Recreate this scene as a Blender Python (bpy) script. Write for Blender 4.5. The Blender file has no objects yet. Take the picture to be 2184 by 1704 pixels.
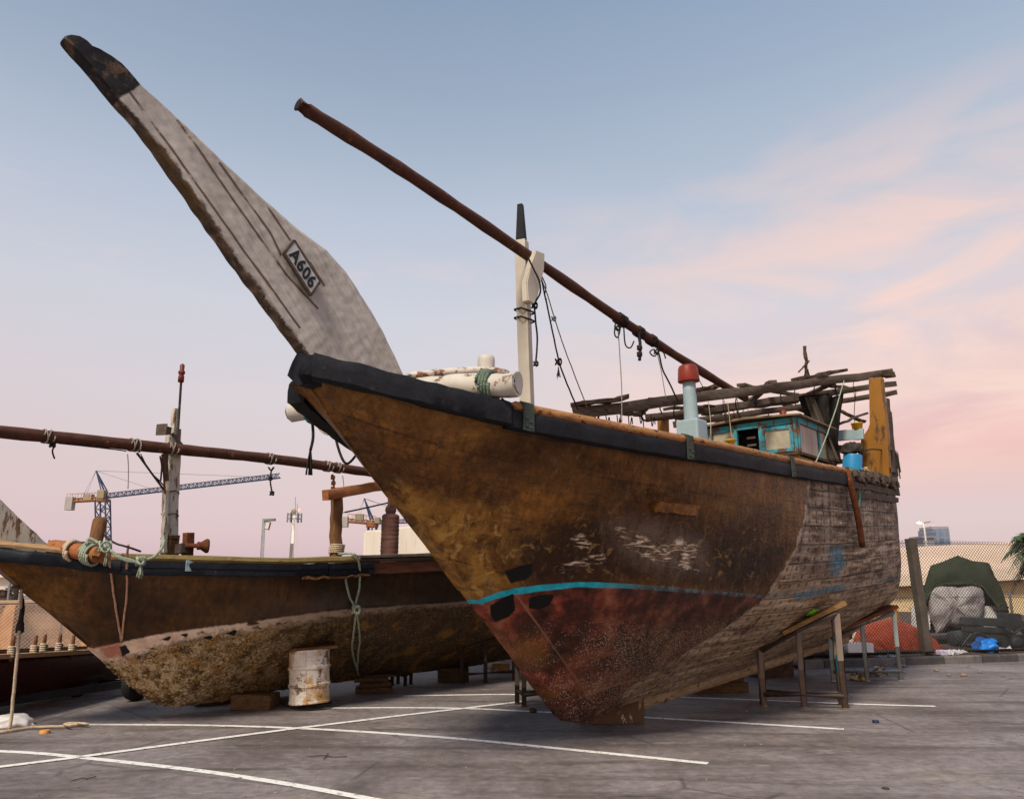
import bpy, bmesh, math, random
import numpy as np
from mathutils import Vector, Matrix, noise as mnoise
random.seed(7)
SC = bpy.context.scene
COL = SC.collection
# ------------------------------------------------------------------ camera numbers
FPX = 1667.0; CH = 1.65
PV = math.atan((1245-852)/FPX); CP, SP = math.cos(PV), math.sin(PV)
def ray(x, y):
    u = x-1092.0; v = y-852.0
    return u, FPX*CP+v*SP, -v*CP+FPX*SP
def proj(X, Y, Z):
    dz = Z-CH; f = Y*CP+dz*SP; up = -Y*SP+dz*CP
    return 1092+FPX*X/f, 852-FPX*up/f
def gnd(x, y, z=0.0):
    a, b, d = ray(x, y); t = (z-CH)/d
    return Vector((a*t, b*t, z))
def at(x, y, Y):
    a, b, d = ray(x, y); t = Y/b
    return Vector((a*t, Y, CH+d*t))
class Frame:
    def __init__(s, ox, oy, az):
        s.ox, s.oy = ox, oy; s.a = math.radians(az); s.c = math.cos(s.a); s.s = math.sin(s.a)
    def w(s, p): return Vector((s.ox+p[0]*s.c-p[1]*s.s, s.oy+p[0]*s.s+p[1]*s.c, p[2]))
    def _l(s, x, y):
        dx, dy, dz = ray(x, y)
        return dx*s.c+dy*s.s, -dx*s.s+dy*s.c, dz, -s.ox*s.c-s.oy*s.s, s.ox*s.s-s.oy*s.c
    def q(s, x, y, b):      # lateral plane y'=b
        la, lb, dz, oa, ob = s._l(x, y); t = (b-ob)/lb
        return Vector((oa+la*t, b, CH+dz*t))
    def r(s, x, y, s0):     # station plane
        la, lb, dz, oa, ob = s._l(x, y); t = (s0-oa)/la
        return Vector((s0, ob+lb*t, CH+dz*t))
B1 = Frame(.54, 9.07, 49); B2 = Frame(-4.5146, 10.7045, 49)
# ------------------------------------------------------------------ object helpers
def tag(o, label=None, cat=None, group=None, kind=None):
    if label: o['label'] = label
    if cat: o['category'] = cat
    if group: o['group'] = group
    if kind: o['kind'] = kind
    return o
def thing(name, label, cat, loc=(0, 0, 0), rz=0, group=None):
    o = bpy.data.objects.new(name, None); COL.objects.link(o)
    o.location = loc; o.rotation_euler = (0, 0, rz); o.empty_display_size = .2
    return tag(o, label, cat, group)
def inv(o):
    return (Matrix.Translation(o.location) @ o.rotation_euler.to_matrix().to_4x4()).inverted()
def link(name, me, m, parent=None, smooth=False):
    if m is not None:
        for mm in (m if isinstance(m, (list, tuple)) else [m]): me.materials.append(mm)
    o = bpy.data.objects.new(name, me); COL.objects.link(o)
    if parent: o.parent = parent
    if smooth: me.polygons.foreach_set('use_smooth', [True]*len(me.polygons))
    return o
def part(name, bm, m, parent=None, smooth=False, world=False, wroot=None, label=None, autos=None):
    """link bm as one object; world=True: bm is in world coordinates"""
    if world:
        r = wroot or parent
        if r: bmesh.ops.transform(bm, matrix=inv(r), verts=bm.verts)
    bmesh.ops.recalc_face_normals(bm, faces=bm.faces)
    me = bpy.data.meshes.new(name)
    if autos:
        for f in bm.faces: f.smooth = True
        for e in bm.edges:
            if len(e.link_faces) == 2: e.smooth = e.calc_face_angle() < autos
            else: e.smooth = False
    bm.to_mesh(me); bm.free()
    o = link(name, me, m, parent, smooth)
    if label: o['label'] = label
    return o
def solo(name, bm, m, label, cat, group=None, smooth=False, autos=None, kind=None):
    """a thing that is one mesh; bm in world coordinates, origin moved to its base"""
    c = Vector((0, 0, 0)); n = len(bm.verts); zmin = 1e9
    for v in bm.verts: c += v.co; zmin = min(zmin, v.co.z)
    c /= n; c.z = zmin
    bmesh.ops.translate(bm, vec=-c, verts=bm.verts)
    o = part(name, bm, m, None, smooth, autos=autos); o.location = c
    return tag(o, label, cat, group, kind)
def BM(): return bmesh.new()
def box(bm, c, size, R=None, bevel=0):
    M = Matrix.Translation(c) @ (R.to_4x4() if R else Matrix.Identity(4)) @ Matrix.Diagonal((*size, 1))
    r = bmesh.ops.create_cube(bm, size=1, matrix=M)
    if bevel:
        es = list({e for v in r['verts'] for e in v.link_edges})
        bmesh.ops.bevel(bm, geom=es, offset=bevel, segments=2, profile=.6, affect='EDGES', clamp_overlap=True)
def axes(d, up=(0, 0, 1)):
    d = Vector(d).normalized(); up = Vector(up)
    if abs(d.dot(up)) > .98: up = Vector((0, 1, 0)) if abs(d.y) < .9 else Vector((1, 0, 0))
    sx = d.cross(up).normalized(); uz = sx.cross(d).normalized()
    return d, sx, uz
def bar(bm, p0, p1, w, h, up=(0, 0, 1), bevel=0):
    p0 = Vector(p0); p1 = Vector(p1); d, sx, uz = axes(p1-p0, up)
    R = Matrix((d, sx, uz)).transposed()
    box(bm, (p0+p1)/2, ((p1-p0).length, w, h), R, bevel)
def rough_bar(bm, p0, p1, w, h, rnd=.01, n=8, up=(0, 0, 1), seed=0):
    """weathered timber: swept rectangle with uneven section"""
    p0 = Vector(p0); p1 = Vector(p1); d, sx, uz = axes(p1-p0, up); rg = random.Random(seed)
    rings = []
    for i in range(n+1):
        c = p0.lerp(p1, i/n)+sx*rg.uniform(-rnd, rnd)+uz*rg.uniform(-rnd, rnd)
        q = []
        for a, b in ((-1, -1), (-.8, -1), (.8, -1), (1, -1), (1, 1), (.8, 1), (-.8, 1), (-1, 1)):
            bb = b*(.9 if abs(a) == 1 else 1)
            q.append(bm.verts.new(c+sx*(a*w/2+rg.uniform(-rnd, rnd)*.5)+uz*(bb*h/2+rg.uniform(-rnd, rnd)*.5)))
        rings.append(q)
    k = 8
    for i in range(n):
        for j in range(k):
            bm.faces.new((rings[i][j], rings[i][(j+1) % k], rings[i+1][(j+1) % k], rings[i+1][j]))
    bm.faces.new(rings[0]); bm.faces.new(rings[-1])
def tube(bm, pts, r, seg=8, caps=True, closed=False, rr=None):
    pts = [Vector(p) for p in pts]; n = len(pts); rings = []; prev = None
    for i, p in enumerate(pts):
        if closed: t = pts[(i+1) % n]-pts[i-1]
        else: t = pts[min(i+1, n-1)]-pts[max(i-1, 0)]
        if t.length < 1e-9: t = Vector((0, 0, 1))
        t.normalize()
        if prev is None: _, a, b = axes(t)
        else:
            a = prev-t*prev.dot(t)
            if a.length < 1e-6: _, a, b = axes(t)
            a.normalize(); b = t.cross(a)
        prev = a
        ri = rr[i] if rr else r
        rings.append([bm.verts.new(p+(a*math.cos(2*math.pi*k/seg)+b*math.sin(2*math.pi*k/seg))*ri) for k in range(seg)])
    for i in range(n if closed else n-1):
        A, Bq = rings[i], rings[(i+1) % n]
        for k in range(seg):
            try: bm.faces.new((A[k], A[(k+1) % seg], Bq[(k+1) % seg], Bq[k]))
            except ValueError: pass
    if caps and not closed:
        bm.faces.new(rings[0][::-1]); bm.faces.new(rings[-1])
def smooth_pts(pts, k=4):
    pts = [Vector(p) for p in pts]; out = []
    for i in range(len(pts)-1):
        p0 = pts[max(i-1, 0)]; p1 = pts[i]; p2 = pts[i+1]; p3 = pts[min(i+2, len(pts)-1)]
        for j in range(k):
            t = j/k
            out.append(.5*((2*p1)+(p2-p0)*t+(2*p0-5*p1+4*p2-p3)*t*t+(3*p1-p0-3*p2+p3)*t**3))
    out.append(pts[-1]); return out
def lathe(bm, base, axis, prof, seg=24, cap=True):
    base = Vector(base); d, a, b = axes(axis); rings = []
    for h, r in prof:
        rings.append([bm.verts.new(base+d*h+(a*math.cos(2*math.pi*k/seg)+b*math.sin(2*math.pi*k/seg))*r) for k in range(seg)])
    for i in range(len(rings)-1):
        for k in range(seg):
            bm.faces.new((rings[i][k], rings[i][(k+1) % seg], rings[i+1][(k+1) % seg], rings[i+1][k]))
    if cap:
        bm.faces.new(rings[0][::-1]); bm.faces.new(rings[-1])
def prism(bm, pts, d):
    """polygon pts (3D) extruded by vector d"""
    d = Vector(d); A = [bm.verts.new(Vector(p)) for p in pts]; Bq = [bm.verts.new(Vector(p)+d) for p in pts]; n = len(pts)
    bm.faces.new(A); bm.faces.new(Bq[::-1])
    for i in range(n): bm.faces.new((A[i], A[(i+1) % n], Bq[(i+1) % n], Bq[i]))
def grid_bm(bm, P, closed_v=False):
    V = [[bm.verts.new(Vector(p)) for p in row] for row in P]
    for i in range(len(V)-1):
        m = len(V[0])
        for j in range(m if closed_v else m-1):
            bm.faces.new((V[i][j], V[i+1][j], V[i+1][(j+1) % m], V[i][(j+1) % m]))
    return V
def sweep(bm, path, sect):
    """path: list of (point, outward, up); sect: list of (o,u) offsets or function(i)"""
    rings = []
    for i, (p, o, u) in enumerate(path):
        sc = sect(i) if callable(sect) else sect
        rings.append([bm.verts.new(Vector(p)+Vector(o)*a+Vector(u)*b) for a, b in sc])
    k = len(rings[0])
    for i in range(len(rings)-1):
        for j in range(k):
            bm.faces.new((rings[i][j], rings[i][(j+1) % k], rings[i+1][(j+1) % k], rings[i+1][j]))
    bm.faces.new(rings[0]); bm.faces.new(rings[-1])
def jitter(bm, amt, sc=6.0, seed=0):
    for v in bm.verts:
        n = mnoise.noise_vector(v.co*sc+Vector((seed*3.1, 0, 0)))
        v.co += n*amt
def subdiv(bm, cuts):
    bmesh.ops.subdivide_edges(bm, edges=bm.edges[:], cuts=cuts, use_grid_fill=True)
def lerp_tab(tab, x):
    xs = [t[0] for t in tab]; ys = [t[1] for t in tab]
    return float(np.interp(x, xs, ys))
def sw(px): return CH and px  # unused
def L(r, g, b):
    f = lambda c: (c/255/12.92) if c/255 <= .04045 else ((c/255+.055)/1.055)**2.4
    return (f(r), f(g), f(b), 1)
# ------------------------------------------------------------------ material helpers
class NT:
    def __init__(s, name):
        s.m = bpy.data.materials.new(name); s.m.use_nodes = True; s.t = s.m.node_tree; s.t.nodes.clear()
        s.out = s.n('ShaderNodeOutputMaterial'); s.p = s.n('ShaderNodeBsdfPrincipled'); s.l(s.p.outputs[0], s.out.inputs[0])
        s._c = None
    def n(s, k): return s.t.nodes.new(k)
    def l(s, a, b): s.t.links.new(a, b)
    def put(s, sock, v):
        if isinstance(v, bpy.types.NodeSocket): s.l(v, sock)
        else: sock.default_value = v
    def co(s):
        if not s._c: s._c = s.n('ShaderNodeTexCoord').outputs['Object']
        return s._c
    def mp(s, scale=(1, 1, 1), rot=(0, 0, 0), vec=None, loc=(0, 0, 0)):
        k = s.n('ShaderNodeMapping'); s.l(vec or s.co(), k.inputs[0]); k.inputs['Scale'].default_value = scale
        k.inputs['Rotation'].default_value = rot; k.inputs['Location'].default_value = loc; return k.outputs[0]
    def tx(s, scale=(1, 1, 1), rot=(0, 0, 0), vec=None):
        k = s.n('ShaderNodeMapping'); k.vector_type = 'TEXTURE'; s.l(vec or s.co(), k.inputs[0]); k.inputs['Scale'].default_value = scale; k.inputs['Rotation'].default_value = rot; return k.outputs[0]
    def noise(s, scale=5, detail=5, rough=.55, vec=None, dist=0):
        k = s.n('ShaderNodeTexNoise'); s.l(vec or s.co(), k.inputs['Vector'])
        k.inputs['Scale'].default_value = scale; k.inputs['Detail'].default_value = detail
        k.inputs['Roughness'].default_value = rough; k.inputs['Distortion'].default_value = dist; return k.outputs[0]
    def vor(s, scale=20, vec=None, feat='F1', out='Distance', rnd=1):
        k = s.n('ShaderNodeTexVoronoi'); k.feature = feat; s.l(vec or s.co(), k.inputs['Vector'])
        k.inputs['Scale'].default_value = scale; k.inputs['Randomness'].default_value = rnd; return k.outputs[out]
    def wave(s, scale, vec=None, dist=0, axis='X', detail=2, ds=1):
        k = s.n('ShaderNodeTexWave'); k.bands_direction = axis; s.l(vec or s.co(), k.inputs['Vector'])
        k.inputs['Scale'].default_value = scale; k.inputs['Distortion'].default_value = dist; k.inputs['Detail'].default_value = detail
        k.inputs['Detail Scale'].default_value = ds; return k.outputs['Fac']
    def ramp(s, fac, stops, interp='LINEAR'):
        k = s.n('ShaderNodeValToRGB'); s.l(fac, k.inputs[0]); e = k.color_ramp; e.interpolation = interp
        while len(e.elements) < len(stops): e.elements.new(.5)
        for el, (p, c) in zip(e.elements, stops):
            el.position = p; el.color = c if not isinstance(c, (int, float)) else (c, c, c, 1)
        return k.outputs[0]
    def mix(s, fac, a, b, mode='MIX'):
        k = s.n('ShaderNodeMixRGB'); k.blend_type = mode
        s.put(k.inputs[0], fac); s.put(k.inputs[1], a); s.put(k.inputs[2], b); return k.outputs[0]
    def math(s, op, a, b=0.0, c=None, clamp=False):
        k = s.n('ShaderNodeMath'); k.operation = op; k.use_clamp = clamp
        s.put(k.inputs[0], a); s.put(k.inputs[1], b)
        if c is not None: s.put(k.inputs[2], c)
        return k.outputs[0]
    def step(s, v, lo, hi):
        k = s.n('ShaderNodeMapRange'); k.clamp = True; s.put(k.inputs[0], v)
        k.inputs[1].default_value = lo; k.inputs[2].default_value = hi; return k.outputs[0]
    def attr(s, name):
        k = s.n('ShaderNodeAttribute'); k.attribute_name = name; return k.outputs['Fac']
    def sep(s, vec=None):
        k = s.n('ShaderNodeSeparateXYZ'); s.l(vec or s.co(), k.inputs[0]); return k.outputs
    def comb(s, x=0., y=0., z=0.):
        k = s.n('ShaderNodeCombineXYZ')
        for i, v in enumerate((x, y, z)): s.put(k.inputs[i], v)
        return k.outputs[0]
    def fin(s, col, rough=.7, h=None, strength=.4, dist=.02, spec=.3, metal=0):
        s.put(s.p.inputs['Base Color'], col); s.put(s.p.inputs['Roughness'], rough)
        s.p.inputs['Specular IOR Level'].default_value = spec; s.p.inputs['Metallic'].default_value = metal
        if h is not None:
            k = s.n('ShaderNodeBump'); k.inputs['Strength'].default_value = strength; k.inputs['Distance'].default_value = dist
            s.l(h, k.inputs['Height']); s.l(k.outputs[0], s.p.inputs['Normal'])
        return s.m
def C(r, g, b): return (r, g, b, 1)
def simple(name, a, b, scale=6, rough=.7, bump=.3, dist=.01, spots=None, spec=.3, stretch=(1, 1, 1), metal=0, detail=6, sp=(.58, .66), sps=None, fine=None):
    t = NT(name); v = t.mp(stretch); n = t.noise(scale, detail, .6, v)
    col = t.ramp(n, [(.3, a), (.7, b)])
    h = n
    if fine:
        f = t.noise(fine, 4, .6, v); col = t.mix(.35, col, t.ramp(f, [(.3, a), (.7, b)])); h = t.math('ADD', n, t.math('MULTIPLY', f, .5))
    if spots:
        k = t.noise(sps or scale*1.7, 8, .68, t.mp(stretch, loc=(3.7, 1.2, 8.3))); f = t.step(k, *sp)
        col = t.mix(f, col, spots); h = t.math('SUBTRACT', h, t.math('MULTIPLY', f, .3))
    return t.fin(col, rough, h if bump else None, bump, dist, spec, metal)
def wood(name, a, b, grain=(1, 14, 14), crack=C(.02, .015, .01), rough=.85, scale=3, bump=.5, spots=None, sp=(.56, .64), amt=.8):
    t = NT(name); v = t.mp(grain); n = t.noise(scale, 8, .65, v, .4); col = t.ramp(n, [(.28, a), (.72, b)])
    big = t.noise(1.7, 4, .6); col = t.mix(t.step(big, .4, .7), col, t.mix(.35, col, a))
    k = t.noise(scale*2.2, 5, .7, v, .2); f = t.step(k, .62, .68); col = t.mix(t.math('MULTIPLY', f, amt), col, crack)
    h = t.math('SUBTRACT', n, t.math('MULTIPLY', f, .6))
    if spots:
        s2 = t.step(t.noise(5, 8, .68, t.mp((1, 2, 2), loc=(5, 2, 1))), *sp); col = t.mix(s2, col, spots)
    return t.fin(col, rough, h, bump, .012, .25)
def rope_mat(name, a, b):
    t = NT(name); n = t.noise(28, 4, .6); w = t.wave(38, t.mp((1, 1, 1), (.6, .5, .3)), 1.2, 'DIAGONAL')
    col = t.ramp(t.math('MULTIPLY', n, t.math('ADD', t.math('MULTIPLY', w, .5), .75)), [(.25, a), (.6, b)])
    return t.fin(col, .9, w, .6, .01, .1)
# ================================================================== MATERIALS
def m_asphalt():
    t = NT('asphalt')
    f = t.noise(120, 3, .7); m = t.noise(9, 7, .7); b = t.noise(.55, 6, .62, t.mp((1, 1, 1), loc=(2.3, 1.1, 0)), .6)
    streak = t.noise(1.3, 6, .65, t.mp((.22, 1.6, 1), (0, 0, .28)), .5)
    col = t.ramp(b, [(.3, C(.122, .099, .093)), (.5, C(.195, .167, .166)), (.68, C(.275, .243, .248))])
    col = t.mix(t.math('MULTIPLY', t.step(streak, .47, .64), .68), col, C(.068, .052, .044))
    col = t.mix(t.math('MULTIPLY', t.step(t.noise(.9, 5, .7, t.mp(loc=(9, 4, 0))), .56, .7), .5), col, C(.30, .25, .21))
    col = t.mix(.36, col, t.ramp(m, [(.36, .16), (.64, .86)]), 'OVERLAY')
    col = t.mix(.45, col, t.ramp(f, [(.34, .1), (.66, .92)]), 'OVERLAY')
    chips = t.step(t.vor(2.6), .045, .02); col = t.mix(t.math('MULTIPLY', chips, .55), col, C(.4, .36, .32))
    dk = t.step(t.vor(1.9, t.mp(loc=(.7, 3, 1))), .05, .02); col = t.mix(t.math('MULTIPLY', dk, .8), col, C(.02, .017, .015))
    cr = t.step(t.vor(.42, t.mp((1, 1, 1), loc=(3.3, 1.7, 0)), 'DISTANCE_TO_EDGE'), .012, .003)
    cm = t.step(t.noise(.6, 4, .6, t.mp(loc=(1, 8, 0))), .46, .56)
    col = t.mix(t.math('MULTIPLY', t.math('MULTIPLY', cr, cm), .5), col, C(.035, .028, .024))
    oil = t.step(t.noise(.75, 6, .68, t.mp((1, 1, 1), loc=(14, 3, 0)), .4), .60, .66); col = t.mix(t.math('MULTIPLY', oil, .4), col, C(.055, .043, .036))
    wp = t.step(t.noise(3.4, 7, .72, t.mp((.6, 1.3, 1), (0, 0, .3), loc=(4, 14, 0))), .60, .66); col = t.mix(t.math('MULTIPLY', wp, .45), col, C(.40, .36, .345))
    h = t.math('ADD', t.math('MULTIPLY', m, .5), t.math('MULTIPLY', f, .35))
    return t.fin(col, t.ramp(b, [(.3, .62), (.7, .85)]), h, .5, .012, .35)
def m_line():
    t = NT('road_paint'); n = t.noise(11, 8, .75); w = t.step(n, .36, .46)
    col = t.mix(w, C(.2, .18, .17), t.ramp(t.noise(40, 4), [(.3, C(.74, .72, .69)), (.7, C(.90, .89, .87))]))
    return t.fin(col, .7, n, .3, .004)
def hull_wood(t, dark=1.0, seams=True):
    """varnished sheathing over planks: broad smooth tones, soft vertical streaks, ghost seams"""
    k = dark
    s1 = t.noise(.7, 4, .5, t.mp((.8, 1, 1.3), (0, .12, 0)), .4)
    st = t.noise(4.6, 7, .62, t.mp((2.4, 2.4, .30), (0, -.12, 0)), .25)
    pk = t.noise(1.6, 5, .6, t.mp((.3, 1, 2.6), (0, .05, 0)))
    fi = t.noise(24, 5, .65, t.mp((1, 1, .35), (0, -.4, 0)))
    col = t.ramp(s1, [(.34, C(.060*k, .024*k, .004*k)), (.46, C(.105*k, .043*k, .0075*k)), (.55, C(.160*k, .068*k, .012*k)), (.66, C(.235*k, .112*k, .025*k))])
    if seams:
        us0, vg0 = t.attr('us'), t.attr('vg'); wob = t.math('MULTIPLY', t.math('SUBTRACT', t.noise(2.2, 4, .6), .5), .14)
        bk = t.n('ShaderNodeTexBrick'); t.l(t.comb(t.math('ADD', us0, wob), t.math('ADD', vg0, wob), 0.), bk.inputs['Vector']); bk.inputs['Scale'].default_value = 1; bk.inputs['Brick Width'].default_value = .92; bk.inputs['Row Height'].default_value = .62
        bk.inputs['Mortar Size'].default_value = .006; bk.inputs['Color1'].default_value = C(.33, .33, .33); bk.inputs['Color2'].default_value = C(.68, .68, .68); bk.inputs['Mortar'].default_value = C(.22, .22, .22); bk.offset = .37
        col = t.mix(.55, col, bk.outputs[0], 'OVERLAY')
        sm = t.step(t.noise(1.5, 6, .66, t.mp((1, 1, .7), (0, 0, 0), loc=(6, 6, 3)), 1.4), .535, .55); col = t.mix(t.math('MULTIPLY', sm, .35), col, C(.055, .024, .007))
    col = t.mix(.60, col, t.ramp(st, [(.34, .16), (.68, .90)]), 'OVERLAY')
    col = t.mix(.5, col, t.ramp(pk, [(.34, .15), (.66, .85)]), 'OVERLAY')
    col = t.mix(.38, col, t.ramp(fi, [(.32, .15), (.70, .9)]), 'OVERLAY')
    if seams:
        vg = t.math('ADD', t.attr('vg'), t.math('MULTIPLY', t.math('SUBTRACT', pk, .5), .10))
        ln = t.step(t.math('ABSOLUTE', t.math('SUBTRACT', t.math('FRACT', t.math('MULTIPLY', vg, 1/.29)), .5)), .06, .015)
        br = t.step(t.noise(1.5, 5, .65, t.mp((1, 1, 1.6), loc=(5, 5, 1))), .44, .55)
        col = t.mix(t.math('MULTIPLY', t.math('MULTIPLY', ln, br), .7), col, C(.03, .016, .009))
        us = t.step(t.math('ABSOLUTE', t.math('SUBTRACT', t.math('FRACT', t.math('MULTIPLY', t.math('ADD', t.attr('us'), t.math('MULTIPLY', pk, .2)), 1/1.15)), .5)), .025, .006)
        col = t.mix(t.math('MULTIPLY', t.math('MULTIPLY', us, br), .35), col, C(.03, .016, .009))
    return col, s1, st, pk
def m_hull1():
    t = NT('varnished_hull')
    col, s1, st, pk = hull_wood(t, 1.18)
    e1 = t.noise(4.5, 7, .68); e2 = t.noise(11, 6, .65)
    en = t.math('SUBTRACT', t.math('ADD', t.math('MULTIPLY', e1, .6), t.math('MULTIPLY', e2, .4)), .5)
    up = t.step(t.noise(1.1, 5, .6, t.mp((.35, 1, 1.8), loc=(3, 1, 6))), .40, .62)
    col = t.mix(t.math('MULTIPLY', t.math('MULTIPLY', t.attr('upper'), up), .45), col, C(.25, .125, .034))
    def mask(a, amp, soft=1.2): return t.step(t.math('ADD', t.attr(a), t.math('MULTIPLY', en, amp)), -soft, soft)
    # mahogany dark blotches
    bl = t.step(t.noise(.8, 7, .66, t.mp((1, 1, 1.2), loc=(1.3, 0, 4.2)), .7), .50, .58)
    col = t.mix(t.math('MULTIPLY', bl, .38), col, C(.055, .020, .013))
    dz = t.math('MULTIPLY', mask('stain_shade', 150, 26), t.step(st, .26, .46)); col = t.mix(t.math('MULTIPLY', dz, .86), col, C(.026, .0115, .0055))  # shade low on the mid hull, painted into the colour
    gz = t.math('MULTIPLY', mask('golden_sheen', 130, 26), t.step(t.noise(2.4, 7, .68, t.mp((1.6, 1.6, .6), (0, -.5, 0), loc=(1, 1, 9)), .8), .45, .60)); col = t.mix(t.math('MULTIPLY', gz, .80), col, C(.46, .25, .05))  # varnish highlights at the bow, painted in gold
    gold = t.step(t.noise(1.9, 8, .7, t.mp((1.6, 1.6, .8), (0, .5, 0), loc=(4.3, 2, 0)), 1.2), .54, .66)
    col = t.mix(t.math('MULTIPLY', gold, .16), col, C(.42, .24, .075))
    # chalky faded band under the rail, drips
    dr = t.noise(7, 7, .7, t.mp((2.2, 2.2, .16), loc=(1, 5, 2)))
    col = t.mix(t.math('MULTIPLY', t.step(dr, .56, .72), .35), col, C(.36, .25, .16))
    lon = t.step(t.noise(3.0, 5, .6, t.mp((.16, 1, 2.4), loc=(6, 1, 3))), .66, .72)
    col = t.mix(t.math('MULTIPLY', lon, .7), col, C(.03, .016, .01))
    gm = t.step(t.noise(5.5, 5, .6, t.mp((1, 1, 1.5), loc=(2, 7, 2)), .9), .60, .65); gmask = t.math('MAXIMUM', t.math('MULTIPLY', mask('golden_sheen', 130, 26), .85), t.math('MULTIPLY', mask('stain_shade', 150, 26), .45))
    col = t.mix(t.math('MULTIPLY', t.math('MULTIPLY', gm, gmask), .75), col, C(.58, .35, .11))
    # torn covering
    smr = mask('smear', 90, 22); col = t.mix(t.math('MULTIPLY', smr, t.math('ADD', .25, t.math('MULTIPLY', t.step(st, .38, .58), .45))), col, C(.20, .145, .105))
    sc = mask('scrape', 60, 4); sf = t.noise(6, 5, .6, t.mp((.8, 1, 4.2), (0, .75, 0)), 1.0)
    col = t.mix(t.math('MULTIPLY', sc, t.step(sf, .45, .55)), col, t.ramp(sf, [(.48, C(.20, .13, .08)), (.56, C(.62, .47, .32)), (.64, C(.92, .80, .64))]))
    # red bottom paint
    red = mask('red', 8, 1.5); sp = t.noise(3, 7, .65, t.mp(loc=(3, 9, 1)))
    rc = t.ramp(sp, [(.34, C(.028, .012, .009)), (.46, C(.085, .023, .016)), (.56, C(.25, .052, .032)), (.68, C(.36, .14, .075))])
    rc = t.mix(.5, rc, t.ramp(st, [(.3, .2), (.7, .8)]), 'OVERLAY')
    rc = t.mix(t.math('MULTIPLY', t.math('SUBTRACT', 1.0, t.attr('rednose')), .78), rc, t.ramp(sp, [(.34, C(.020, .010, .008)), (.5, C(.065, .030, .020)), (.66, C(.16, .085, .05))]))
    oc = t.step(t.noise(1.3, 5, .6, t.mp(loc=(0, 7, 7))), .50, .62); rc = t.mix(t.math('MULTIPLY', oc, t.math('MULTIPLY', t.attr('nose'), .75)), rc, C(.27, .13, .03))
    col = t.mix(red, col, rc)
    low = t.attr('barn')
    v = t.vor(30); wsp = t.math('MULTIPLY', t.math('MAXIMUM', t.step(v, .26, .14), t.step(t.vor(58, t.mp(loc=(3, 1, 2))), .30, .18)), t.step(t.noise(4, 6, .7, t.mp(loc=(2, 2, 8))), .42, .52))
    col = t.mix(t.math('MULTIPLY', t.math('MULTIPLY', wsp, low), .85), col, C(.85, .68, .52))
    crust = t.step(t.noise(34, 5, .72), .47, .60)
    col = t.mix(t.math('MULTIPLY', t.math('MULTIPLY', crust, t.attr('crust')), .85), col, C(.36, .25, .14))
    edge = t.step(t.math('ADD', t.attr('ridge'), t.math('MULTIPLY', en, 5)), -1.0, 1.0)
    col = t.mix(t.math('MULTIPLY', edge, .6), col, C(.36, .2, .13))
    # bare planks aft
    us, vg = t.attr('us'), t.attr('vg')
    br = t.n('ShaderNodeTexBrick'); t.l(t.comb(us, t.math('ADD', vg, t.math('MULTIPLY', en, .05)), 0.), br.inputs['Vector'])
    br.inputs['Scale'].default_value = 1; br.inputs['Brick Width'].default_value = 2.7; br.inputs['Row Height'].default_value = .24
    br.inputs['Mortar Size'].default_value = .007; br.inputs['Mortar Smooth'].default_value = .5
    br.inputs['Color1'].default_value = (.3, .3, .3, 1); br.inputs['Color2'].default_value = (.75, .75, .75, 1); br.inputs['Mortar'].default_value = (0, 0, 0, 1)
    seam = br.outputs['Fac']; bc = br.outputs['Color']
    wv = t.comb(t.math('MULTIPLY', us, .5), t.math('MULTIPLY', vg, 6.), 0.)
    wn = t.noise(1.9, 8, .68, wv); wn2 = t.noise(5, 8, .72, t.comb(t.math('MULTIPLY', us, 4.2), t.math('MULTIPLY', vg, 1.15), 4.))
    hi = t.ramp(wn, [(.36, C(.032, .020, .013)), (.48, C(.15, .098, .064)), (.60, C(.46, .35, .25))])
    lo = t.ramp(wn, [(.34, C(.13, .08, .04)), (.5, C(.32, .225, .135)), (.66, C(.60, .48, .34))])
    pc = t.mix(t.attr('plow'), hi, lo)
    pc = t.mix(.45, pc, bc, 'OVERLAY'); pc = t.mix(t.math('MULTIPLY', t.step(t.noise(1.7, 6, .66, t.mp(loc=(8, 2, 2))), .47, .60), .5), pc, C(.40, .32, .25))
    pc = t.mix(t.math('MULTIPLY', t.math('MULTIPLY', t.step(t.noise(3.2, 7, .68, t.comb(t.math('MULTIPLY', us, 2.2), t.math('MULTIPLY', vg, .55), 9.)), .48, .60), t.attr('ptop')), .62), pc, C(.022, .016, .014))
    pc = t.mix(t.math('MULTIPLY', t.step(wn2, .59, .64), .45), pc, C(.56, .46, .37))
    pc = t.mix(t.math('MULTIPLY', t.step(t.noise(1.6, 6, .7, t.mp(loc=(7, 7, 2))), .58, .64), .7), pc, C(.02, .017, .018))
    pc = t.mix(t.math('MULTIPLY', t.step(t.noise(1.4, 6, .7, t.mp(loc=(1, 3, 5))), .57, .66), .6), pc, C(.15, .06, .04))
    # nail holes
    fs = t.math('SUBTRACT', t.math('FRACT', t.math('MULTIPLY', us, 1/.27)), .5); fg = t.math('SUBTRACT', t.math('FRACT', t.math('MULTIPLY', vg, 1/.12)), .5)
    jx = t.math('MULTIPLY', t.math('SUBTRACT', e2, .5), .25)
    d = t.math('SQRT', t.math('ADD', t.math('POWER', t.math('MULTIPLY', t.math('ADD', fs, jx), .27), 2.), t.math('POWER', t.math('MULTIPLY', t.math('ADD', fg, jx), .12), 2.)))
    hole = t.math('MULTIPLY', t.step(d, .034, .018), t.step(e1, .34, .40))
    pc = t.mix(t.math('MULTIPLY', hole, .68), pc, C(.045, .024, .015))
    pc = t.mix(t.math('MULTIPLY', seam, t.math('ADD', .45, t.math('MULTIPLY', t.step(e1, .42, .58), .5))), pc, C(.012, .009, .008))
    plank = mask('plank', 40, 3)
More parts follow.
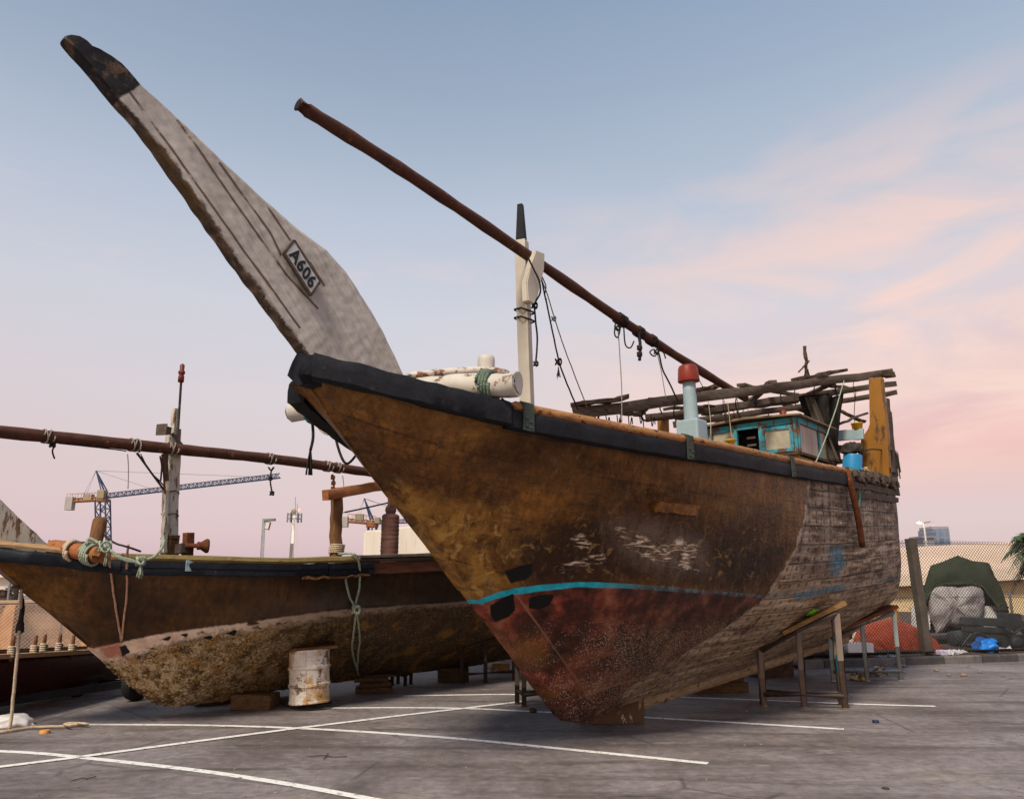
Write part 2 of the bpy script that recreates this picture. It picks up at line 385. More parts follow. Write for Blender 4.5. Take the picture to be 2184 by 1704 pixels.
    plank2 = t.math('MULTIPLY', t.step(t.math('ABSOLUTE', t.math('ADD', t.attr('plank'), t.math('MULTIPLY', en, 40))), 5, 1.5), t.math('MULTIPLY', t.attr('plup'), t.step(e1, .42, .52)))
    col = t.mix(plank, col, pc)
    col = t.mix(t.math('MULTIPLY', plank2, .7), col, C(.62, .52, .4))
    # waterline stripe
    stp = mask('stripe', 5, 1.0); fade = t.attr('fade')
    sw_ = t.math('MULTIPLY', stp, t.math('SUBTRACT', 1.0, t.math('MULTIPLY', fade, t.step(e2, .35, .55))))
    col = t.mix(sw_, col, t.mix(fade, t.ramp(e2, [(.3, C(.0, .34, .48)), (.65, C(.03, .56, .72))]), C(.10, .20, .24)))
    col = t.mix(mask('patch', 9, 1.2), col, C(.006, .006, .007))
    col = t.mix(t.math('MULTIPLY', mask('blue', 40, 6), t.step(wn2, .4, .55)), col, C(.04, .22, .33))
    wr = t.noise(8, 6, .62, t.mp((1, 1, 1.7), (0, .5, 0), loc=(2, 4, 4)), .8)
    h = t.math('ADD', t.math('ADD', t.math('MULTIPLY', st, .30), t.math('MULTIPLY', e2, .25)), t.math('MULTIPLY', wr, .75))
    rough_ = t.noise(60, 4, .7)
    h = t.math('ADD', h, t.math('MULTIPLY', t.math('MULTIPLY', rough_, t.attr('barn')), 1.3))
    h = t.math('SUBTRACT', h, t.math('MULTIPLY', plank, t.math('ADD', t.math('MULTIPLY', seam, .5), t.math('MULTIPLY', hole, .45))))
    h = t.math('ADD', h, t.math('MULTIPLY', t.math('MULTIPLY', plank, wn), .2))
    h = t.math('ADD', h, t.math('MULTIPLY', t.math('MULTIPLY', sc, sf), .8))
    rg = t.math('ADD', t.ramp(e1, [(.34, .30), (.66, .55)]), t.math('MULTIPLY', t.math('MAXIMUM', plank, red), .22))
    return t.fin(col, rg, h, .95, .045, .22)
def m_hull2():
    t = NT('brown_hull')
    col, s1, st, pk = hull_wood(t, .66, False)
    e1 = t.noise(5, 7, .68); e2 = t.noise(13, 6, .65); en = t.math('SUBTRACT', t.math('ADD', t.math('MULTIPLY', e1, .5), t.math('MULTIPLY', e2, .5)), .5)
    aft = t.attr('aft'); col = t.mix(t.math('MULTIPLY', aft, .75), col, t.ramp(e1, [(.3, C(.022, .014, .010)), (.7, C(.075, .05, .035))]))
    sp = t.step(t.vor(5, t.mp(loc=(1, 1, 4))), .06, .03); col = t.mix(t.math('MULTIPLY', sp, .6), col, C(.4, .33, .25))
    bot = t.step(t.math('ADD', t.attr('bottom'), t.math('MULTIPLY', en, 8)), -1.2, 1.2)
    pale = t.ramp(t.noise(6, 7, .7), [(.3, C(.60, .40, .27)), (.6, C(.90, .72, .56))])
    crust = t.step(t.math('ADD', t.attr('crust'), t.math('MULTIPLY', en, 60)), -3, 8)
    v = t.vor(40, t.mp((1, 1, 1))); v2 = t.noise(30, 6, .78); v3 = t.noise(2.1, 6, .7, t.mp(loc=(4, 1, 1))); v4 = t.noise(4.2, 7, .72, t.mp(loc=(1, 6, 1)))
    bc = t.ramp(v2, [(.36, C(.040, .020, .006)), (.46, C(.23, .125, .030)), (.53, C(.52, .33, .12)), (.62, C(.90, .76, .54))])
    bc = t.mix(t.math('MULTIPLY', t.step(v4, .49, .57), .85), bc, t.ramp(v2, [(.36, C(.018, .010, .005)), (.62, C(.15, .08, .025))]))
    bc = t.mix(t.math('MULTIPLY', t.step(v3, .50, .60), .7), bc, t.ramp(v2, [(.36, C(.10, .045, .008)), (.62, C(.62, .33, .07))]))
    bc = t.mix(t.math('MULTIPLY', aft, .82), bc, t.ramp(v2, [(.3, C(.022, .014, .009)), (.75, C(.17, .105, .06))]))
    wsp = t.math('MULTIPLY', t.step(t.vor(24, t.mp(loc=(5, 1, 3))), .24, .12), t.step(e1, .45, .55)); bc = t.mix(t.math('MULTIPLY', wsp, .8), bc, C(.75, .66, .52))
    pale = t.mix(t.step(t.noise(3.0, 7, .72, t.mp((.8, 1, 2.4), loc=(3, 8, 1))), .58, .62), pale, C(.02, .014, .012))
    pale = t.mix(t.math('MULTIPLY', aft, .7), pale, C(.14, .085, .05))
    bwf = t.math('MULTIPLY', t.attr('bowlit'), t.step(t.noise(4.5, 8, .74, t.mp(loc=(2, 9, 9))), .46, .54))  # cream fouling, lightened further to paint sunlight on the bow
    bc = t.mix(t.math('MULTIPLY', bwf, .85), bc, t.ramp(v2, [(.36, C(.40, .24, .08)), (.5, C(.78, .58, .31)), (.62, C(.95, .86, .68))]))
    dkp = t.step(t.noise(5.5, 8, .74, t.mp(loc=(7, 3, 5))), .53, .58); bc = t.mix(t.math('MULTIPLY', dkp, .8), bc, t.ramp(v2, [(.38, C(.022, .012, .006)), (.62, C(.17, .095, .03))]))
    ogp = t.step(t.noise(2.6, 6, .7, t.mp(loc=(3, 3, 15))), .55, .62); bc = t.mix(t.math('MULTIPLY', ogp, .6), bc, C(.50, .25, .045))
    low = t.mix(crust, pale, bc)
    rd = t.step(t.math('ADD', t.attr('redspot'), t.math('MULTIPLY', en, 40)), -4, 4); low = t.mix(t.math('MULTIPLY', rd, .8), low, C(.42, .12, .075))
    bk = t.step(t.math('ADD', t.attr('blackspot'), t.math('MULTIPLY', en, 14)), -1, 1); low = t.mix(bk, low, C(.012, .011, .012))
    col = t.mix(bot, col, low)
    h = t.math('ADD', t.math('MULTIPLY', st, .25), t.math('MULTIPLY', e2, .2))
    h = t.math('ADD', h, t.math('MULTIPLY', t.math('MULTIPLY', crust, bot), t.math('ADD', t.math('MULTIPLY', v2, 1.6), t.math('MULTIPLY', t.step(v, .1, .5), .8))))
    return t.fin(col, t.math('ADD', .33, t.math('MULTIPLY', bot, .45)), h, .8, .03, .35)
def m_prow():
    t = NT('white_prow_paint')
    e1 = t.noise(6, 7, .68); e2 = t.noise(17, 6, .7); en = t.math('SUBTRACT', t.math('ADD', t.math('MULTIPLY', e1, .55), t.math('MULTIPLY', e2, .45)), .5)
    gr = t.noise(3, 8, .7, t.tx((2.4, 1, .11), (0, math.radians(50), 0)), .2)
    col = t.ramp(t.noise(2.2, 7, .65), [(.34, C(.39, .36, .315)), (.5, C(.45, .42, .378)), (.66, C(.49, .465, .425))])
    col = t.mix(.25, col, t.ramp(e2, [(.3, .3), (.7, .7)]), 'OVERLAY'); col = t.mix(.32, col, t.ramp(gr, [(.34, .28), (.66, .78)]), 'OVERLAY')
    ck = t.step(t.noise(4.5, 6, .7, t.tx((3.2, 1, .07), (0, math.radians(50), 0))), .655, .69); col = t.mix(t.math('MULTIPLY', ck, .8), col, C(.07, .045, .03))
    stain_shade = t.step(t.noise(3.0, 7, .7, t.mp(loc=(2, 2, 6))), .60, .74); col = t.mix(t.math('MULTIPLY', stain_shade, .4), col, C(.34, .24, .15))
    seam = t.math('MULTIPLY', t.step(t.math('ADD', t.attr('seam'), t.math('MULTIPLY', en, 3.2)), -.9, .5), t.step(t.noise(2.6, 4, .6, t.mp(loc=(8, 1, 1))), .33, .43))
    col = t.mix(t.math('MULTIPLY', seam, .93), col, C(.05, .028, .015))
    rust = t.step(t.math('ADD', t.attr('seam'), t.math('MULTIPLY', en, 16)), -2.5, 3); col = t.mix(t.math('MULTIPLY', rust, .35), col, C(.30, .2, .12))
    ed = t.step(t.math('ADD', t.attr('edge'), t.math('MULTIPLY', en, 42)), -2, 3)
    bw = t.ramp(t.noise(9, 8, .72), [(.34, C(.016, .011, .008)), (.5, C(.075, .05, .034)), (.66, C(.24, .18, .13))])
    bw = t.mix(t.step(t.noise(1.4, 4, .6, t.mp(loc=(0, 3, 0))), .52, .6), bw, t.mix(e2, C(.03, .018, .01), C(.15, .085, .03)))
    col = t.mix(ed, col, bw)
    gs = t.step(t.math('ADD', t.attr('gash'), t.math('MULTIPLY', en, 16)), -1.5, 1.5); col = t.mix(gs, col, C(.035, .022, .016))
    tip = t.step(t.math('ADD', t.attr('tip'), t.math('MULTIPLY', en, 26)), -2, 2)
    tc = t.mix(t.step(t.noise(7, 8, .72, t.mp(loc=(3, 3, 3))), .54, .62), C(.010, .009, .011), C(.10, .06, .035))
    col = t.mix(tip, col, tc)
    h = t.math('SUBTRACT', t.math('ADD', t.math('MULTIPLY', e2, .35), t.math('ADD', t.math('MULTIPLY', e1, .25), t.math('MULTIPLY', gr, .5))), t.math('MULTIPLY', seam, 1.0))
    return t.fin(col, .62, h, .55, .014, .3)
def m_chip(name, paint, under, scale=5, sp=(.52, .58), rough=.55, stretch=(1, 1, 1), bump=.4, drip=None):
    """chipped paint over something else"""
    t = NT(name); n = t.noise(scale, 9, .7, t.mp(stretch)); f = t.step(n, *sp); n2 = t.noise(scale*.5, 5, .6)
    p2 = tuple(c*.78 for c in paint[:3])+(1,); col = t.mix(t.step(n2, .35, .65), paint, p2)
    u2 = tuple(c*.45 for c in under[:3])+(1,); un = t.ramp(t.noise(scale*4, 6, .7), [(.3, u2), (.7, under)])
    if drip:
        d = t.step(t.noise(scale*1.3, 6, .65, t.mp((3, 3, .25), loc=(2, 6, 1))), .55, .7); col = t.mix(t.math('MULTIPLY', d, .55), col, drip)
    col = t.mix(f, col, un); h = t.math('SUBTRACT', t.math('MULTIPLY', n2, .3), t.math('MULTIPLY', f, .5))
    return t.fin(col, rough, h, bump, .006, .35)
def m_barrel():
    t = NT('rusted_white_steel'); z = t.sep()
    n = t.noise(3.2, 9, .74, t.mp((1, 1, .8))); n2 = t.noise(5, 9, .74, t.mp((1, 1, 1.2), loc=(4, 1, 2)))
    col = t.ramp(t.noise(3, 6), [(.3, C(.74, .69, .60)), (.7, C(.88, .86, .82))])
    col = t.mix(t.math('MULTIPLY', t.step(n, .47, .57), .9), col, C(.50, .27, .07)); col = t.mix(t.math('MULTIPLY', t.step(n2, .545, .60), .9), col, C(.13, .055, .02))
    sc = t.step(t.noise(6, 8, .75, t.mp((1, 1, 6), loc=(1, 8, 2))), .61, .66); col = t.mix(t.math('MULTIPLY', sc, .85), col, C(.03, .025, .02))
    return t.fin(col, .5, n, .35, .008, .4)
def m_roof():
    t = NT('corrugated_roof'); w = t.wave(1.6, None, 0, 'X', 0); col = t.ramp(t.noise(.3, 4), [(.3, C(.74, .53, .38)), (.7, C(.80, .60, .45))])
    return t.fin(col, .7, w, .5, .05)
def m_brickwall():
    t = NT('sandy_block_wall'); n = t.noise(2, 7, .65); b = t.n('ShaderNodeTexBrick'); t.l(t.mp((1, 1, 1), (math.radians(90), 0, 0)), b.inputs[0])
    b.inputs['Scale'].default_value = 1; b.inputs['Brick Width'].default_value = .4; b.inputs['Row Height'].default_value = .2; b.inputs['Mortar Size'].default_value = .008
    b.inputs['Color1'].default_value = C(.52, .29, .14); b.inputs['Color2'].default_value = C(.62, .40, .23); b.inputs['Mortar'].default_value = C(.36, .26, .18)
    col = t.mix(.5, b.outputs[0], t.ramp(n, [(.3, C(.40, .16, .05)), (.7, C(.80, .52, .30))]))
    return t.fin(col, .9, n, .3, .02)
def m_tower():
    t = NT('tower_glass'); b = t.n('ShaderNodeTexBrick'); t.l(t.mp((1, 1, 1), (math.radians(90), 0, 0)), b.inputs[0]); b.offset = 0
    b.inputs['Scale'].default_value = 1; b.inputs['Brick Width'].default_value = 2.6; b.inputs['Row Height'].default_value = 3.6; b.inputs['Mortar Size'].default_value = .35
    b.inputs['Color1'].default_value = C(.10, .15, .23); b.inputs['Color2'].default_value = C(.17, .23, .32); b.inputs['Mortar'].default_value = C(.22, .25, .30)
    return t.fin(b.outputs[0], .18, None, spec=.6)
def m_emit(name, col, st):
    t = NT(name); t.p.inputs['Emission Color'].default_value = col; t.p.inputs['Emission Strength'].default_value = st
    return t.fin(col, .5)
def m_glass(name, col, rough=.12):
    t = NT(name); n = t.noise(4, 6, .65); c = t.mix(t.step(n, .35, .7), col, tuple(x*.6 for x in col[:3])+(1,))
    return t.fin(c, rough, t.noise(1.5, 2), .08, .02, .6)
M = {}
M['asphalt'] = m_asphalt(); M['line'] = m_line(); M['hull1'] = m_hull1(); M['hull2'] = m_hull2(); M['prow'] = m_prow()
M['black'] = simple('black_rail_paint', C(.006, .0065, .009), C(.018, .020, .026), 4, .6, .5, .02, C(.06, .06, .065), .16, (1, 1, 1), sp=(.63, .80), fine=20)
M['black2'] = simple('flaking_black_paint', C(.006, .008, .012), C(.020, .024, .034), 5, .55, .5, .02, C(.09, .085, .08), .2, sp=(.64, .74), fine=22)
M['keel'] = wood('pale_keel_timber', C(.18, .115, .055), C(.42, .31, .18), (1, 5, 5), scale=4, bump=.8, spots=C(.08, .045, .02))
M['grey_wood'] = wood('weathered_grey_timber', C(.045, .032, .024), C(.165, .125, .095), (1.2, 12, 12))
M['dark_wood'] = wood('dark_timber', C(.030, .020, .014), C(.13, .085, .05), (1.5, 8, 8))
M['brown_wood'] = wood('brown_timber', C(.09, .042, .018), C(.24, .12, .05), (6, 6, 1.2))
M['deck'] = wood('deck_planking', C(.16, .09, .04), C(.30, .19, .1), (1, 8, 8))
M['ochre'] = m_chip('ochre_painted_timber', C(.31, .135, .014), C(.12, .06, .03), 3.2, (.53, .59), .5, (1.6, 1.6, .5), drip=C(.19, .09, .03))
M['rust'] = simple('rusted_steel', C(.05, .018, .010), C(.19, .062, .025), 9, .85, .5, .008, C(.33, .15, .06), .2, fine=40)
M['rust_pipe'] = simple('orange_rust_pipe', C(.17, .065, .024), C(.52, .27, .11), 5, .72, .5, .008, C(.06, .026, .016), .3, (1, 3, 3), sp=(.55, .63), fine=45)
M['mast'] = m_chip('cream_mast_paint', C(.60, .55, .45), C(.30, .22, .15), 3, (.66, .7), .5, (4, 4, .5), drip=C(.36, .30, .22))
M['mast2'] = m_chip('peeling_white_mast_paint', C(.60, .57, .48), C(.22, .13, .07), 4, (.52, .58), .6, (3, 3, .8), drip=C(.36, .24, .13))
M['white_wood'] = m_chip('cracked_white_paint', C(.60, .56, .49), C(.20, .11, .06), 5, (.57, .60), .6)
M['white_rust'] = m_chip('white_paint_on_rust', C(.66, .60, .53), C(.24, .085, .035), 3.2, (.48, .52), .65, (1, 1, 1), .6)
M['strap'] = simple('green_iron_strap', C(.022, .034, .029), C(.06, .085, .07), 9, .7, .5, .005, C(.12, .06, .03), .3)
M['yard'] = simple('rust_brown_spar', C(.040, .017, .012), C(.12, .048, .030), 5, .78, .5, .006, C(.26, .12, .06), .25, sp=(.60, .72), fine=30)
M['cyan'] = m_chip('peeling_turquoise_paint', C(.045, .33, .41), C(.17, .10, .06), 6, (.49, .54), .6, (1, 1, .6))
M['blue_pale'] = m_chip('pale_blue_paint', C(.34, .46, .50), C(.25, .13, .07), 5, (.70, .73), .45, drip=C(.30, .33, .33))
M['dull_red'] = simple('dull_red_lens', C(.12, .02, .012), C(.2, .035, .02), 5, .5, 0)
M['orange_wall'] = simple('orange_stained_pier', C(.40, .17, .06), C(.62, .34, .16), 2, .9, .2)
M['red_plastic'] = simple('red_plastic', C(.19, .024, .012), C(.27, .036, .018), 5, .45, .1)
M['blue_plastic'] = simple('blue_plastic', C(.015, .20, .44), C(.03, .27, .52), 5, .4, .1)
M['yellow_plastic'] = simple('yellow_plastic', C(.62, .33, .015), C(.70, .40, .03), 5, .45, .1)
M['pane'] = m_glass('dusty_window_glass', C(.46, .42, .31), .2)
M['dark'] = simple('interior_shade', C(.006, .006, .007), C(.014, .013, .013), 4, .8, 0)  # near-black that stands for shade inside openings
M['curtain'] = simple('faded_curtain', C(.40, .31, .26), C(.60, .50, .44), 3, .9, .6, .05, stretch=(5, 5, .4))
M['tarp_dark'] = simple('dark_canvas', C(.014, .012, .012), C(.065, .055, .048), 3, .9, .7, .05, stretch=(2, 2, .6), fine=12)
M['tan_plank'] = wood('tan_support_plank', C(.16, .085, .03), C(.36, .22, .09), (1, 7, 7))
M['tarp_brown'] = simple('brown_canvas', C(.09, .075, .058), C(.21, .175, .14), 3, .9, .7, .05, stretch=(3, 3, .6))
M['roof_ply'] = wood('plywood_roof', C(.16, .11, .07), C(.34, .25, .17), (3, 3, 6))
M['plate'] = simple('white_number_plate', C(.42, .45, .46), C(.58, .60, .60), 8, .5, .2, .004, C(.2, .16, .12), .4, sp=(.66, .72))
M['ink'] = simple('black_lettering', C(.008, .008, .009), C(.02, .02, .02), 9, .5, 0)
M['rope_dark'] = rope_mat('dark_rope', C(.012, .011, .010), C(.055, .05, .045))
M['rope_green'] = rope_mat('green_rope', C(.16, .20, .145), C(.46, .53, .41))
M['rope_moss'] = rope_mat('moss_green_rope', C(.05, .075, .058), C(.20, .27, .205))
M['rope_teal'] = rope_mat('teal_rope', C(.03, .12, .12), C(.10, .30, .27))
M['rope_tan'] = rope_mat('tan_rope', C(.40, .30, .20), C(.74, .61, .45))
M['rope_pink'] = rope_mat('pale_orange_cord', C(.42, .22, .13), C(.70, .44, .30))
M['rope_grey'] = rope_mat('grey_rope', C(.16, .14, .12), C(.42, .38, .33))
M['block'] = m_chip('paint_splashed_block', C(.13, .075, .035), C(.62, .55, .42), 6, (.60, .63), .8, (2, 2, .7), drip=C(.015, .013, .012))
M['block2'] = wood('old_timber_block', C(.05, .028, .014), C(.20, .115, .05), (3, 8, 8))
M['steel_rust'] = m_chip('rusty_painted_steel', C(.22, .165, .13), C(.40, .28, .17), 9, (.56, .62), .7, (1, 1, .5), drip=C(.10, .05, .03))
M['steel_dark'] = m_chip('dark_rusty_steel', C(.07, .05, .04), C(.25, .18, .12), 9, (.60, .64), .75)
M['steel_grey'] = m_chip('grey_painted_steel', C(.33, .36, .35), C(.14, .08, .05), 6, (.64, .67), .55)
M['barrel'] = m_barrel()
M['kerb'] = simple('kerb_concrete', C(.10, .092, .088), C(.20, .19, .18), 4, .9, .4, .01, C(.45, .42, .38), sp=(.66, .7))
M['kerb_dark'] = simple('kerb_black_paint', C(.045, .043, .042), C(.09, .085, .082), 4, .8, .4, .01, C(.2, .19, .18), sp=(.64, .7))
M['dirt'] = simple('dusty_verge', C(.06, .04, .028), C(.14, .10, .075), 3, .95, .6, .05, fine=25)
M['post'] = simple('concrete_fence_post', C(.06, .050, .04), C(.12, .10, .082), 5, .9, .4, .01, fine=30)
M['wire'] = simple('fence_wire', C(.016, .014, .013), C(.04, .035, .032), 8, .6, 0)
M['green_tarp'] = simple('olive_tarpaulin', C(.048, .064, .038), C(.095, .12, .075), 2, .75, .6, .06, fine=9)
M['grey_cover'] = simple('grey_boat_cover', C(.24, .215, .22), C(.46, .43, .43), 2.2, .75, .8, .06, stretch=(1.8, 1.8, .7), fine=7)
M['orange_tarp'] = simple('orange_tarpaulin', C(.34, .052, .020), C(.55, .105, .045), 2.4, .55, .9, .08, stretch=(1, 1, 2), fine=8)
M['amber_net'] = simple('amber_net', C(.26, .10, .012), C(.50, .21, .03), 6, .8, .9, .05, fine=30)
M['engine'] = simple('greasy_engine_metal', C(.016, .022, .028), C(.060, .075, .085), 5, .5, .4, .01, C(.10, .06, .04), .5)
M['blue_bag'] = simple('blue_plastic_bag', C(.008, .12, .50), C(.02, .22, .66), 4, .35, .9, .06)
M['white_plastic'] = simple('white_plastic', C(.70, .69, .68), C(.82, .81, .80), 5, .5, .5, .02)
M['offwhite'] = simple('offwhite_panel', C(.66, .60, .50), C(.76, .71, .62), 2, .6, .1, .01, C(.44, .30, .17), sp=(.58, .75), stretch=(3, 3, .25))
M['card'] = simple('cardboard', C(.40, .24, .11), C(.52, .33, .17), 4, .9, .2)
M['roof'] = m_roof(); M['fascia'] = simple('pale_fascia', C(.74, .60, .46), C(.82, .68, .54), 1, .7, 0)
M['wall_tan'] = simple('tan_plaster', C(.66, .50, .28), C(.74, .58, .34), 1.2, .9, .1, .01, C(.40, .3, .18))
M['brick'] = m_brickwall(); M['tower'] = m_tower(); M['far_concrete'] = simple('far_concrete', C(.26, .27, .30), C(.33, .34, .37), .2, .8, 0)
M['crane_blue'] = simple('crane_blue_steel', C(.025, .045, .095), C(.04, .07, .13), 1, .5, 0)
M['crane_orange'] = simple('crane_orange_steel', C(.22, .085, .03), C(.30, .125, .045), 1, .5, 0)
M['crane_grey'] = simple('crane_grey_concrete', C(.30, .28, .27), C(.40, .38, .36), .6, .8, 0)
M['cab'] = simple('crane_cab_beige', C(.24, .20, .13), C(.32, .27, .18), .6, .6, 0)
M['galv'] = simple('galvanised_steel', C(.17, .18, .19), C(.26, .27, .28), 3, .5, 0)
M['mast_white'] = simple('white_mast_steel', C(.60, .56, .54), C(.7, .66, .64), 1, .5, 0)
M['lamp'] = m_emit('lit_lamp', C(1, .80, .42), 14); M['red_light'] = m_emit('red_beacon', C(1, .12, .08), 5)
M['bulb'] = simple('white_bulb_glass', C(.74, .73, .70), C(.84, .83, .80), 3, .15, 0, spec=.6)
M['leaf'] = simple('palm_leaf', C(.030, .055, .022), C(.085, .13, .05), 3, .6, 0)
M['leaf_dry'] = simple('dry_palm_leaf', C(.06, .035, .03), C(.14, .08, .06), 3, .8, 0)
M['bush'] = simple('bush_leaf', C(.05, .12, .03), C(.12, .26, .07), 9, .6, 0)
M['trunk'] = simple('palm_trunk_bark', C(.06, .045, .03), C(.15, .11, .08), 6, .9, .8, .05)
M['maroon'] = wood('maroon_hull', C(.020, .005, .004), C(.075, .018, .012), (.8, 6, 6), scale=2, rough=.45, bump=.3, amt=.4)
M['varnish'] = wood('red_brown_varnish', C(.10, .035, .018), C(.26, .105, .05), (1, 6, 6), scale=3, rough=.5, amt=.4)
M['trailer'] = simple('black_trailer_steel', C(.010, .011, .014), C(.035, .037, .045), 4, .45, .2)
M['tyre'] = simple('tyre_rubber', C(.010, .010, .010), C(.025, .024, .023), 8, .85, .4)
M['orange_wood'] = wood('orange_stained_timber', C(.22, .075, .024), C(.44, .18, .07), (1, 5, 5), scale=3, amt=.5)
M['capwood'] = wood('tan_cap_rail', C(.26, .15, .07), C(.50, .33, .18), (1, 8, 8), scale=3)
M['olive_wood'] = wood('greenish_cap_rail', C(.11, .075, .02), C(.30, .225, .09), (1, 8, 8), scale=3)
M['reddish'] = wood('red_brown_plank', C(.075, .026, .014), C(.20, .075, .04), (1, 6, 6), scale=3)
M['chimney'] = simple('wrapped_brown_pipe', C(.095, .046, .036), C(.19, .098, .078), 3, .85, .6, .012, C(.25, .15, .12), .2, (1, 1, 5), sp=(.6, .75))
M['stone'] = simple('rubble_stone', C(.17, .12, .09), C(.34, .26, .2), 8, .9, .5)
M['green_bottle'] = simple('green_plastic', C(.16, .55, .01), C(.25, .68, .02), 5, .35, 0)
M['clear'] = simple('clear_bluish_plastic', C(.20, .27, .36), C(.42, .5, .58), 6, .2, .6, .02, spec=.6)
M['paper'] = simple('printed_paper', C(.74, .70, .60), C(.78, .50, .10), 6, .7, .3, .02, C(.05, .03, .12), sp=(.58, .6))
M['paper_blue'] = simple('printed_packaging', C(.72, .70, .72), C(.35, .30, .55), 10, .6, .3, .02, C(.5, .06, .05), sp=(.6, .62))
M['orange_cap'] = simple('orange_plastic', C(.60, .26, .06), C(.68, .32, .09), 5, .5, 0)
M['navy'] = simple('navy_plastic', C(.010, .018, .05), C(.016, .028, .07), 5, .4, 0)
# ================================================================== WORLD
W = bpy.data.worlds.new('World'); SC.world = W; W.use_nodes = True
wt = W.node_tree; wt.nodes.clear()
class WN(NT):
    def __init__(s): s.t = wt; s._c = None
w = WN()
SUN_EL, SUN_AZ = math.radians(50), math.radians(208)     # compass-like: measured from +Y clockwise
tc = wt.nodes.new('ShaderNodeTexCoord').outputs['Generated']
nrm = wt.nodes.new('ShaderNodeVectorMath'); nrm.operation = 'NORMALIZE'; wt.links.new(tc, nrm.inputs[0]); dvec = nrm.outputs[0]
sx = w.sep(dvec)
wob = w.noise(2.2, 4, .55, w.mp((1, 1, 2.5), vec=dvec))
el = w.math('ADD', sx[2], w.math('MULTIPLY', w.math('SUBTRACT', wob, .5), .05))
base = w.ramp(el, [(0.0, L(194, 177, 198)), (.06, L(210, 184, 200)), (.13, L(214, 190, 198)), (.22, L(214, 201, 208)), (.33, L(205, 204, 215)), (.45, L(182, 191, 209)), (.56, L(154, 168, 190)), (.68, L(128, 149, 175)), (.80, L(112, 138, 168))])
rside = w.step(sx[0], -.15, .55)
warm = w.ramp(el, [(0.0, L(199, 183, 202)), (.08, L(204, 183, 199)), (.155, L(230, 162, 166)), (.22, L(230, 188, 184)), (.33, L(216, 201, 206)), (.46, L(183, 190, 205)), (.6, L(152, 170, 195)), (.74, L(138, 158, 187))])
base = w.mix(w.math('MULTIPLY', rside, .9), base, warm)
# slanted pink cloud streaks low on the right, faint ones in the middle
cv = w.mp((2.2, 2.2, 9.5), (0, math.radians(-17), 0), vec=dvec)
cn = w.noise(1.5, 6, .55, cv, .7)
band = w.math('MULTIPLY', w.step(sx[2], .10, .22), w.step(sx[2], .54, .36))
cm = w.math('MULTIPLY', w.math('MULTIPLY', w.step(cn, .41, .60), band), w.step(sx[0], -.05, .42))
base = w.mix(w.math('MULTIPLY', cm, .95), base, L(246, 206, 194))
cn2 = w.noise(3.2, 6, .6, w.mp((1.5, 1.5, 6), (0, math.radians(-14), 0), vec=dvec, loc=(4, 2, 1)), .8)
cm2 = w.math('MULTIPLY', w.math('MULTIPLY', w.step(cn2, .56, .72), w.step(sx[2], .22, .3)), w.step(sx[2], .46, .36))
base = w.mix(w.math('MULTIPLY', cm2, .4), base, L(232, 208, 210))
bgA = wt.nodes.new('ShaderNodeBackground'); wt.links.new(base, bgA.inputs[0]); bgA.inputs[1].default_value = .75
sky = wt.nodes.new('ShaderNodeTexSky'); sky.sky_type = 'NISHITA'; sky.sun_disc = False
sky.sun_elevation = math.radians(3); sky.sun_rotation = SUN_AZ
bgB = wt.nodes.new('ShaderNodeBackground'); wt.links.new(sky.outputs[0], bgB.inputs[0]); bgB.inputs[1].default_value = .05
addn = wt.nodes.new('ShaderNodeAddShader'); wt.links.new(bgA.outputs[0], addn.inputs[0]); wt.links.new(bgB.outputs[0], addn.inputs[1])
wo = wt.nodes.new('ShaderNodeOutputWorld'); wt.links.new(addn.outputs[0], wo.inputs[0])
ld = bpy.data.lights.new('sun', 'SUN'); ld.energy = 3.2; ld.angle = math.radians(12); ld.color = (1, .88, .72)
lo = bpy.data.objects.new('sun', ld); COL.objects.link(lo)
sd = Vector((math.sin(SUN_AZ)*math.cos(SUN_EL), math.cos(SUN_AZ)*math.cos(SUN_EL), math.sin(SUN_EL)))
lo.rotation_euler = (-sd).to_track_quat('-Z', 'Y').to_euler(); lo.location = sd*40
# ================================================================== CAMERA
cd = bpy.data.cameras.new('camera'); cam = bpy.data.objects.new('camera', cd); COL.objects.link(cam); SC.camera = cam
cam.location = (0, 0, CH); cam.rotation_euler = (math.pi/2+PV, 0, 0); cd.sensor_width = 36; cd.lens = FPX/2184*36; cd.clip_end = 6000; cd.clip_start = .1
SC.view_settings.view_transform = 'Standard'; SC.view_settings.look = 'None'; SC.view_settings.gamma = 1; SC.view_settings.exposure = .3
# ================================================================== GROUND
bm = BM(); R_ = 3000
vs = [bm.verts.new(p) for p in ((-R_, -R_, 0), (R_, -R_, 0), (R_, R_, 0), (-R_, R_, 0))]; bm.faces.new(vs)
tag(part('ground', bm, M['asphalt']), 'worn grey asphalt of the boat yard', 'ground', kind='structure')
def ribbon(pts, wd, label):
    bm = BM(); P = smooth_pts([gnd(x, y) for x, y in pts], 6); rows = []
    for i, p in enumerate(P):
        d = (P[min(i+1, len(P)-1)]-P[max(i-1, 0)]).normalized(); n = Vector((-d.y, d.x, 0))
        rows.append([p+n*wd/2+Vector((0, 0, .004)), p-n*wd/2+Vector((0, 0, .004))])
    grid_bm(bm, rows); tag(part('parking_line', bm, M['line']), label, 'road marking', kind='structure')
LW = .10
ribbon([(185, 1545), (420, 1546.5), (660, 1554), (950, 1573), (1230, 1600), (1510, 1628)], LW, 'white bay line ending in the right foreground')
ribbon([(-60, 1600), (60, 1605), (180, 1616), (420, 1643), (620, 1673), (800, 1706), (900, 1726)], LW, 'white bay line nearest the viewer at lower left')
ribbon([(690, 1510), (860, 1509), (1000, 1511), (1150, 1518), (1375, 1530), (1600, 1543), (1800, 1555)], LW, 'white bay line passing under the near bow')
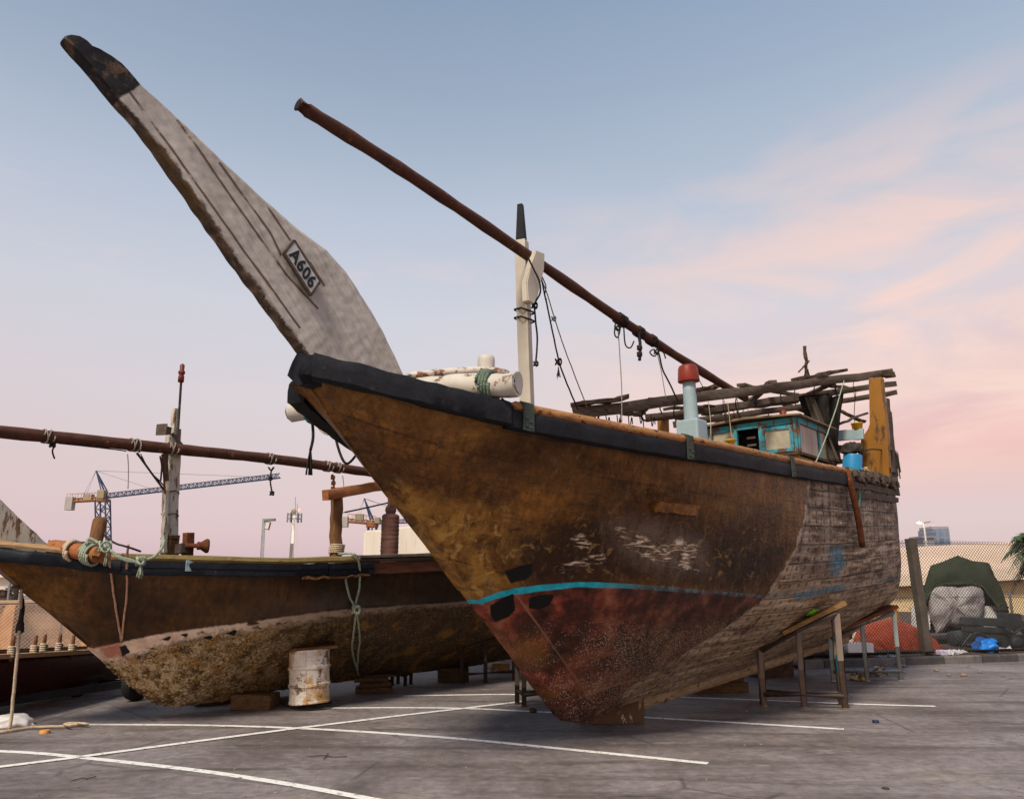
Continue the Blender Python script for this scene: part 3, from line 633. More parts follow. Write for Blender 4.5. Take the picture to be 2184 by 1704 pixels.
ribbon([(860, 1484), (1000, 1481.5), (1112, 1481), (1380, 1485), (1600, 1492), (1820, 1501), (1995, 1506)], LW, 'farthest white bay line under the near hull')
bm = BM()
P = [gnd(x, y) for x, y in ((-40, 1641), (150, 1617.5), (400, 1584), (630, 1554), (850, 1527), (985, 1511.5), (1118, 1496))]
rows = []
for i, p in enumerate(P):
    d = (P[min(i+1, len(P)-1)]-P[max(i-1, 0)]).normalized(); n = Vector((-d.y, d.x, 0)); rows.append([p+n*LW/2+Vector((0, 0, .008)), p-n*LW/2+Vector((0, 0, .008))])
grid_bm(bm, rows); tag(part('parking_line', bm, M['line']), 'long white line crossing the other bay lines', 'road marking', kind='structure')
# ================================================================== hull builder
def smoothstep(a, b, x):
    t = np.clip((x-a)/(b-a), 0, 1); return t*t*(3-2*t)
def fnoise(P, sc, amp, off=0):
    return np.array([mnoise.noise(Vector((p[0]*sc+off, p[1]*sc, p[2]*sc)))*amp for p in P])
def hull_grid(ss, nv, zk, Zs, Wd, ee, kt, ee2):
    """port side grid [ns][nv] of local points (s, -w, z)"""
    v = np.linspace(0, 1, nv)**1.7
    G = np.zeros((len(ss), nv, 3))
    for i, s in enumerate(ss):
        z0, z1, W_, e = zk(s), Zs(s), Wd(s), ee(s)
        m_, bl_ = ee2(s); g_ = 1-.10*(1-v)**2; lin = np.maximum(m_*v, 1e-6)
        fb = (lin**-5.0+g_**-5.0)**-.2; fb /= fb[-1]
        wv = kt+(max(W_-kt, 0.0))*((1-bl_)*v**e+bl_*fb)
        G[i, :, 0] = s; G[i, :, 1] = -wv; G[i, :, 2] = z0+(z1-z0)*v
    return G
def build_hull(name, G, mat, parent, fields, F, disp, kt):
    """mirror the port grid, close keel/stem and transom, write paint fields as attributes"""
    ns, nv, _ = G.shape
    # displacement along normal
    du = np.gradient(G, axis=0); dv = np.gradient(G, axis=1)
    N = np.cross(dv, du); N /= (np.linalg.norm(N, axis=2, keepdims=True)+1e-9)
    if N[ns//2, nv//2, 1] > 0: N = -N
    flat = G.reshape(-1, 3)
    d = disp(flat, G).reshape(ns, nv, 1)
    fade = np.ones((ns, nv, 1)); fade[:, 0] = .3; fade[:, 1] = .6
    Gp = G+N*d*fade; Gp[:, :, 1] = np.minimum(Gp[:, :, 1], -.02)
    Gs = Gp.copy(); Gs[:, :, 1] *= -1
    V = np.concatenate([Gp.reshape(-1, 3), Gs.reshape(-1, 3)]); o = ns*nv
    I = np.arange(ns*nv).reshape(ns, nv)
    q = np.stack([I[:-1, :-1], I[:-1, 1:], I[1:, 1:], I[1:, :-1]], -1).reshape(-1, 4)
    qs = q[:, ::-1]+o
    keel = np.stack([I[:-1, 0], I[1:, 0], I[1:, 0]+o, I[:-1, 0]+o], -1)
    tr = np.stack([I[-1, :-1], I[-1, 1:], I[-1, 1:]+o, I[-1, :-1]+o], -1)
    fr = np.stack([I[0, 1:], I[0, :-1], I[0, :-1]+o, I[0, 1:]+o], -1)
    faces = np.concatenate([q, qs, keel, tr, fr])
    me = bpy.data.meshes.new(name); me.from_pydata(V.tolist(), [], faces.tolist())
    for k, a in fields.items():
        at_ = me.attributes.new(k, 'FLOAT', 'POINT'); arr = np.concatenate([a.reshape(-1), a.reshape(-1)]).astype(np.float32); at_.data.foreach_set('value', arr)
    sm = np.ones(len(faces), bool); sm[len(q)*2:] = False; me.polygons.foreach_set('use_smooth', sm)
    return link(name, me, mat, parent), Gp
def gproj(G, F):
    X = F.ox+G[..., 0]*F.c-G[..., 1]*F.s; Y = F.oy+G[..., 0]*F.s+G[..., 1]*F.c; dz = G[..., 2]-CH
    f = Y*CP+dz*SP; up = -Y*SP+dz*CP
    return 1092+FPX*X/f, 852-FPX*up/f
def seg_dist(px, py, poly):
    best = np.full(px.shape, 1e9)
    for (x0, y0), (x1, y1) in zip(poly[:-1], poly[1:]):
        dx, dy = x1-x0, y1-y0; t = np.clip(((px-x0)*dx+(py-y0)*dy)/(dx*dx+dy*dy+1e-9), 0, 1)
        best = np.minimum(best, np.hypot(px-x0-t*dx, py-y0-t*dy))
    return best
def poly_sdf(px, py, poly):
    """positive inside"""
    d = seg_dist(px, py, poly+[poly[0]]); ins = np.zeros(px.shape, bool)
    n = len(poly)
    for i in range(n):
        x0, y0 = poly[i]; x1, y1 = poly[(i+1) % n]
        c = ((y0 > py) != (y1 > py)) & (px < (x1-x0)*(py-y0)/((y1-y0) if y1 != y0 else 1e-9)+x0)
        ins ^= c
    return np.where(ins, d, -d)
def tabf(t):
    xs = [a for a, _ in t]; ys = [b for _, b in t]
    return lambda x: float(np.interp(x, xs, ys))
# smooth interpolation
def stab(t):
    P = smooth_pts([Vector((a, b, 0)) for a, b in t], 8); return tabf([(p.x, p.y) for p in P])
# ================================================================== DHOW 1 (near)
D1 = thing('wooden_dhow', 'large near dhow with tall white prow plated A606 and turquoise waterline stripe', 'boat', (B1.ox, B1.oy, 0), B1.a)
zk1 = tabf([(-3.56, 3.49), (-3.15, 3.08), (-2.42, 2.38), (-1.37, 1.46), (-.76, .92), (-.36, .555), (-.16, .375), (-.04, .275), (.06, .215), (.16, .180), (.27, .165), (.42, .168), (.62, .19), (1.2, .255), (9.2, .66)])
Z1 = stab([(-3.7, 3.415), (-3.27, 3.33), (-2.91, 3.26), (-2.48, 3.18), (-2.12, 3.125), (-1.53, 3.07), (-.4, 3.02), (1.36, 3.04), (3, 3.10), (4.66, 3.18), (6.5, 3.29), (8.33, 3.40), (9.2, 3.48)])
def W1(s):
    u = (s+3.9)/5.5
    w_ = 0.05 if u <= 0 else 1.75*(1-(1-min(u, 1))**2.2)
    if s > 3: w_ -= .6*((s-3)/6.5)**2
    return w_
e1f = stab([(-4, .95), (-2, .92), (-.6, .84), (.6, .74), (2, .60), (4, .44), (6, .34), (9.2, .27)])
ss1 = np.concatenate([np.linspace(-3.44, .7, 230), np.linspace(.72, 9.0, 250)])
m1f = stab([(-4, 2.0), (1, 1.9), (3, 2.1), (5, 2.4), (7, 2.9), (9.2, 3.5)]); b1f = stab([(-4, 0), (-1.6, .0), (0, .25), (2.2, .9), (3.5, 1), (9.2, 1)])
G = hull_grid(ss1, 180, zk1, Z1, W1, e1f, .075, lambda s: (m1f(s), min(max(b1f(s), 0), 1)))
px, py = gproj(G, B1)
ST1 = [(990, 1295), (1015, 1287), (1035, 1277), (1060, 1268), (1100, 1257), (1160, 1250), (1230, 1244), (1330, 1247), (1430, 1253), (1530, 1262), (1630, 1270), (1700, 1266), (1770, 1256), (1900, 1235)]
yst = np.interp(px, [a for a, _ in ST1], [b for _, b in ST1]); hw = np.interp(px, [1000, 1015, 1100, 1300, 1640, 1770], [5, 6, 6.5, 5, 3.5, 2.5])
f1 = {}
f1['stripe'] = hw-np.abs(py-yst)
f1['fade'] = smoothstep(1250, 1420, px)*.9
red = py-yst
PB = [(1000, 1727), (1050, 1725), (1110, 1715), (1180, 1690), (1240, 1655), (1266, 1640), (1325, 1560), (1375, 1480), (1425, 1400), (1448, 1368), (1470, 1330), (1600, 1300)]
bx = np.interp(py, [a for a, _ in PB], [b for _, b in PB])
f1['plank'] = (px-bx)*np.where(py > 1266, .5, .9)
f1['plup'] = (py < 1262).astype(float)
f1['plow'] = smoothstep(1180, 1290, py-(px-1640)*.12)
f1['red'] = red
f1['nose'] = smoothstep(1300, 1120, px)*smoothstep(1300, 1400, py)
f1['barn'] = smoothstep(55, 120, red)*(1-smoothstep(-4, 6, f1['plank']))*(.35+.65*smoothstep(1080, 1250, px))
cr_y = np.interp(px, [1080, 1250, 1430, 1640], [1500, 1345, 1335, 1300])
f1['crust'] = smoothstep(-14, 25, py-cr_y)*smoothstep(1180, 1420, px)
RG = [(1098, 1262), (1150, 1335), (1200, 1405), (1250, 1478), (1262, 1494)]
rgd = seg_dist(px, py, RG); f1['ridge'] = np.maximum(2.2-rgd, 2.5-seg_dist(px, py, [(1250, 1478), (1310, 1457), (1385, 1439), (1440, 1428)]))
patches = [[(1076, 1216), (1102, 1207), (1135, 1200), (1133, 1222), (1120, 1234), (1088, 1241)], [(1045, 1290), (1068, 1276), (1094, 1264), (1098, 1300), (1082, 1316), (1056, 1326), (1046, 1308)], [(1128, 1272), (1150, 1264), (1180, 1264), (1172, 1286), (1150, 1295), (1126, 1293)]]
f1['patch'] = np.max([poly_sdf(px, py, p) for p in patches], 0)
scr = [[(1310, 1130), (1345, 1128), (1395, 1165), (1455, 1150), (1490, 1168), (1475, 1190), (1485, 1216), (1430, 1208), (1375, 1190), (1335, 1165)], [(1182, 1211), (1230, 1190), (1288, 1180), (1292, 1190), (1240, 1202), (1190, 1217)], [(1222, 1150), (1240, 1138), (1258, 1165), (1236, 1172)], [(1040, 1250), (1044, 1228), (1050, 1230), (1046, 1262)]]
f1['scrape'] = np.max([poly_sdf(px, py, p) for p in scr], 0)
f1['ptop'] = smoothstep(1190, 1085, py)
f1['stain_shade'] = poly_sdf(px, py, [(1090, 1130), (1240, 1085), (1420, 1105), (1600, 1120), (1690, 1170), (1640, 1262), (1330, 1244), (1130, 1246), (1085, 1200)])  # zone where the hull's shade is painted dark
f1['golden_sheen'] = poly_sdf(px, py, [(800, 1000), (860, 1040), (960, 1080), (1090, 1090), (1110, 1180), (1060, 1260), (1005, 1290), (900, 1150)])  # bow zone that gets the painted highlights
f1['rednose'] = smoothstep(1400, 1130, px+.35*(py-1400))
f1['smear'] = poly_sdf(px, py, [(1290, 1110), (1400, 1110), (1500, 1150), (1510, 1215), (1420, 1225), (1320, 1185)])
f1['blue'] = np.maximum(poly_sdf(px, py, [(1768, 1172), (1795, 1165), (1800, 1200), (1788, 1230), (1772, 1222)]), poly_sdf(px, py, [(1690, 1268), (1800, 1244), (1802, 1256), (1700, 1276)]))
ft = np.isfinite(px)
dG = np.diff(G, axis=1); gl = np.concatenate([np.zeros((G.shape[0], 1)), np.cumsum(np.linalg.norm(dG, axis=2), axis=1)], 1)
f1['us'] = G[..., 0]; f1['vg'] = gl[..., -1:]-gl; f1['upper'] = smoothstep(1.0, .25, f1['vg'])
def disp1(flat, G_):
    d = fnoise(flat*np.array([.5, 1, 1]), 1.6, .018)+fnoise(flat, 4.5, .006, 7)
    d = d.reshape(G_.shape[:2])
    # garboard step, crust, torn edge of the covering
    ins = np.clip((rgd*np.sign(px-np.interp(py, [b for _, b in RG], [a for a, _ in RG])))/6, -1, 1)*((py > 1255) & (py < 1500))*.010
    d += ins
    d += np.where(f1['plank'] < 0, .014, 0.0)
    d += np.clip(f1['barn'], 0, 1)*fnoise(flat, 22, .006, 3).reshape(d.shape)
    return d.reshape(-1)
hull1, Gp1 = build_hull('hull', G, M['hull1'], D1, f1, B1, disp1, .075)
# inner bulwark deck
bm = BM(); rows = []
for s in np.linspace(-1.9, 8.95, 40):
    zz = Z1(s)-.45; wv = max(W1(s)*(.88 if s > 2.5 else .78 if s > -.5 else .62)-.06, .03)
    rows.append([Vector((s, -wv, zz)), Vector((s, 0, zz+.04)), Vector((s, wv, zz))])
grid_bm(bm, rows); part('deck', bm, M['deck'], D1)
# keel timber
bm = BM(); rows = []
for i, s in enumerate(np.linspace(1.45, 9.05, 46)):
    z = zk1(s); h = .12; wv = .085+.008*math.sin(i*1.7)
    rows.append([Vector((s, -wv, z+.06)), Vector((s, -wv*1.02, z-h*.7)), Vector((s, -wv*.8, z-h)), Vector((s, wv*.8, z-h)), Vector((s, wv*1.02, z-h*.7)), Vector((s, wv, z+.06))])
V = grid_bm(bm, rows); bm.faces.new(V[0]); bm.faces.new(V[-1]); jitter(bm, .012, 5, 2); part('keel', bm, M['keel'], D1)
# rails: path along the sheer on one side
def sheer_path(s0, s1, n, Zf, Wf, side, dz=0., dw=0.):
    out = []
    for s in np.linspace(s0, s1, n):
        p = Vector((s, side*(Wf(s)+dw), Zf(s)+dz)); a = Vector((s-.05, side*(Wf(s-.05)+dw), Zf(s-.05)+dz)); b = Vector((s+.05, side*(Wf(s+.05)+dw), Zf(s+.05)+dz))
        d = (b-a).normalized(); o = d.cross(Vector((0, 0, 1))).normalized()
        if o.y*side < 0: o = -o
        out.append((p, o, Vector((0, 0, 1))))
    return out
for side in (-1, 1):
    bm = BM(); pa = sheer_path(-3.58 if side < 0 else -3.3, -2.08, 30, Z1, W1, side, .0, .0)
    sec = [(-.05, -.10), (.07, -.118), (.098, -.10), (.104, .0), (.105, .075), (.085, .10), (.02, .105), (-.06, .095)]
    sweep(bm, pa, sec); jitter(bm, .014, 7, side)
    part('bow_rail', bm, M['black'], D1, autos=math.radians(50))
    bm = BM(); pa = sheer_path(-2.1, 4.92, 80, Z1, W1, side)
    sec = [(-.04, -.125), (.05, -.13), (.075, -.115), (.082, -.03), (.08, .02), (.06, .042), (-.04, .048)]
    sweep(bm, pa, sec); jitter(bm, .008, 5, 4+side)
    part('rubbing_strake', bm, M['black'], D1, autos=math.radians(40))
    bm = BM(); pa = sheer_path(-2.15, 4.9, 60, Z1, W1, side, .085, .03)
    tube(bm, [p for p, _, _ in pa], .047, 12); jitter(bm, .004, 9, 1)
    rp = part('rail_pipe', bm, M['rust_pipe'], D1, True)
    for s in (-1.92, .0, 2.4):
        bm = BM(); pa = sheer_path(s-.05, s+.05, 4, Z1, W1, side)
        sweep(bm, pa, [(.088, -.13), (.1, -.13), (.1, .04), (.1, .115), (.03, .146), (-.04, .11), (-.03, .10), (.03, .136), (.088, .105)])
        for k, (a, b) in enumerate(((.3, -.02), (.7, -.05), (.3, -.09), (.7, -.1))):
            p, o, u = pa[1]; q = p+(pa[2][0]-p)*(a*3-1)+u*b+o*.098; lathe(bm, q, o, [(0, .014), (.012, .012), (.016, .005)], 8)
        part('strap', bm, M['strap'], rp)
# cap of stem where both bow rails meet
bm = BM()
p0 = Vector((-3.60, 0, 3.43))
rows = []
for i, t in enumerate(np.linspace(0, 1, 5)):
    x = -3.60+.18*t; wv = .06+.08*t; rows.append([Vector((x-.03, -wv, 3.36-.02*t)), Vector((x, -wv*1.05, 3.48)), Vector((x+.02, -wv*.6, 3.56)), Vector((x+.02, wv*.6, 3.56)), Vector((x, wv*1.05, 3.48)), Vector((x-.03, wv, 3.36-.02*t)), Vector((x+.05, wv*.6, 3.29)), Vector((x+.05, -wv*.6, 3.29))])
V = grid_bm(bm, rows, True); bm.faces.new(V[0]); bm.faces.new(V[-1]); subdiv(bm, 1); jitter(bm, .015, 8, 9); part('stem_cap', bm, M['black'], D1, autos=math.radians(50))
# prow board --------------------------------------------------------
LO = [(672, 812), (640, 768), (600, 715), (560, 661), (480, 553), (440, 494), (400, 438), (360, 382), (320, 325), (278, 270), (235, 215), (205, 172), (180, 135), (158, 108), (143, 92), (136, 82)]
UP = [(890, 850), (865, 804), (843, 755), (820, 708), (795, 663), (760, 608), (735, 572), (700, 534), (640, 489), (560, 419), (520, 382), (480, 347), (440, 308), (400, 268), (340, 213), (300, 179), (285, 160), (262, 134), (240, 118), (215, 103), (206, 100), (198, 97), (188, 86), (172, 76), (155, 72), (142, 74)]
def resample(P, n):
    P = [Vector((a, b, 0)) for a, b in P]; d = [0]
    for a, b in zip(P[:-1], P[1:]): d.append(d[-1]+(b-a).length)
    t = np.linspace(0, d[-1], n); return np.stack([np.interp(t, d, [p.x for p in P]), np.interp(t, d, [p.y for p in P])], 1)
nu, nw = 260, 70
LO = [(x+15*min(1, max(.25, (y-70)/180)), y-11*min(1, max(.25, (y-70)/180))) for x, y in LO]
lo_, up_ = resample(LO, nu), resample(UP, nu)
vv = np.linspace(0, 1, nw)
PX = lo_[:, None, 0]*(1-vv)+up_[:, None, 0]*vv; PY = lo_[:, None, 1]*(1-vv)+up_[:, None, 1]*vv
P0 = np.zeros((nu, nw, 3))
for i in range(nu):
    for j in range(nw): P0[i, j] = B1.q(PX[i, j], PY[i, j], -.065)
th = .065
ed = np.minimum(vv, 1-vv)*18; rnd_ = np.clip(ed, 0, 1)**.5
P0[:, :, 1] = -(th*(.72+.28*rnd_))[None, :]
tipf = np.clip((nu-1-np.arange(nu))/10, 0, 1)**.5; P0[:, :, 1] *= (.6+.4*tipf)[:, None]
flat = P0.reshape(-1, 3)
PS = P0.copy()
dn = fnoise(flat, 3.5, .010).reshape(nu, nw)+fnoise(flat, 14, .004, 3).reshape(nu, nw)
PS[:, :, 1] -= dn*.8
# nibble the edges
for j, a in ((0, .007), (1, .006), (2, .004), (nw-1, .004)):
    nz = fnoise(P0[:, j], 9, a, 5); PS[:, j, 2] += nz; PS[:, j, 0] += nz
SE = [[(277, 198), (349, 294), (407, 376), (458, 448), (506, 516), (554, 581), (580, 617), (619, 672), (640, 700)],
      [(379, 258), (420, 314), (472, 390), (533, 478), (611, 586), (678, 658)], [(468, 349), (513, 410), (578, 499), (600, 545)], [(564, 432), (619, 513)], [(660, 560), (692, 610)], [(205, 105), (262, 180), (277, 198)]]
fp = {}
fp['seam'] = 1.9-np.min([seg_dist(PX, PY, s) for s in SE], 0)
elo = seg_dist(PX, PY, [tuple(p) for p in lo_[::6]])
ew = np.interp(PY, [100, 230, 330, 500, 700, 790], [8, 5, 12, 7, 6, 5])
fp['edge'] = ew-elo
fp['gash'] = 6-seg_dist(PX, PY, [(268, 275), (300, 300), (330, 330), (352, 352)])
fp['tip'] = (203-PY)*.83+(270-PX)*.55      # painted tip: boundary runs across the board
me = bpy.data.meshes.new('prow'); ST = PS.copy(); ST[:, :, 1] *= -1
V = np.concatenate([PS.reshape(-1, 3), ST.reshape(-1, 3)]); o = nu*nw; I = np.arange(o).reshape(nu, nw)
q = np.stack([I[:-1, :-1], I[1:, :-1], I[1:, 1:], I[:-1, 1:]], -1).reshape(-1, 4)
rim = np.concatenate([I[:, 0], I[-1, 1:], I[::-1, -1][1:], I[0, ::-1][1:]])
rq = np.stack([rim[:-1], rim[1:], rim[1:]+o, rim[:-1]+o], -1)
me.from_pydata(V.tolist(), [], np.concatenate([q, q[:, ::-1]+o, rq]).tolist())
for k, a in fp.items():
    a_ = me.attributes.new(k, 'FLOAT', 'POINT'); a_.data.foreach_set('value', np.concatenate([a.reshape(-1)]*2).astype(np.float32))
me.update(); prow = link('prow', me, M['prow'], D1)
bmx = bmesh.new(); bmx.from_mesh(me); bmesh.ops.recalc_face_normals(bmx, faces=bmx.faces); bmx.to_mesh(me); bmx.free()
# number plate ------------------------------------------------------
yp = -.125
c4 = [B1.q(*p, yp) for p in ((607, 540), (664, 629), (683, 600), (628, 513))]
bm = BM(); prism(bm, c4, (0, .03, 0)); bmesh.ops.bevel(bm, geom=bm.edges[:], offset=.004, segments=1, affect='EDGES')
plate = part('number_plate', bm, M['plate'], prow)
bm = BM()
for a, b in ((0, 1), (1, 2), (2, 3), (3, 0)):
    bar(bm, c4[a]+Vector((0, .012, 0)), c4[b]+Vector((0, .012, 0)), .022, .03, (0, 1, 0))
fr_ = part('plate_frame', bm, M['grey_wood'], prow)
def text_on(txt, quad, off, name, parent, mat, bold=.02, mx=.08, my=.12):
    cu = bpy.data.curves.new(name, 'FONT'); cu.body = txt; cu.size = 1; cu.offset = bold; cu.extrude = 0.012; cu.resolution_u = 3; cu.space_character = 1.08
    ob = bpy.data.objects.new(name, cu); COL.objects.link(ob)
    me = bpy.data.meshes.new_from_object(ob.evaluated_get(bpy.context.evaluated_depsgraph_get()))
    COL.objects.unlink(ob); bpy.data.objects.remove(ob)
    xs = [v.co.x for v in me.vertices]; ys = [v.co.y for v in me.vertices]; x0, x1, y0, y1 = min(xs), max(xs), min(ys), max(ys)
    a, b, c, d = quad
    for v in me.vertices:
        u = mx+(1-2*mx)*(v.co.x-x0)/(x1-x0); w_ = my+(1-2*my)*(v.co.y-y0)/(y1-y0)
        v.co = a*(1-u)*(1-w_)+b*u*(1-w_)+c*u*w_+d*(1-u)*w_+off*(1+v.co.z*20)
    return link(name, me, mat, parent)
text_on('A606', c4, Vector((0, -.004, 0)), 'lettering', prow, M['ink'], .035)
# mast --------------------------------------------------------------
a, b = B1.q(1124, 858, 0), B1.q(1112, 515, 0); a2 = a+(a-b)*.25
bm = BM(); bar(bm, a2, b, .135, .135, (1, .35, 0), .008); subdiv(bm, 2); jitter(bm, .006, 3); mast = part('mast', bm, M['mast'], D1)
c = B1.q(1110, 437, 0); bm = BM(); d, sx_, uz_ = axes(c-b, (1, .35, 0))
r0 = [b+sx_*i*.052+uz_*j*.052 for i, j in ((-1, -1), (1, -1), (1, 1), (-1, 1))]; r1 = [c+sx_*i*.030+uz_*j*.030 for i, j in ((-1, -1), (1, -1), (1, 1), (-1, 1))]
V = grid_bm(bm, [r0, r1], True); bm.faces.new(V[0]); bm.faces.new(V[1]); part('masthead', bm, M['black'], mast)
# cheek piece that holds the yard
bm = BM(); ck = [(1143, 533), (1163, 541), (1160, 575), (1148, 632), (1138, 648), (1126, 642), (1124, 600), (1135, 560)]
prism(bm, [B1.q(x, y, -.27) for x, y in ck], (0, .09, 0)); bmesh.ops.bevel(bm, geom=bm.edges[:], offset=.012, segments=2, affect='EDGES'); part('mast_cheek', bm, M['mast'], mast, autos=math.radians(40))
# yard
ya = [B1.q(636, 223, -.16), B1.q(880, 378, -.16), B1.q(1130, 548, -.16), B1.q(1375, 716, -.16), B1.q(1590, 850, -.16)]
YD = ya
bm = BM(); yp_ = smooth_pts(ya, 8); rr = [.062+.004*math.sin(i*2.1)+.002*math.sin(i*5.) for i in range(len(yp_))]
d0 = (yp_[0]-yp_[1]).normalized()
tube(bm, yp_, .062, 14, True, rr=rr); jitter(bm, .004, 8)
yard = part('yard', bm, M['yard'], D1, True)
bm = BM(); tube(bm, [yp_[0]+d0*.002, yp_[0]+d0*.004], .045, 14); part('hollow_shade', bm, M['dark'], yard)  # flat black disc painted as the shade inside a hollow end
# cross log, windlass pipe, bitt
bm = BM(); la, lb = B1.q(1108, 822, -1.22), B1.q(872, 830, -.12); ln = 14; pts = []; rr = []
for i in range(ln+1):
    t = i/ln; p = la.lerp(lb, t); p += Vector((mnoise.noise(p*2)*.02, 0, mnoise.noise(p*3)*.02)); pts.append(p); rr.append(.118 if 0 < i < ln else .085)
pts.insert(1, pts[0].lerp(pts[1], .18)); rr.insert(1, .115); rr[0] = .09
tube(bm, pts, .1, 9, rr=[r_*1.04 for r_ in rr]); jitter(bm, .026, 5); log = part('cross_log', bm, M['white_wood'], D1, autos=math.radians(55))
bm = BM(); la2, lb2 = Vector((-2.52, 1.72, 3.46)), Vector((-2.15, .25, 3.52)); pts = [la2.lerp(lb2, t) for t in (0, .02, .2, .4, .6, .8, 1)]; tube(bm, pts, .1, 12, rr=[.085, .108, .112, .115, .115, .11, .1]); jitter(bm, .012, 6); part('cross_log', bm, M['white_wood'], D1, autos=math.radians(55))
bm = BM(); wp = smooth_pts([B1.q(868, 803, -.12), B1.q(950, 795, -.3), B1.q(1030, 791, -.5), B1.q(1086, 795, -.66)], 5)
tube(bm, wp, .042, 10, rr=[.042]*(len(wp)-3)+[.036, .028, .015]); jitter(bm, .004, 10); part('windlass_pipe', bm, M['white_rust'], D1, True)
bm = BM(); bq = B1.q(1037, 795, -.45); lathe(bm, bq+Vector((0, 0, -.3)), (0, 0, 1), [(0, .075), (.30, .078), (.33, .085), (.42, .085), (.46, .08), (.47, .07)], 16); jitter(bm, .006, 9); part('bitt', bm, M['white_wood'], D1, autos=math.radians(50))
# patch board on the flank
def on_hull(x, y):
    d2 = (px-x)**2+(py-y)**2; i, j = np.unravel_index(np.argmin(d2), d2.shape)
    i = min(max(i, 1), G.shape[0]-2); j = min(max(j, 1), G.shape[1]-2)
    p = Vector(Gp1[i, j]); n = Vector(np.cross(Gp1[i+1, j]-Gp1[i-1, j], Gp1[i, j+1]-Gp1[i, j-1])).normalized()
    if n.y > 0: n = -n
    return p, n
def hull_slab(corn, t, name, mat, nx=8, ny=3, jit=.006):
    a, b, c_, d_ = [Vector((*k, 0)) for k in corn]; rows = []; rows2 = []
    for i in range(nx+1):
        r, r2 = [], []
        for j in range(ny+1):
            u, v_ = i/nx, j/ny; k = a*(1-u)*(1-v_)+b*u*(1-v_)+c_*u*v_+d_*(1-u)*v_; p, n = on_hull(k.x, k.y)
            r.append(p+n*t); r2.append(p-n*.02)
        rows.append(r); rows2.append(r2)
    bm = BM(); A = grid_bm(bm, rows); Bq = grid_bm(bm, rows2)
    def side(l1, l2):
        for k in range(len(l1)-1): bm.faces.new((l1[k], l1[k+1], l2[k+1], l2[k]))
    side(A[0], Bq[0]); side(A[-1], Bq[-1]); side([r[0] for r in A], [r[0] for r in Bq]); side([r[-1] for r in A], [r[-1] for r in Bq])
    jitter(bm, jit, 6); return part(name, bm, mat, D1, autos=math.radians(50))
def m_patchboard():
    t = NT('painted_over_board'); col, a, b, c_ = hull_wood(t, 2.3); return t.fin(col, .5, b, .5, .02, .4)
M['pb'] = m_patchboard()
hull_slab([(1391, 1066), (1479, 1076), (1474, 1094), (1387, 1084)], .075, 'fender_board', M['pb'])
# rusty iron strap hanging at the aft quarter
p0, n0 = on_hull(1800, 1035); p1, n1 = on_hull(1826, 1165)
bm = BM(); tube(bm, smooth_pts([Vector((p0.x, p0.y, Z1(p0.x)+.13))+n0*.06, p0+n0*.10, p0.lerp(p1, .5)+n1*.11, p1+n1*.09], 4), .045, 8); part('fender_pole', bm, M['rust'], D1, True)
# torn shelf planks at the quarter
bm = BM()
for k in range(22):
    s = 4.9+k*.17; z = Z1(s)+.06+random.uniform(-.04, .08); rough_bar(bm, (s, -W1(s)-.07+random.uniform(-.02, .03), z), (s+.45, -W1(s+.3)-.02, z+random.uniform(-.05, .06)), .07, .09, .015, 4, seed=k)
part('broken_cap_rail', bm, M['grey_wood'], D1)
for side in (-1, 1):
    for k, (dz, sa, sb) in enumerate(((-.10, 4.95, 9.0), (-.24, 5.1, 8.95))):
        bm = BM(); sweep(bm, sheer_path(sa, sb, 36, Z1, W1, side, dz, .0), [(-.03, -.05), (.035, -.055), (.045, .04), (-.03, .05)]); jitter(bm, .016, 5, k+side*3); part('wale', bm, M['grey_wood'], D1, autos=math.radians(50))
# rudder
bm = BM(); prism(bm, [Vector((9.02, -.04, .55)), Vector((9.02, -.04, 3.2)), Vector((9.22, -.04, 3.2)), Vector((9.5, -.04, 1.0)), Vector((9.4, -.04, .6))], (0, .08, 0)); part('rudder', bm, M['dark_wood'], D1)
# stern timber -------------------------------------------------------
sp_ = [(1852, 806), (1881, 804), (1884, 850), (1893, 930), (1897, 1030), (1890, 1052), (1836, 1040), (1833, 968), (1837, 935), (1851, 915), (1856, 905)]
bm = BM(); prism(bm, [B1.r(x, y, 8.25) for x, y in sp_], (.16, 0, 0)); bmesh.ops.bevel(bm, geom=bm.edges[:], offset=.012, segments=1, affect='EDGES'); jitter(bm, .006, 4); part('stern_post', bm, M['ochre'], D1)
bm = BM(); rg = random.Random(5)
for k in range(24):        # ragged upright planks of the poop bulwark
    t = k/23; s = 8.42+.62*min(t*1.5, 1); y = -(W1(min(s, 9))+.03)+max(0, t-.66)*2.4
    zt = 5.25-1.0*t+rg.uniform(-.30, .16)
    rough_bar(bm, (s, y, 3.3), (s+rg.uniform(-.05, .06), y+rg.uniform(-.06, .06), zt), .13, .03, .014, 6, (0, 1, 0), k)
for z, w_ in ((3.72, .06), (4.12, .05), (3.5, .07)):
    rough_bar(bm, (8.3, -W1(8.3)-.06, z), (9.12, -W1(9.1)-.04, z+.03), .05, w_*1.5, .012, 5, seed=int(z*10))
rough_bar(bm, (9.12, -1.16, 3.55), (9.12, 1.16, 3.55), .09, .12, .015, 8, seed=77); rough_bar(bm, (9.12, -1.1, 4.1), (9.12, 1.1, 4.05), .06, .09, .015, 8, seed=78)
part('poop_bulwark', bm, M['grey_wood'], D1)
bm = BM()
for k in range(26):        # shreds of netting and splinters on the quarter
    p = B1.r(1896+rg.uniform(-4, 10), 975+rg.uniform(-60, 60), 8.98); q = p+Vector((rg.uniform(-.1, .25), rg.uniform(-.12, .12), rg.uniform(-.4, .1)))
    rough_bar(bm, p, q, rg.uniform(.015, .05), .02, .012, 3, seed=k)
part('splinters', bm, M['dark_wood'], D1)
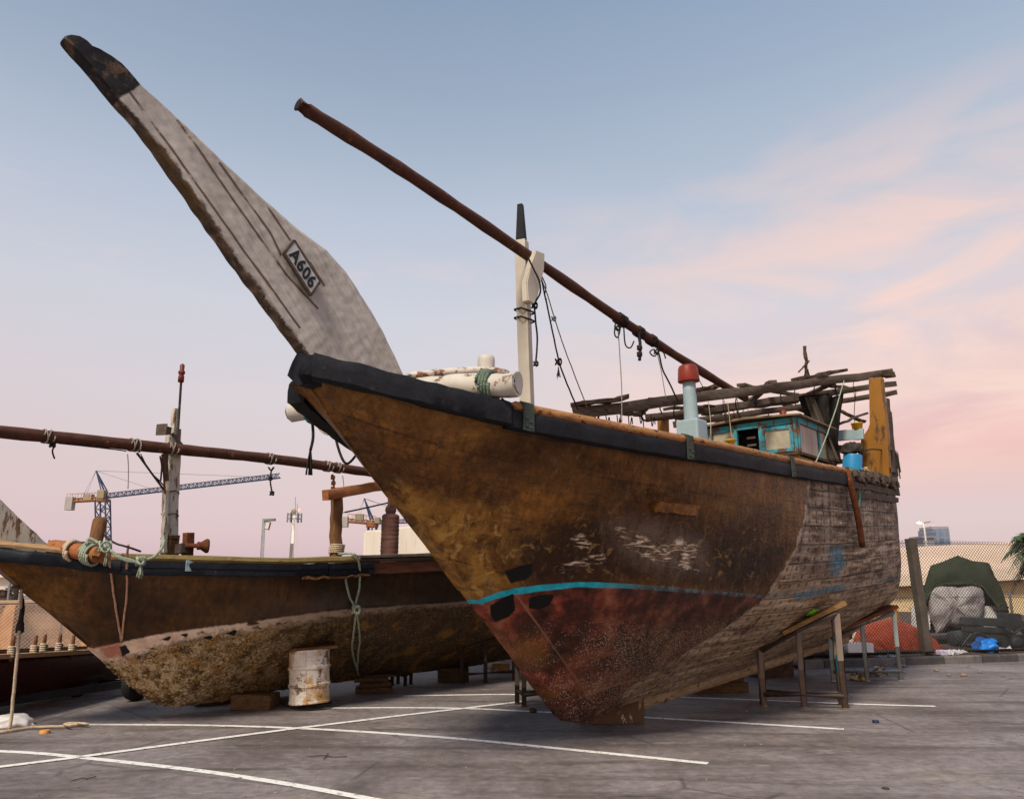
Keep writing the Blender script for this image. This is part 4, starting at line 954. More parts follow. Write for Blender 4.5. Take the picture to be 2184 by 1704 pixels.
# hanging shreds at the far corner
bm = BM()
for k in range(9):
    p = B1.r(1900+k*1.8, 962+rg.uniform(-6, 6), 9.0); tube(bm, smooth_pts([p, p+Vector((rg.uniform(-.02, .03), 0, -.18)), p+Vector((rg.uniform(-.04, .04), 0, -rg.uniform(.3, .5)))], 3), .012, 5)
part('rag', bm, M['tarp_dark'], D1)
# awning ------------------------------------------------------------
aw = thing('awning_frame', None, None); aw.parent = D1
def beam(x0, y0, b0, x1, y1, b1, w_, h, seed, mat='grey_wood'):
    bm = BM(); rough_bar(bm, B1.q(x0, y0, b0), B1.q(x1, y1, b1), w_, h, .012, 12, seed=seed); return part('beam', bm, M[mat], aw, autos=math.radians(60))
beam(1229, 881, .2, 1900, 795, -1.1, .10, .15, 1)
beam(1380, 893, .75, 1909, 818, -.95, .09, .12, 2)
beam(1440, 905, 1.0, 1910, 838, -.8, .09, .11, 3)
bm = BM(); rough_bar(bm, B1.q(1880, 800, -1.05), B1.q(1902, 798, -1.16), .16, .12, .02, 4, seed=8); part('beam', bm, M['dark_wood'], aw)
for k, (a, b, sd_) in enumerate((((1488, 845, .35), (1450, 905, 1.15), 5), ((1580, 833, -.05), (1700, 850, .7), 6), ((1395, 862, .3), (1360, 897, .9), 7), ((1650, 823, -.2), (1590, 875, 1.0), 9), ((1800, 812, -.75), (1690, 868, .7), 10), ((1700, 820, -.4), (1820, 838, .1), 11))):
    bm = BM(); rough_bar(bm, B1.q(*a)+Vector((0, 0, .09)), B1.q(*b)+Vector((0, 0, .09)), .14, .05, .015, 8, seed=sd_); part('cross_batten', bm, M['grey_wood'], aw)
for x0, x1, y, b in ((1490, 1530, 840, .30), (1230, 1330, 874, .2), (1700, 1760, 815, -.5), (1745, 1800, 806, -.6)):
    bm = BM(); rough_bar(bm, B1.q(x0, y, b)+Vector((0, 0, .06)), B1.q(x1, y-(x1-x0)*.08, b-.15)+Vector((0, 0, .1)), .22, .05, .02, 6, seed=x0); part('loose_board', bm, M['dark_wood'], aw)
for x, y, b, zb, w_, mt_ in ((1255, 888, .18, 2.7, .15, 'ochre'), (1414, 893, .74, 2.9, .14, 'ochre'), (1532, 880, .8, 3.0, .12, 'grey_wood'), (1762, 842, -.2, 3.2, .13, 'dark_wood')):
    p = B1.q(x, y, b); bm = BM(); rough_bar(bm, (p.x, p.y, zb), p, w_, w_, .008, 6, (1, 0, 0), x); part('post', bm, M[mt_], aw)
bm = BM(); p = B1.q(1722, 806, -.45); rough_bar(bm, p, p+Vector((.02, 0, .62)), .05, .045, .015, 8, (1, 0, 0), 4); rough_bar(bm, p+Vector((-.02, 0, .25)), p+Vector((-.28, .05, .06)), .025, .02, .006, 4); rough_bar(bm, p+Vector((-.02, 0, .25)), p+Vector((.12, -.02, .35)), .02, .02, .006, 4); tube(bm, [p+Vector((0, 0, -.05)), p+Vector((0, 0, .16))], .06, 7, rr=[.1, .04]); part('broken_stick', bm, M['dark_wood'], aw)
for k, (x0, y0, b0, x1, y1, b1) in enumerate(((1790, 905, -.3, 1850, 880, -.7), (1775, 870, -.1, 1845, 900, -.6), (1788, 1000, -.6, 1840, 985, -1.0), (1560, 874, .3, 1700, 858, -.1), (1500, 884, .5, 1600, 868, .2), (1420, 872, .5, 1520, 866, .3), (1770, 838, -.3, 1790, 985, -.5), (1640, 850, .4, 1720, 880, .1), (1290, 878, .1, 1370, 884, .6))):
    bm = BM(); rough_bar(bm, B1.q(x0, y0, b0), B1.q(x1, y1, b1), .07+.02*(k % 3), .045, .014, 7, seed=60+k); part('loose_board', bm, M['dark_wood' if k % 2 else 'grey_wood'], aw)
rgr = random.Random(21)
for k in range(14):
    x = 1285+k*41+rgr.uniform(-12, 12); y = 880-(x-1229)*.127; p = B1.q(x, y+5, .15-.10*k*.6); ln_ = rgr.uniform(.12, .42)
    bm = BM(); tube(bm, smooth_pts([p, p+Vector((rgr.uniform(-.04, .04), .02, -ln_*.5)), p+Vector((rgr.uniform(-.08, .08), 0, -ln_)), p+Vector((rgr.uniform(-.1, .1), 0, -ln_*rgr.uniform(.7, 1.15)))], 4), rgr.uniform(.006, .016), 5); part('rope_end', bm, M['rope_dark'], aw, True)
# dried strips hanging from the awning
for k in range(16):
    bm = BM(); x = 1548+k*9+rg.uniform(-3, 3); p = B1.q(x, 878-(x-1548)*.11+rg.uniform(-1, 4), .55); l_ = rg.uniform(.05, .16)
    prism(bm, [p, p+Vector((.05, .02, -.01)), p+Vector((.04+rg.uniform(-.02, .02), .0, -l_)), p+Vector((.0, .01, -l_*.6))], (0, .012, 0)); part('dried_strip', bm, M['rust'], aw)
# wheelhouse ----------------------------------------------------------
wh = thing('wheelhouse', None, None); wh.parent = D1
s0, s1, ya_, yb_, zb, zt = 5.5, 6.95, .92, -.76, 2.75, 4.34
yl = lambda f: ya_+(yb_-ya_)*f
def wbox(name, x0, x1, y0, y1, z0, z1, mat, parent, bev=0):
    bm = BM(); box(bm, ((x0+x1)/2, (y0+y1)/2, (z0+z1)/2), (abs(x1-x0), abs(y1-y0), abs(z1-z0)), None, bev); return part(name, bm, M[mat], parent)
wbox('wall', s0, s0+.04, ya_, yb_, zb, 3.72, 'ochre', wh); wbox('wall', s0+.042, s1, yb_, yb_+.04, zb, 3.70, 'ochre', wh)
wbox('wall', s0+.042, s1, ya_-.04, ya_, zb, zt, 'ochre', wh); wbox('wall', s1, s1+.04, ya_, yb_, zb, zt, 'dark_wood', wh)
wbox('sill', s0-.05, s0+.05, ya_, yb_-.02, 3.722, 3.77, 'dark_wood', wh); wbox('sill', s0+.052, s1, yb_-.05, yb_+.05, 3.722, 3.765, 'dark_wood', wh)
bm = BM(); rows = []
for x in (s0-.14, s0+.5, s1+.15): rows.append([Vector((x, ya_+.15, zt+.05)), Vector((x, 0.1, zt+.11)), Vector((x, yb_-.12, zt+.04)), Vector((x, yb_-.12, zt+.015)), Vector((x, .1, zt+.07)), Vector((x, ya_+.15, zt+.02))])
V = grid_bm(bm, rows, True); bm.faces.new(V[0]); bm.faces.new(V[-1]); jitter(bm, .01, 3); part('roof', bm, M['roof_ply'], wh)
wbox('lintel', s0-.03, s0+.03, ya_, yb_-.01, zt-.09, zt+.012, 'cyan', wh); wbox('lintel', s0+.032, s1, yb_-.03, yb_+.03, zt-.09, zt+.01, 'cyan', wh)
for f in (0.0, .085, .36, .625, .985): wbox('window_post', s0-.028, s0+.03, yl(f)+.025, yl(f)-.028, 3.772, zt-.092, 'cyan', wh)
wbox('pane', s0, s0+.012, yl(.1)-.01, yl(.345), 3.775, zt-.095, 'pane', wh); wbox('pane', s0, s0+.012, yl(.02), yl(.068), 3.775, zt-.095, 'curtain', wh)
# sliding sash, open next to it
x0, x1, z0, z1 = yl(.64), yl(.965), 3.785, zt-.11
fr = wbox('sliding_window', s0-.012, s0+.012, x0, x0-.055, z0, z1, 'cyan', wh)
bm = BM()
for (ya2, yb2, za, zb2) in ((x0, x0-.06, z0, z1), (x1+.06, x1, z0, z1), (x0-.06, x1+.06, z0, z0+.06), (x0-.06, x1+.06, z1-.06, z1)):
    box(bm, (s0-.012, (ya2+yb2)/2, (za+zb2)/2), (.05, abs(ya2-yb2), abs(zb2-za)))
bpy.data.objects.remove(fr); fr = part('sliding_window', bm, M['cyan'], wh)
wbox('pane', s0-.014, s0-.004, x0-.06, x1+.06, z0+.06, z1-.06, 'pane', fr)
wbox('cabin_shade', s0+.3, s0+1.35, .8, -.64, 3.0, zt-.02, 'dark', wh)  # black box added as the shade inside the cabin
bm = BM(); 
for z in (3.92, 4.02, 4.15): bm = BM(); box(bm, (s0+.285, yl(.45), z), (.02, .16, .035)); part('shutter_slat', bm, M['offwhite'], wh)
# side windows with curtains
for a, b, mt_ in ((.06, .62, 'curtain'), (.70, .97, 'pane')):
    xa, xb = s0+(s1-s0)*a, s0+(s1-s0)*b; wbox('curtain' if mt_ == 'curtain' else 'pane', xa, xb, yb_+.0, yb_+.012, 3.77, zt-.095, mt_, wh)
for a in (.03, .66, .985): xx = s0+(s1-s0)*a; wbox('window_post', xx-.03, xx+.03, yb_-.028, yb_+.03, 3.768, zt-.092, 'cyan' if a != .985 else 'grey_wood', wh)
bm = BM(); p = Vector((5.75, -.45, zt+.08)); lathe(bm, p, (0, 0, 1), [(0, .07), (.03, .07), (.032, .055), (.10, .06), (.13, .045), (.15, .01)], 14); part('roof_lamp', bm, M['red_plastic'], wh, True)
# exhaust -------------------------------------------------------------
ex = thing('exhaust_stack', None, None); ex.parent = D1
pb = B1.q(1477, 940, -.35); pt_ = B1.q(1469, 812, -.35); sx0 = pb.x
bm = BM(); box(bm, (sx0, -.35, pb.z-.02), (.30, .34, .62), None, .03); part('base_box', bm, M['blue_pale'], ex)
bm = BM(); lathe(bm, (sx0, -.35, pb.z+.2), Vector((pt_.x-sx0, 0, pt_.z-pb.z)), [(0, .105), (.1, .10), (.5, .095), (pt_.z-pb.z-.12, .09)], 18); part('pipe', bm, M['blue_pale'], ex, True)
bm = BM(); lathe(bm, Vector((pt_.x, -.35, pt_.z-.02)), (-.06, 0, 1), [(0, .150), (.015, .155), (.10, .148), (.20, .138), (.235, .12), (.25, .09)], 22); part('bucket_cap', bm, M['red_plastic'], ex, True)
bm = BM(); tube(bm, smooth_pts([Vector((pt_.x, -.5, pt_.z)), Vector((pt_.x+.06, -.53, pt_.z-.12)), Vector((pt_.x+.04, -.46, pt_.z-.2)), Vector((pt_.x, -.44, pt_.z-.14))], 4), .006, 5); part('bucket_handle', bm, M['rope_dark'], ex)
# canvas hung from the awning ------------------------------------------
def cloth(quad, nx, ny, amp, fold, seed, thick=.012):
    a, b, c_, d_ = quad; bm = BM(); rows = []
    nrm_ = (b-a).cross(d_-a).normalized()
    for i in range(nx+1):
        r = []
        for j in range(ny+1):
            u, v_ = i/nx, j/ny; p = a*(1-u)*(1-v_)+b*u*(1-v_)+c_*u*v_+d_*(1-u)*v_
            p = p+nrm_*(math.sin(u*fold*6.28+seed+v_*1.3)*amp*(.4+.6*v_)+mnoise.noise(p*4+Vector((seed, 0, 0)))*amp*.7)
            r.append(p)
        rows.append(r)
    grid_bm(bm, rows); r = bmesh.ops.solidify(bm, geom=bm.faces[:], thickness=thick); return bm
Q = lambda x, y, b: B1.q(x, y, b)
bm = cloth([B1.r(1702, 845, 7.0), B1.r(1768, 838, 7.0), B1.r(1772, 985, 7.0), B1.r(1742, 985, 7.0)], 22, 20, .05, 3.2, 1); part('canvas_drape', bm, M['tarp_dark'], D1, True)
bm = cloth([B1.r(1716, 846, 6.85), B1.r(1736, 846, 6.85), B1.r(1792, 985, 6.85), B1.r(1762, 985, 6.85)], 14, 20, .05, 2.4, 3); part('canvas_drape', bm, M['tarp_brown'], D1, True)
bm = cloth([B1.r(1765, 850, 7.6), B1.r(1800, 838, 7.6), B1.r(1786, 960, 7.6), B1.r(1770, 980, 7.6)], 12, 16, .05, 2.0, 5); part('canvas_drape', bm, M['tarp_dark'], D1, True)
# blue cross board and thwart on the poop
bm = BM(); rough_bar(bm, B1.r(1776, 930, 7.9), B1.r(1842, 926, 7.9), .05, .20, .006, 5, seed=2); part('poop_board', bm, M['blue_pale'], D1)
bm = BM(); rough_bar(bm, B1.r(1776, 957, 7.9), B1.r(1842, 952, 7.9), .08, .10, .01, 5, seed=3); part('poop_board', bm, M['dark_wood'], D1)
D1.rotation_euler = (0, 0, B1.a)
# ================================================================== DHOW 2
D2 = thing('wooden_dhow', 'lower dark brown wooden dhow at left, barnacled bottom, white prow cut off by the frame', 'boat', (B2.ox, B2.oy, 0), B2.a)
zk2 = tabf([(-2.6, 2.25), (-2.05, 1.79), (-1.5, 1.35), (-.92, .87), (-.48, .51), (-.22, .30), (-.1, .215), (0, .165), (.12, .135), (.3, .125), (.6, .13), (1.5, .17), (2.6, .20), (5.7, .22), (8.6, .34)])
def W2(s):
    u = (s+2.75)/4.2
    w_ = .04 if u <= 0 else 1.45*(1-(1-min(u, 1))**2.0)
    if s > 3: w_ -= .5*((s-3)/5.5)**2
    return w_
pts = []
for x, y in ((0, 1178), (120, 1190), (240, 1204), (400, 1208), (600, 1212), (720, 1208), (940, 1200)):
    prev = None
    for i in range(900):
        s = -2.7+i*.01; q = B2.q(x, y, -W2(s)); d = q.x-s
        if prev is not None and d*prev <= 0: pts.append((s, q.z)); break
        prev = d
Z2 = stab([(-2.75, 2.08)]+pts+[(6.0, 2.12), (8.6, 2.4)])
e2f = stab([(-3, .95), (-1.5, .85), (-.4, .72), (.5, .6), (2, .46), (4, .38), (8.6, .30)])
ssb = np.concatenate([np.linspace(-2.32, .7, 170), np.linspace(.72, 8.2, 240)])
m2f = stab([(-3, 1.6), (0, 1.5), (2, 1.42), (4, 1.75), (6, 2.2), (8.6, 3)]); b2f = stab([(-3, 0), (-1, .1), (.2, .45), (1.6, 1), (8.6, 1)])
G2 = hull_grid(ssb, 150, zk2, Z2, W2, e2f, .085, lambda s: (m2f(s), min(max(b2f(s), 0), 1)))
# slight knuckle where the bottom planking begins
px2, py2 = gproj(G2, B2)
BT = [(150, 1392), (200, 1381), (300, 1360), (380, 1345), (500, 1330), (600, 1315), (720, 1300), (860, 1290), (1020, 1280), (1300, 1262)]
bt = py2-np.interp(px2, [a for a, _ in BT], [b for _, b in BT])
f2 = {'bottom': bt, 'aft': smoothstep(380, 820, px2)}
CT = [(150, 1440), (215, 1418), (250, 1404), (330, 1379), (420, 1355), (520, 1341), (700, 1315), (900, 1293), (1300, 1264)]
f2['crust'] = py2-np.interp(px2, [a for a, _ in CT], [b for _, b in CT])
f2['bowlit'] = 1-smoothstep(300, 740, px2)  # sunlit bow put into the fouling colour, with its paler fouling
f2['redspot'] = poly_sdf(px2, py2, [(212, 1380), (262, 1366), (268, 1396), (230, 1402)])
f2['blackspot'] = np.max([poly_sdf(px2, py2, p) for p in ([(256, 1377), (268, 1371), (280, 1388), (262, 1396)], [(383, 1352), (402, 1346), (400, 1356)], [(430, 1357), (455, 1350), (452, 1362)], [(480, 1348), (505, 1340), (500, 1352)], [(340, 1362), (365, 1355), (360, 1364)])], 0)
def disp2(flat, G_):
    sh = G_.shape[:2]
    c = np.clip((f2['crust']+4)/14, 0, 1)*(f2['bottom'] > 0)
    d = fnoise(flat*np.array([.5, 1, 1]), 1.5, .012).reshape(sh)
    lump = np.abs(fnoise(flat, 16, .030, 2)).reshape(sh)+fnoise(flat, 5, .016, 5).reshape(sh)+np.abs(fnoise(flat, 32, .028, 8)).reshape(sh)
    d += c*lump*(1-.45*f2['aft']); d += np.where(f2['bottom'] > 0, .018, 0)
    return d.reshape(-1)
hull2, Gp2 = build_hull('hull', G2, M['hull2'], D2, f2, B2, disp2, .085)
bm = BM(); rows = []
for s in np.linspace(-1.9, 8.15, 34):
    zz = Z2(s)-.35; wv = max(W2(s)*(.85 if s > 2 else .62 if s > .3 else .42)-.06, .03)*(.6 if s < -1 else 1); rows.append([Vector((s, -wv, zz)), Vector((s, 0, zz+.03)), Vector((s, wv, zz))])
grid_bm(bm, rows); part('deck', bm, M['deck'], D2)
for side in (-1, 1):
    bm = BM(); sweep(bm, sheer_path(-2.5, -1.1, 26, Z2, W2, side, -.01), [(-.04, -.07), (.05, -.09), (.08, -.05), (.085, .03), (.06, .055), (-.04, .06)]); jitter(bm, .012, 7, side); part('bow_rail', bm, M['black2'], D2, autos=math.radians(50))
    bm = BM(); sweep(bm, sheer_path(-2.5, -1.0, 26, Z2, W2, side, .09), [(-.30, -.02), (.05, -.03), (.06, .0), (.03, .03), (-.30, .05)]); jitter(bm, .01, 4, side); part('cap_rail', bm, M['capwood'], D2)
    for (sa, sb, n) in ((-1.12, 1.38, 40), (1.40, 2.15, 14)):
        bm = BM(); tr_ = 0 if sa < 0 else .012
        sweep(bm, sheer_path(sa, sb, n, Z2, W2, side, -.02-tr_), [(-.03, -.085), (.045, -.09), (.062, -.07), (.062, -.005), (.07, .0), (.07, .06), (.05, .072), (-.03, .075)]); jitter(bm, .007, 6, 2+side); part('rubbing_strake', bm, M['black2'], D2, autos=math.radians(40))
    bm = BM(); sweep(bm, sheer_path(2.17, 8.15, 40, Z2, W2, side, -.03), [(-.03, -.09), (.04, -.09), (.045, .07), (-.03, .075)]); jitter(bm, .006, 6, 2+side); part('rubbing_strake', bm, M['reddish'], D2, autos=math.radians(40))
    bm = BM(); sweep(bm, sheer_path(-1.1, 1.9, 40, Z2, W2, side, .095), [(-.16, -.035), (.06, -.04), (.075, -.01), (.05, .03), (-.16, .045)]); jitter(bm, .006, 4, side); part('cap_rail', bm, M['olive_wood'], D2)
    bm = BM(); sweep(bm, sheer_path(1.92, 8.15, 50, Z2, W2, side, .10), [(-.16, -.045), (.05, -.05), (.065, -.015), (.02, -.01), (.02, .005), (.06, .01), (.05, .045), (-.16, .05)]); jitter(bm, .009, 5, side); part('cap_rail', bm, M['grey_wood'], D2)
# splintered edge below the torn strake
bm = BM(); rough_bar(bm, Vector((1.0, -W2(1.0)-.05, Z2(1)-.13)), Vector((2.1, -W2(2.1)-.05, Z2(2.1)-.13)), .03, .03, .014, 14, seed=3); part('splinter', bm, M['brown_wood'], D2)
# cyan and green marks
def d2pos(x, y, off=.075):
    s = -2.
    best = min((abs(B2.q(x, y, -W2(-2.5+i*.02)-off).x-(-2.5+i*.02)), -2.5+i*.02) for i in range(420)); s = best[1]; q = B2.q(x, y, -W2(s)-off); return Vector((s, -W2(s)-off, q.z))
for (x, y, w_, h) in ((404, 1206, .10, .13),):
    p = d2pos(x, y, .066); bm = BM(); box(bm, p, (w_, .012, h)); subdiv(bm, 3); jitter(bm, .006, 30); part('painted_tag', bm, M['blue_pale'], D2)
# prow
PRL = [(-2.62, 1.98), (-1.62, 1.95), (-1.6, 2.09), (-1.72, 2.20), (-1.9, 2.34), (-2.15, 2.57), (-2.5, 2.86), (-3.0, 3.22), (-3.6, 3.62), (-4.3, 4.06), (-4.6, 4.12), (-4.66, 3.98), (-4.3, 3.66), (-3.6, 3.06), (-3.0, 2.53), (-2.7, 2.26)]
bm = BM(); prism(bm, [Vector((a, -.08, b)) for a, b in PRL], (0, .16, 0)); bmesh.ops.triangulate(bm, faces=[f for f in bm.faces if len(f.verts) > 4]); subdiv(bm, 5); jitter(bm, .010, 9); part('prow', bm, M['mast2'], D2, autos=math.radians(50))
# mast and spars
a, b = B2.q(361, 1178, 0), B2.q(371, 915, 0); bm = BM(); a0 = a+(a-b)*.35
rough_bar(bm, a0, b, .145, .145, .006, 14, (1, .3, 0), 2); mast2 = part('mast', bm, M['mast2'], D2, autos=math.radians(60))
bm = BM(); rough_bar(bm, b, B2.q(375, 872, 0), .075, .075, .004, 4, (1, .3, 0), 3); part('masthead', bm, M['mast2'], mast2)
bm = BM(); rough_bar(bm, B2.q(350, 1178, -.1), B2.q(354, 1046, -.1), .06, .06, .008, 8, (1, .3, 0), 4); part('mast_fish', bm, M['mast2'], mast2)
bm = BM(); rough_bar(bm, a0+Vector((0, -.005, 0)), B2.q(363, 1142, 0), .17, .17, .008, 6, (1, .3, 0), 5); part('mast_step', bm, M['brown_wood'], mast2)
bm = BM(); p, q = B2.q(379, 928, -.1), B2.q(387, 800, -.1); tube(bm, [p, q], .017, 7); rod = part('aerial_rod', bm, M['steel_dark'], mast2)
bm = BM(); lathe(bm, q, (0, 0, 1), [(-.10, .022), (-.1, .04), (-.02, .04), (0, .03), (.02, .045), (.05, .045), (.07, .03), (.14, .032), (.16, .015)], 12); part('red_beacon', bm, M['dull_red'], rod, True)
bm = BM(); p = B2.q(352, 918, -.12); box(bm, p, (.10, .12, .10), Matrix.Rotation(.5, 3, 'Z')); box(bm, p+Vector((-.06, -.03, 0)), (.015, .16, .15), Matrix.Rotation(.5, 3, 'Z')); subdiv(bm, 1); jitter(bm, .008, 8); part('reflector_box', bm, M['grey_wood'], mast2)
bm = BM(); rough_bar(bm, B2.q(366, 925, -.13), B2.q(404, 969, -.13), .03, .04, .005, 6); part('stick', bm, M['grey_wood'], mast2)
Y2 = smooth_pts([B2.q(-420, 884, -.17), B2.q(0, 921, -.17), B2.q(365, 957, -.17), B2.q(600, 981, -.17), B2.q(780, 1006, -.17), B2.q(900, 1021, -.17)], 8)
bm = BM(); tube(bm, Y2, .074, 14, rr=[.074+.003*math.sin(i*2.3) for i in range(len(Y2))]); jitter(bm, .005, 7); yard2 = part('yard', bm, M['yard'], D2, True)
def yard_pt(Yp, F, x):
    best = min(range(len(Yp)), key=lambda i: abs(proj(*F.w(Yp[i]))[0]-x)); i = min(max(best, 1), len(Yp)-2); return Yp[best], (Yp[i+1]-Yp[i-1]).normalized()
def wraps(Yp, F, x, n, r, gap, mat, parent, rr=.009):
    p, d = yard_pt(Yp, F, x); _, a, b = axes(d); bm = BM(); pts = []
    for k in range(n*12+1):
        t = k/12; an = 2*math.pi*t; pts.append(p+d*(t*gap-n*gap/2+.02*math.sin(t*9))+(a*math.cos(an)+b*math.sin(an))*(r+.008))
    tube(bm, pts, rr, 6); return part('lashing', bm, M[mat], parent, True)
for x, n in ((92, 3), (268, 4), (350, 3), (578, 3), (705, 3), (728, 3)): wraps(Y2, B2, x, n, .076, .035, 'rope_grey', yard2)
for x, n in ((1330, 5), (1362, 3), (1395, 4), (1572, 3)): wraps(YD, B1, x, n, .066, .03, 'rope_dark', yard, .010) if False else None
for x, n in ((1325, 6), (1362, 4), (1392, 5), (1570, 3)): wraps(smooth_pts(ya, 60), B1, x, n, .066, .028, 'rope_dark', yard, .010)
# struts from the yard to the mast
bm = BM(); tube(bm, [B2.q(292, 966, -.15), B2.q(352, 1048, -.1)], .017, 7); part('strut', bm, M['steel_dark'], mast2)
bm = BM(); tube(bm, smooth_pts([B2.q(300, 968, -.15), B2.q(318, 1003, -.18), B2.q(340, 1025, -.14), B2.q(353, 1040, -.1)], 4), .009, 6); part('stay_rope', bm, M['rope_dark'], mast2)
bm = BM(); rough_bar(bm, B2.q(352, 960, -.1), B2.q(354, 1026, -.1), .07, .03, .004, 5, (1, .3, 0)); part('block_plank', bm, M['grey_wood'], mast2)
bm = BM(); tube(bm, [B2.q(346, 968, -.16), B2.q(352, 1052, -.13)], .014, 6); part('strut', bm, M['rust'], mast2)
for y in (1050, 1098, 1150):
    p = B2.q(361+(1150-y)*.03, y, 0); bm = BM(); pts = [p+Vector((math.cos(t)*.11, math.sin(t)*.11, .012*math.sin(3*t))) for t in np.linspace(0, 6.28, 17)]; tube(bm, pts[:-1], .007, 5, closed=True); part('band', bm, M['rope_dark'], mast2)
# post and beams
bm = BM(); p = B2.q(718, 1182, -.2); rough_bar(bm, p-Vector((0, 0, .4)), B2.q(718, 1049, -.2), .14, .15, .008, 10, (1, 0, 0), 1); part('deck_post', bm, M['brown_wood'], D2, autos=math.radians(60))
bm = BM(); rough_bar(bm, B2.q(693, 1057, -.35), B2.q(845, 1030, .2), .12, .16, .006, 8, seed=2); part('deck_beam', bm, M['orange_wood'], D2, autos=math.radians(60))
bm = BM(); rough_bar(bm, B2.q(716, 1045, -.15), B2.q(850, 1030, .35), .10, .075, .006, 8, seed=4); part('deck_beam', bm, M['grey_wood'], D2, autos=math.radians(60))
bm = BM(); tube(bm, smooth_pts([B2.q(728, 1094, -.2), B2.q(780, 1083, 0), B2.q(850, 1067, .3)], 4), .014, 6); part('rod', bm, M['steel_dark'], D2)
bm = BM(); pc = B2.q(830, 1186, 0); zt_ = B2.q(830, 1099, 0).z; zc = B2.q(830, 1093, 0).z; zz = zc+.75; z0_ = pc.z-.3
prof = [(z0_-z0_, .145)]
n = 14
for k in range(n): h0 = (zt_-z0_)*(k+.5)/n; prof += [(h0-.02, .148), (h0, .154), (h0+.02, .148)]
prof += [(zt_-z0_, .145), (zt_-z0_+.02, .11), (zt_-z0_+.03, .075), (zt_-z0_+.06, .09), (zt_-z0_+.10, .098), (zt_-z0_+.14, .085), (zt_-z0_+.18, .06), (zz-z0_, .056)]
lathe(bm, (pc.x, 0, z0_), (0, 0, 1), prof, 20); jitter(bm, .006, 8); part('exhaust_pipe', bm, M['chimney'], D2, True)
# winch, bitt, log
wn_ = thing('winch', None, None); wn_.parent = D2
bm = BM(); p = B2.q(402, 1180, -.35); rough_bar(bm, p-Vector((0, 0, .25)), B2.q(402, 1136, -.35), .13, .11, .006, 4, (1, 0, 0)); part('winch_post', bm, M['rust'], wn_)
bm = BM(); p = B2.q(420, 1164, -.45); lathe(bm, p-Vector((.16, 0, 0)), (1, -.35, 0), [(0, .03), (.14, .03), (.15, .055), (.19, .05), (.25, .09), (.27, .095), (.29, .085)], 16); part('winch_drum', bm, M['rust'], wn_, True)
bm = BM(); box(bm, B2.q(389, 1170, -.35), (.14, .16, .12)); subdiv(bm, 2); jitter(bm, .025, 9); part('winch_gear', bm, M['steel_dark'], wn_)
bm = BM(); pts = [B2.q(224, 1186, -1.15).lerp(B2.q(108, 1166, -.45), t/8) for t in range(9)]; tube(bm, pts, .09, 12, rr=[.088]+[.092+.004*math.sin(k*2) for k in range(7)]+[.08]); jitter(bm, .008, 6); part('cross_log', bm, M['orange_wood'], D2, autos=math.radians(50))
bm = BM(); pts = [B2.q(104, 1160, -.3).lerp(B2.q(212, 1164, -.55), t/8) for t in range(9)]; tube(bm, pts, .05, 9); jitter(bm, .02, 6); part('windlass_bar', bm, M['dark_wood'], D2, autos=math.radians(50))
bm = BM(); p = B2.q(196, 1192, -.7); lathe(bm, p, B2.q(211, 1121, -.62)-p, [(0, .075), (.2, .078), (.42, .08), (.47, .078), (.49, .06)], 14); jitter(bm, .006, 8); part('bitt', bm, M['brown_wood'], D2, autos=math.radians(50))
# ================================================================== ROPES (things of their own)
def rope(F, pts, r, mat, label, knots=(), tassel=None, k=5, group=None, seg=7):
    P = [F.w(F.q(*p)) if len(p) == 3 and F else Vector(p) for p in pts]
    bm = BM(); sp2 = smooth_pts(P, k)
    for i, v in enumerate(sp2): sp2[i] = v+mnoise.noise_vector(v*7)*r*.5
    tube(bm, sp2, r, seg)
    base = sp2[0].copy()
    o = None; bmesh.ops.translate(bm, vec=-base, verts=bm.verts)
    o = part('rope', bm, M[mat], None, True); o.location = base; tag(o, label, 'rope', group)
    for (x, y, b, rk) in knots:
        c = F.w(F.q(x, y, b)); bm = BM(); rgk = random.Random(int(x)); pts2 = []
        for t in np.linspace(0, 6.28*2.2, 40): pts2.append(c-base+Vector((math.cos(t)*rk, math.sin(t)*rk*.8, math.sin(t*1.5)*rk)))
        tube(bm, pts2, r*.95, 6); part('knot', bm, M[mat], o, True)
    if tassel:
        x, y, b, ln_, n = tassel; c = F.w(F.q(x, y, b))-base; bm = BM(); rgk = random.Random(int(y))
        for j in range(n):
            a = Vector((rgk.uniform(-1, 1), rgk.uniform(-1, 1), 0))*r; tube(bm, smooth_pts([c, c+a*1.2+Vector((0, 0, -ln_*.5)), c+a*rgk.uniform(1, 3.2)+Vector((0, 0, -ln_*rgk.uniform(.8, 1.1)))], 3), r*.38, 4)
        part('frayed_end', bm, M[mat], o, True)
    return o
rope(B2, [(183, 1160, -1.05), (190, 1148, -1.0), (212, 1158, -1.1), (228, 1168, -1.28), (250, 1185, -1.36), (278, 1194, -1.40), (300, 1196, -1.42), (325, 1190, -1.42), (343, 1172, -1.4), (350, 1152, -1.3)], .017, 'rope_green', 'pale green mooring rope sagging along the rail of the low brown dhow', [(300, 1196, -1.43, .04)], (300, 1200, -1.43, .16, 12))
rope(B2, [(226, 1160, -1.25), (246, 1183, -1.38), (270, 1196, -1.42), (298, 1199, -1.44)], .012, 'rope_green', 'thin second strand of green rope beside the thicker sagging one', [(224, 1166, -1.27, .06)], (228, 1176, -1.28, .15, 8))
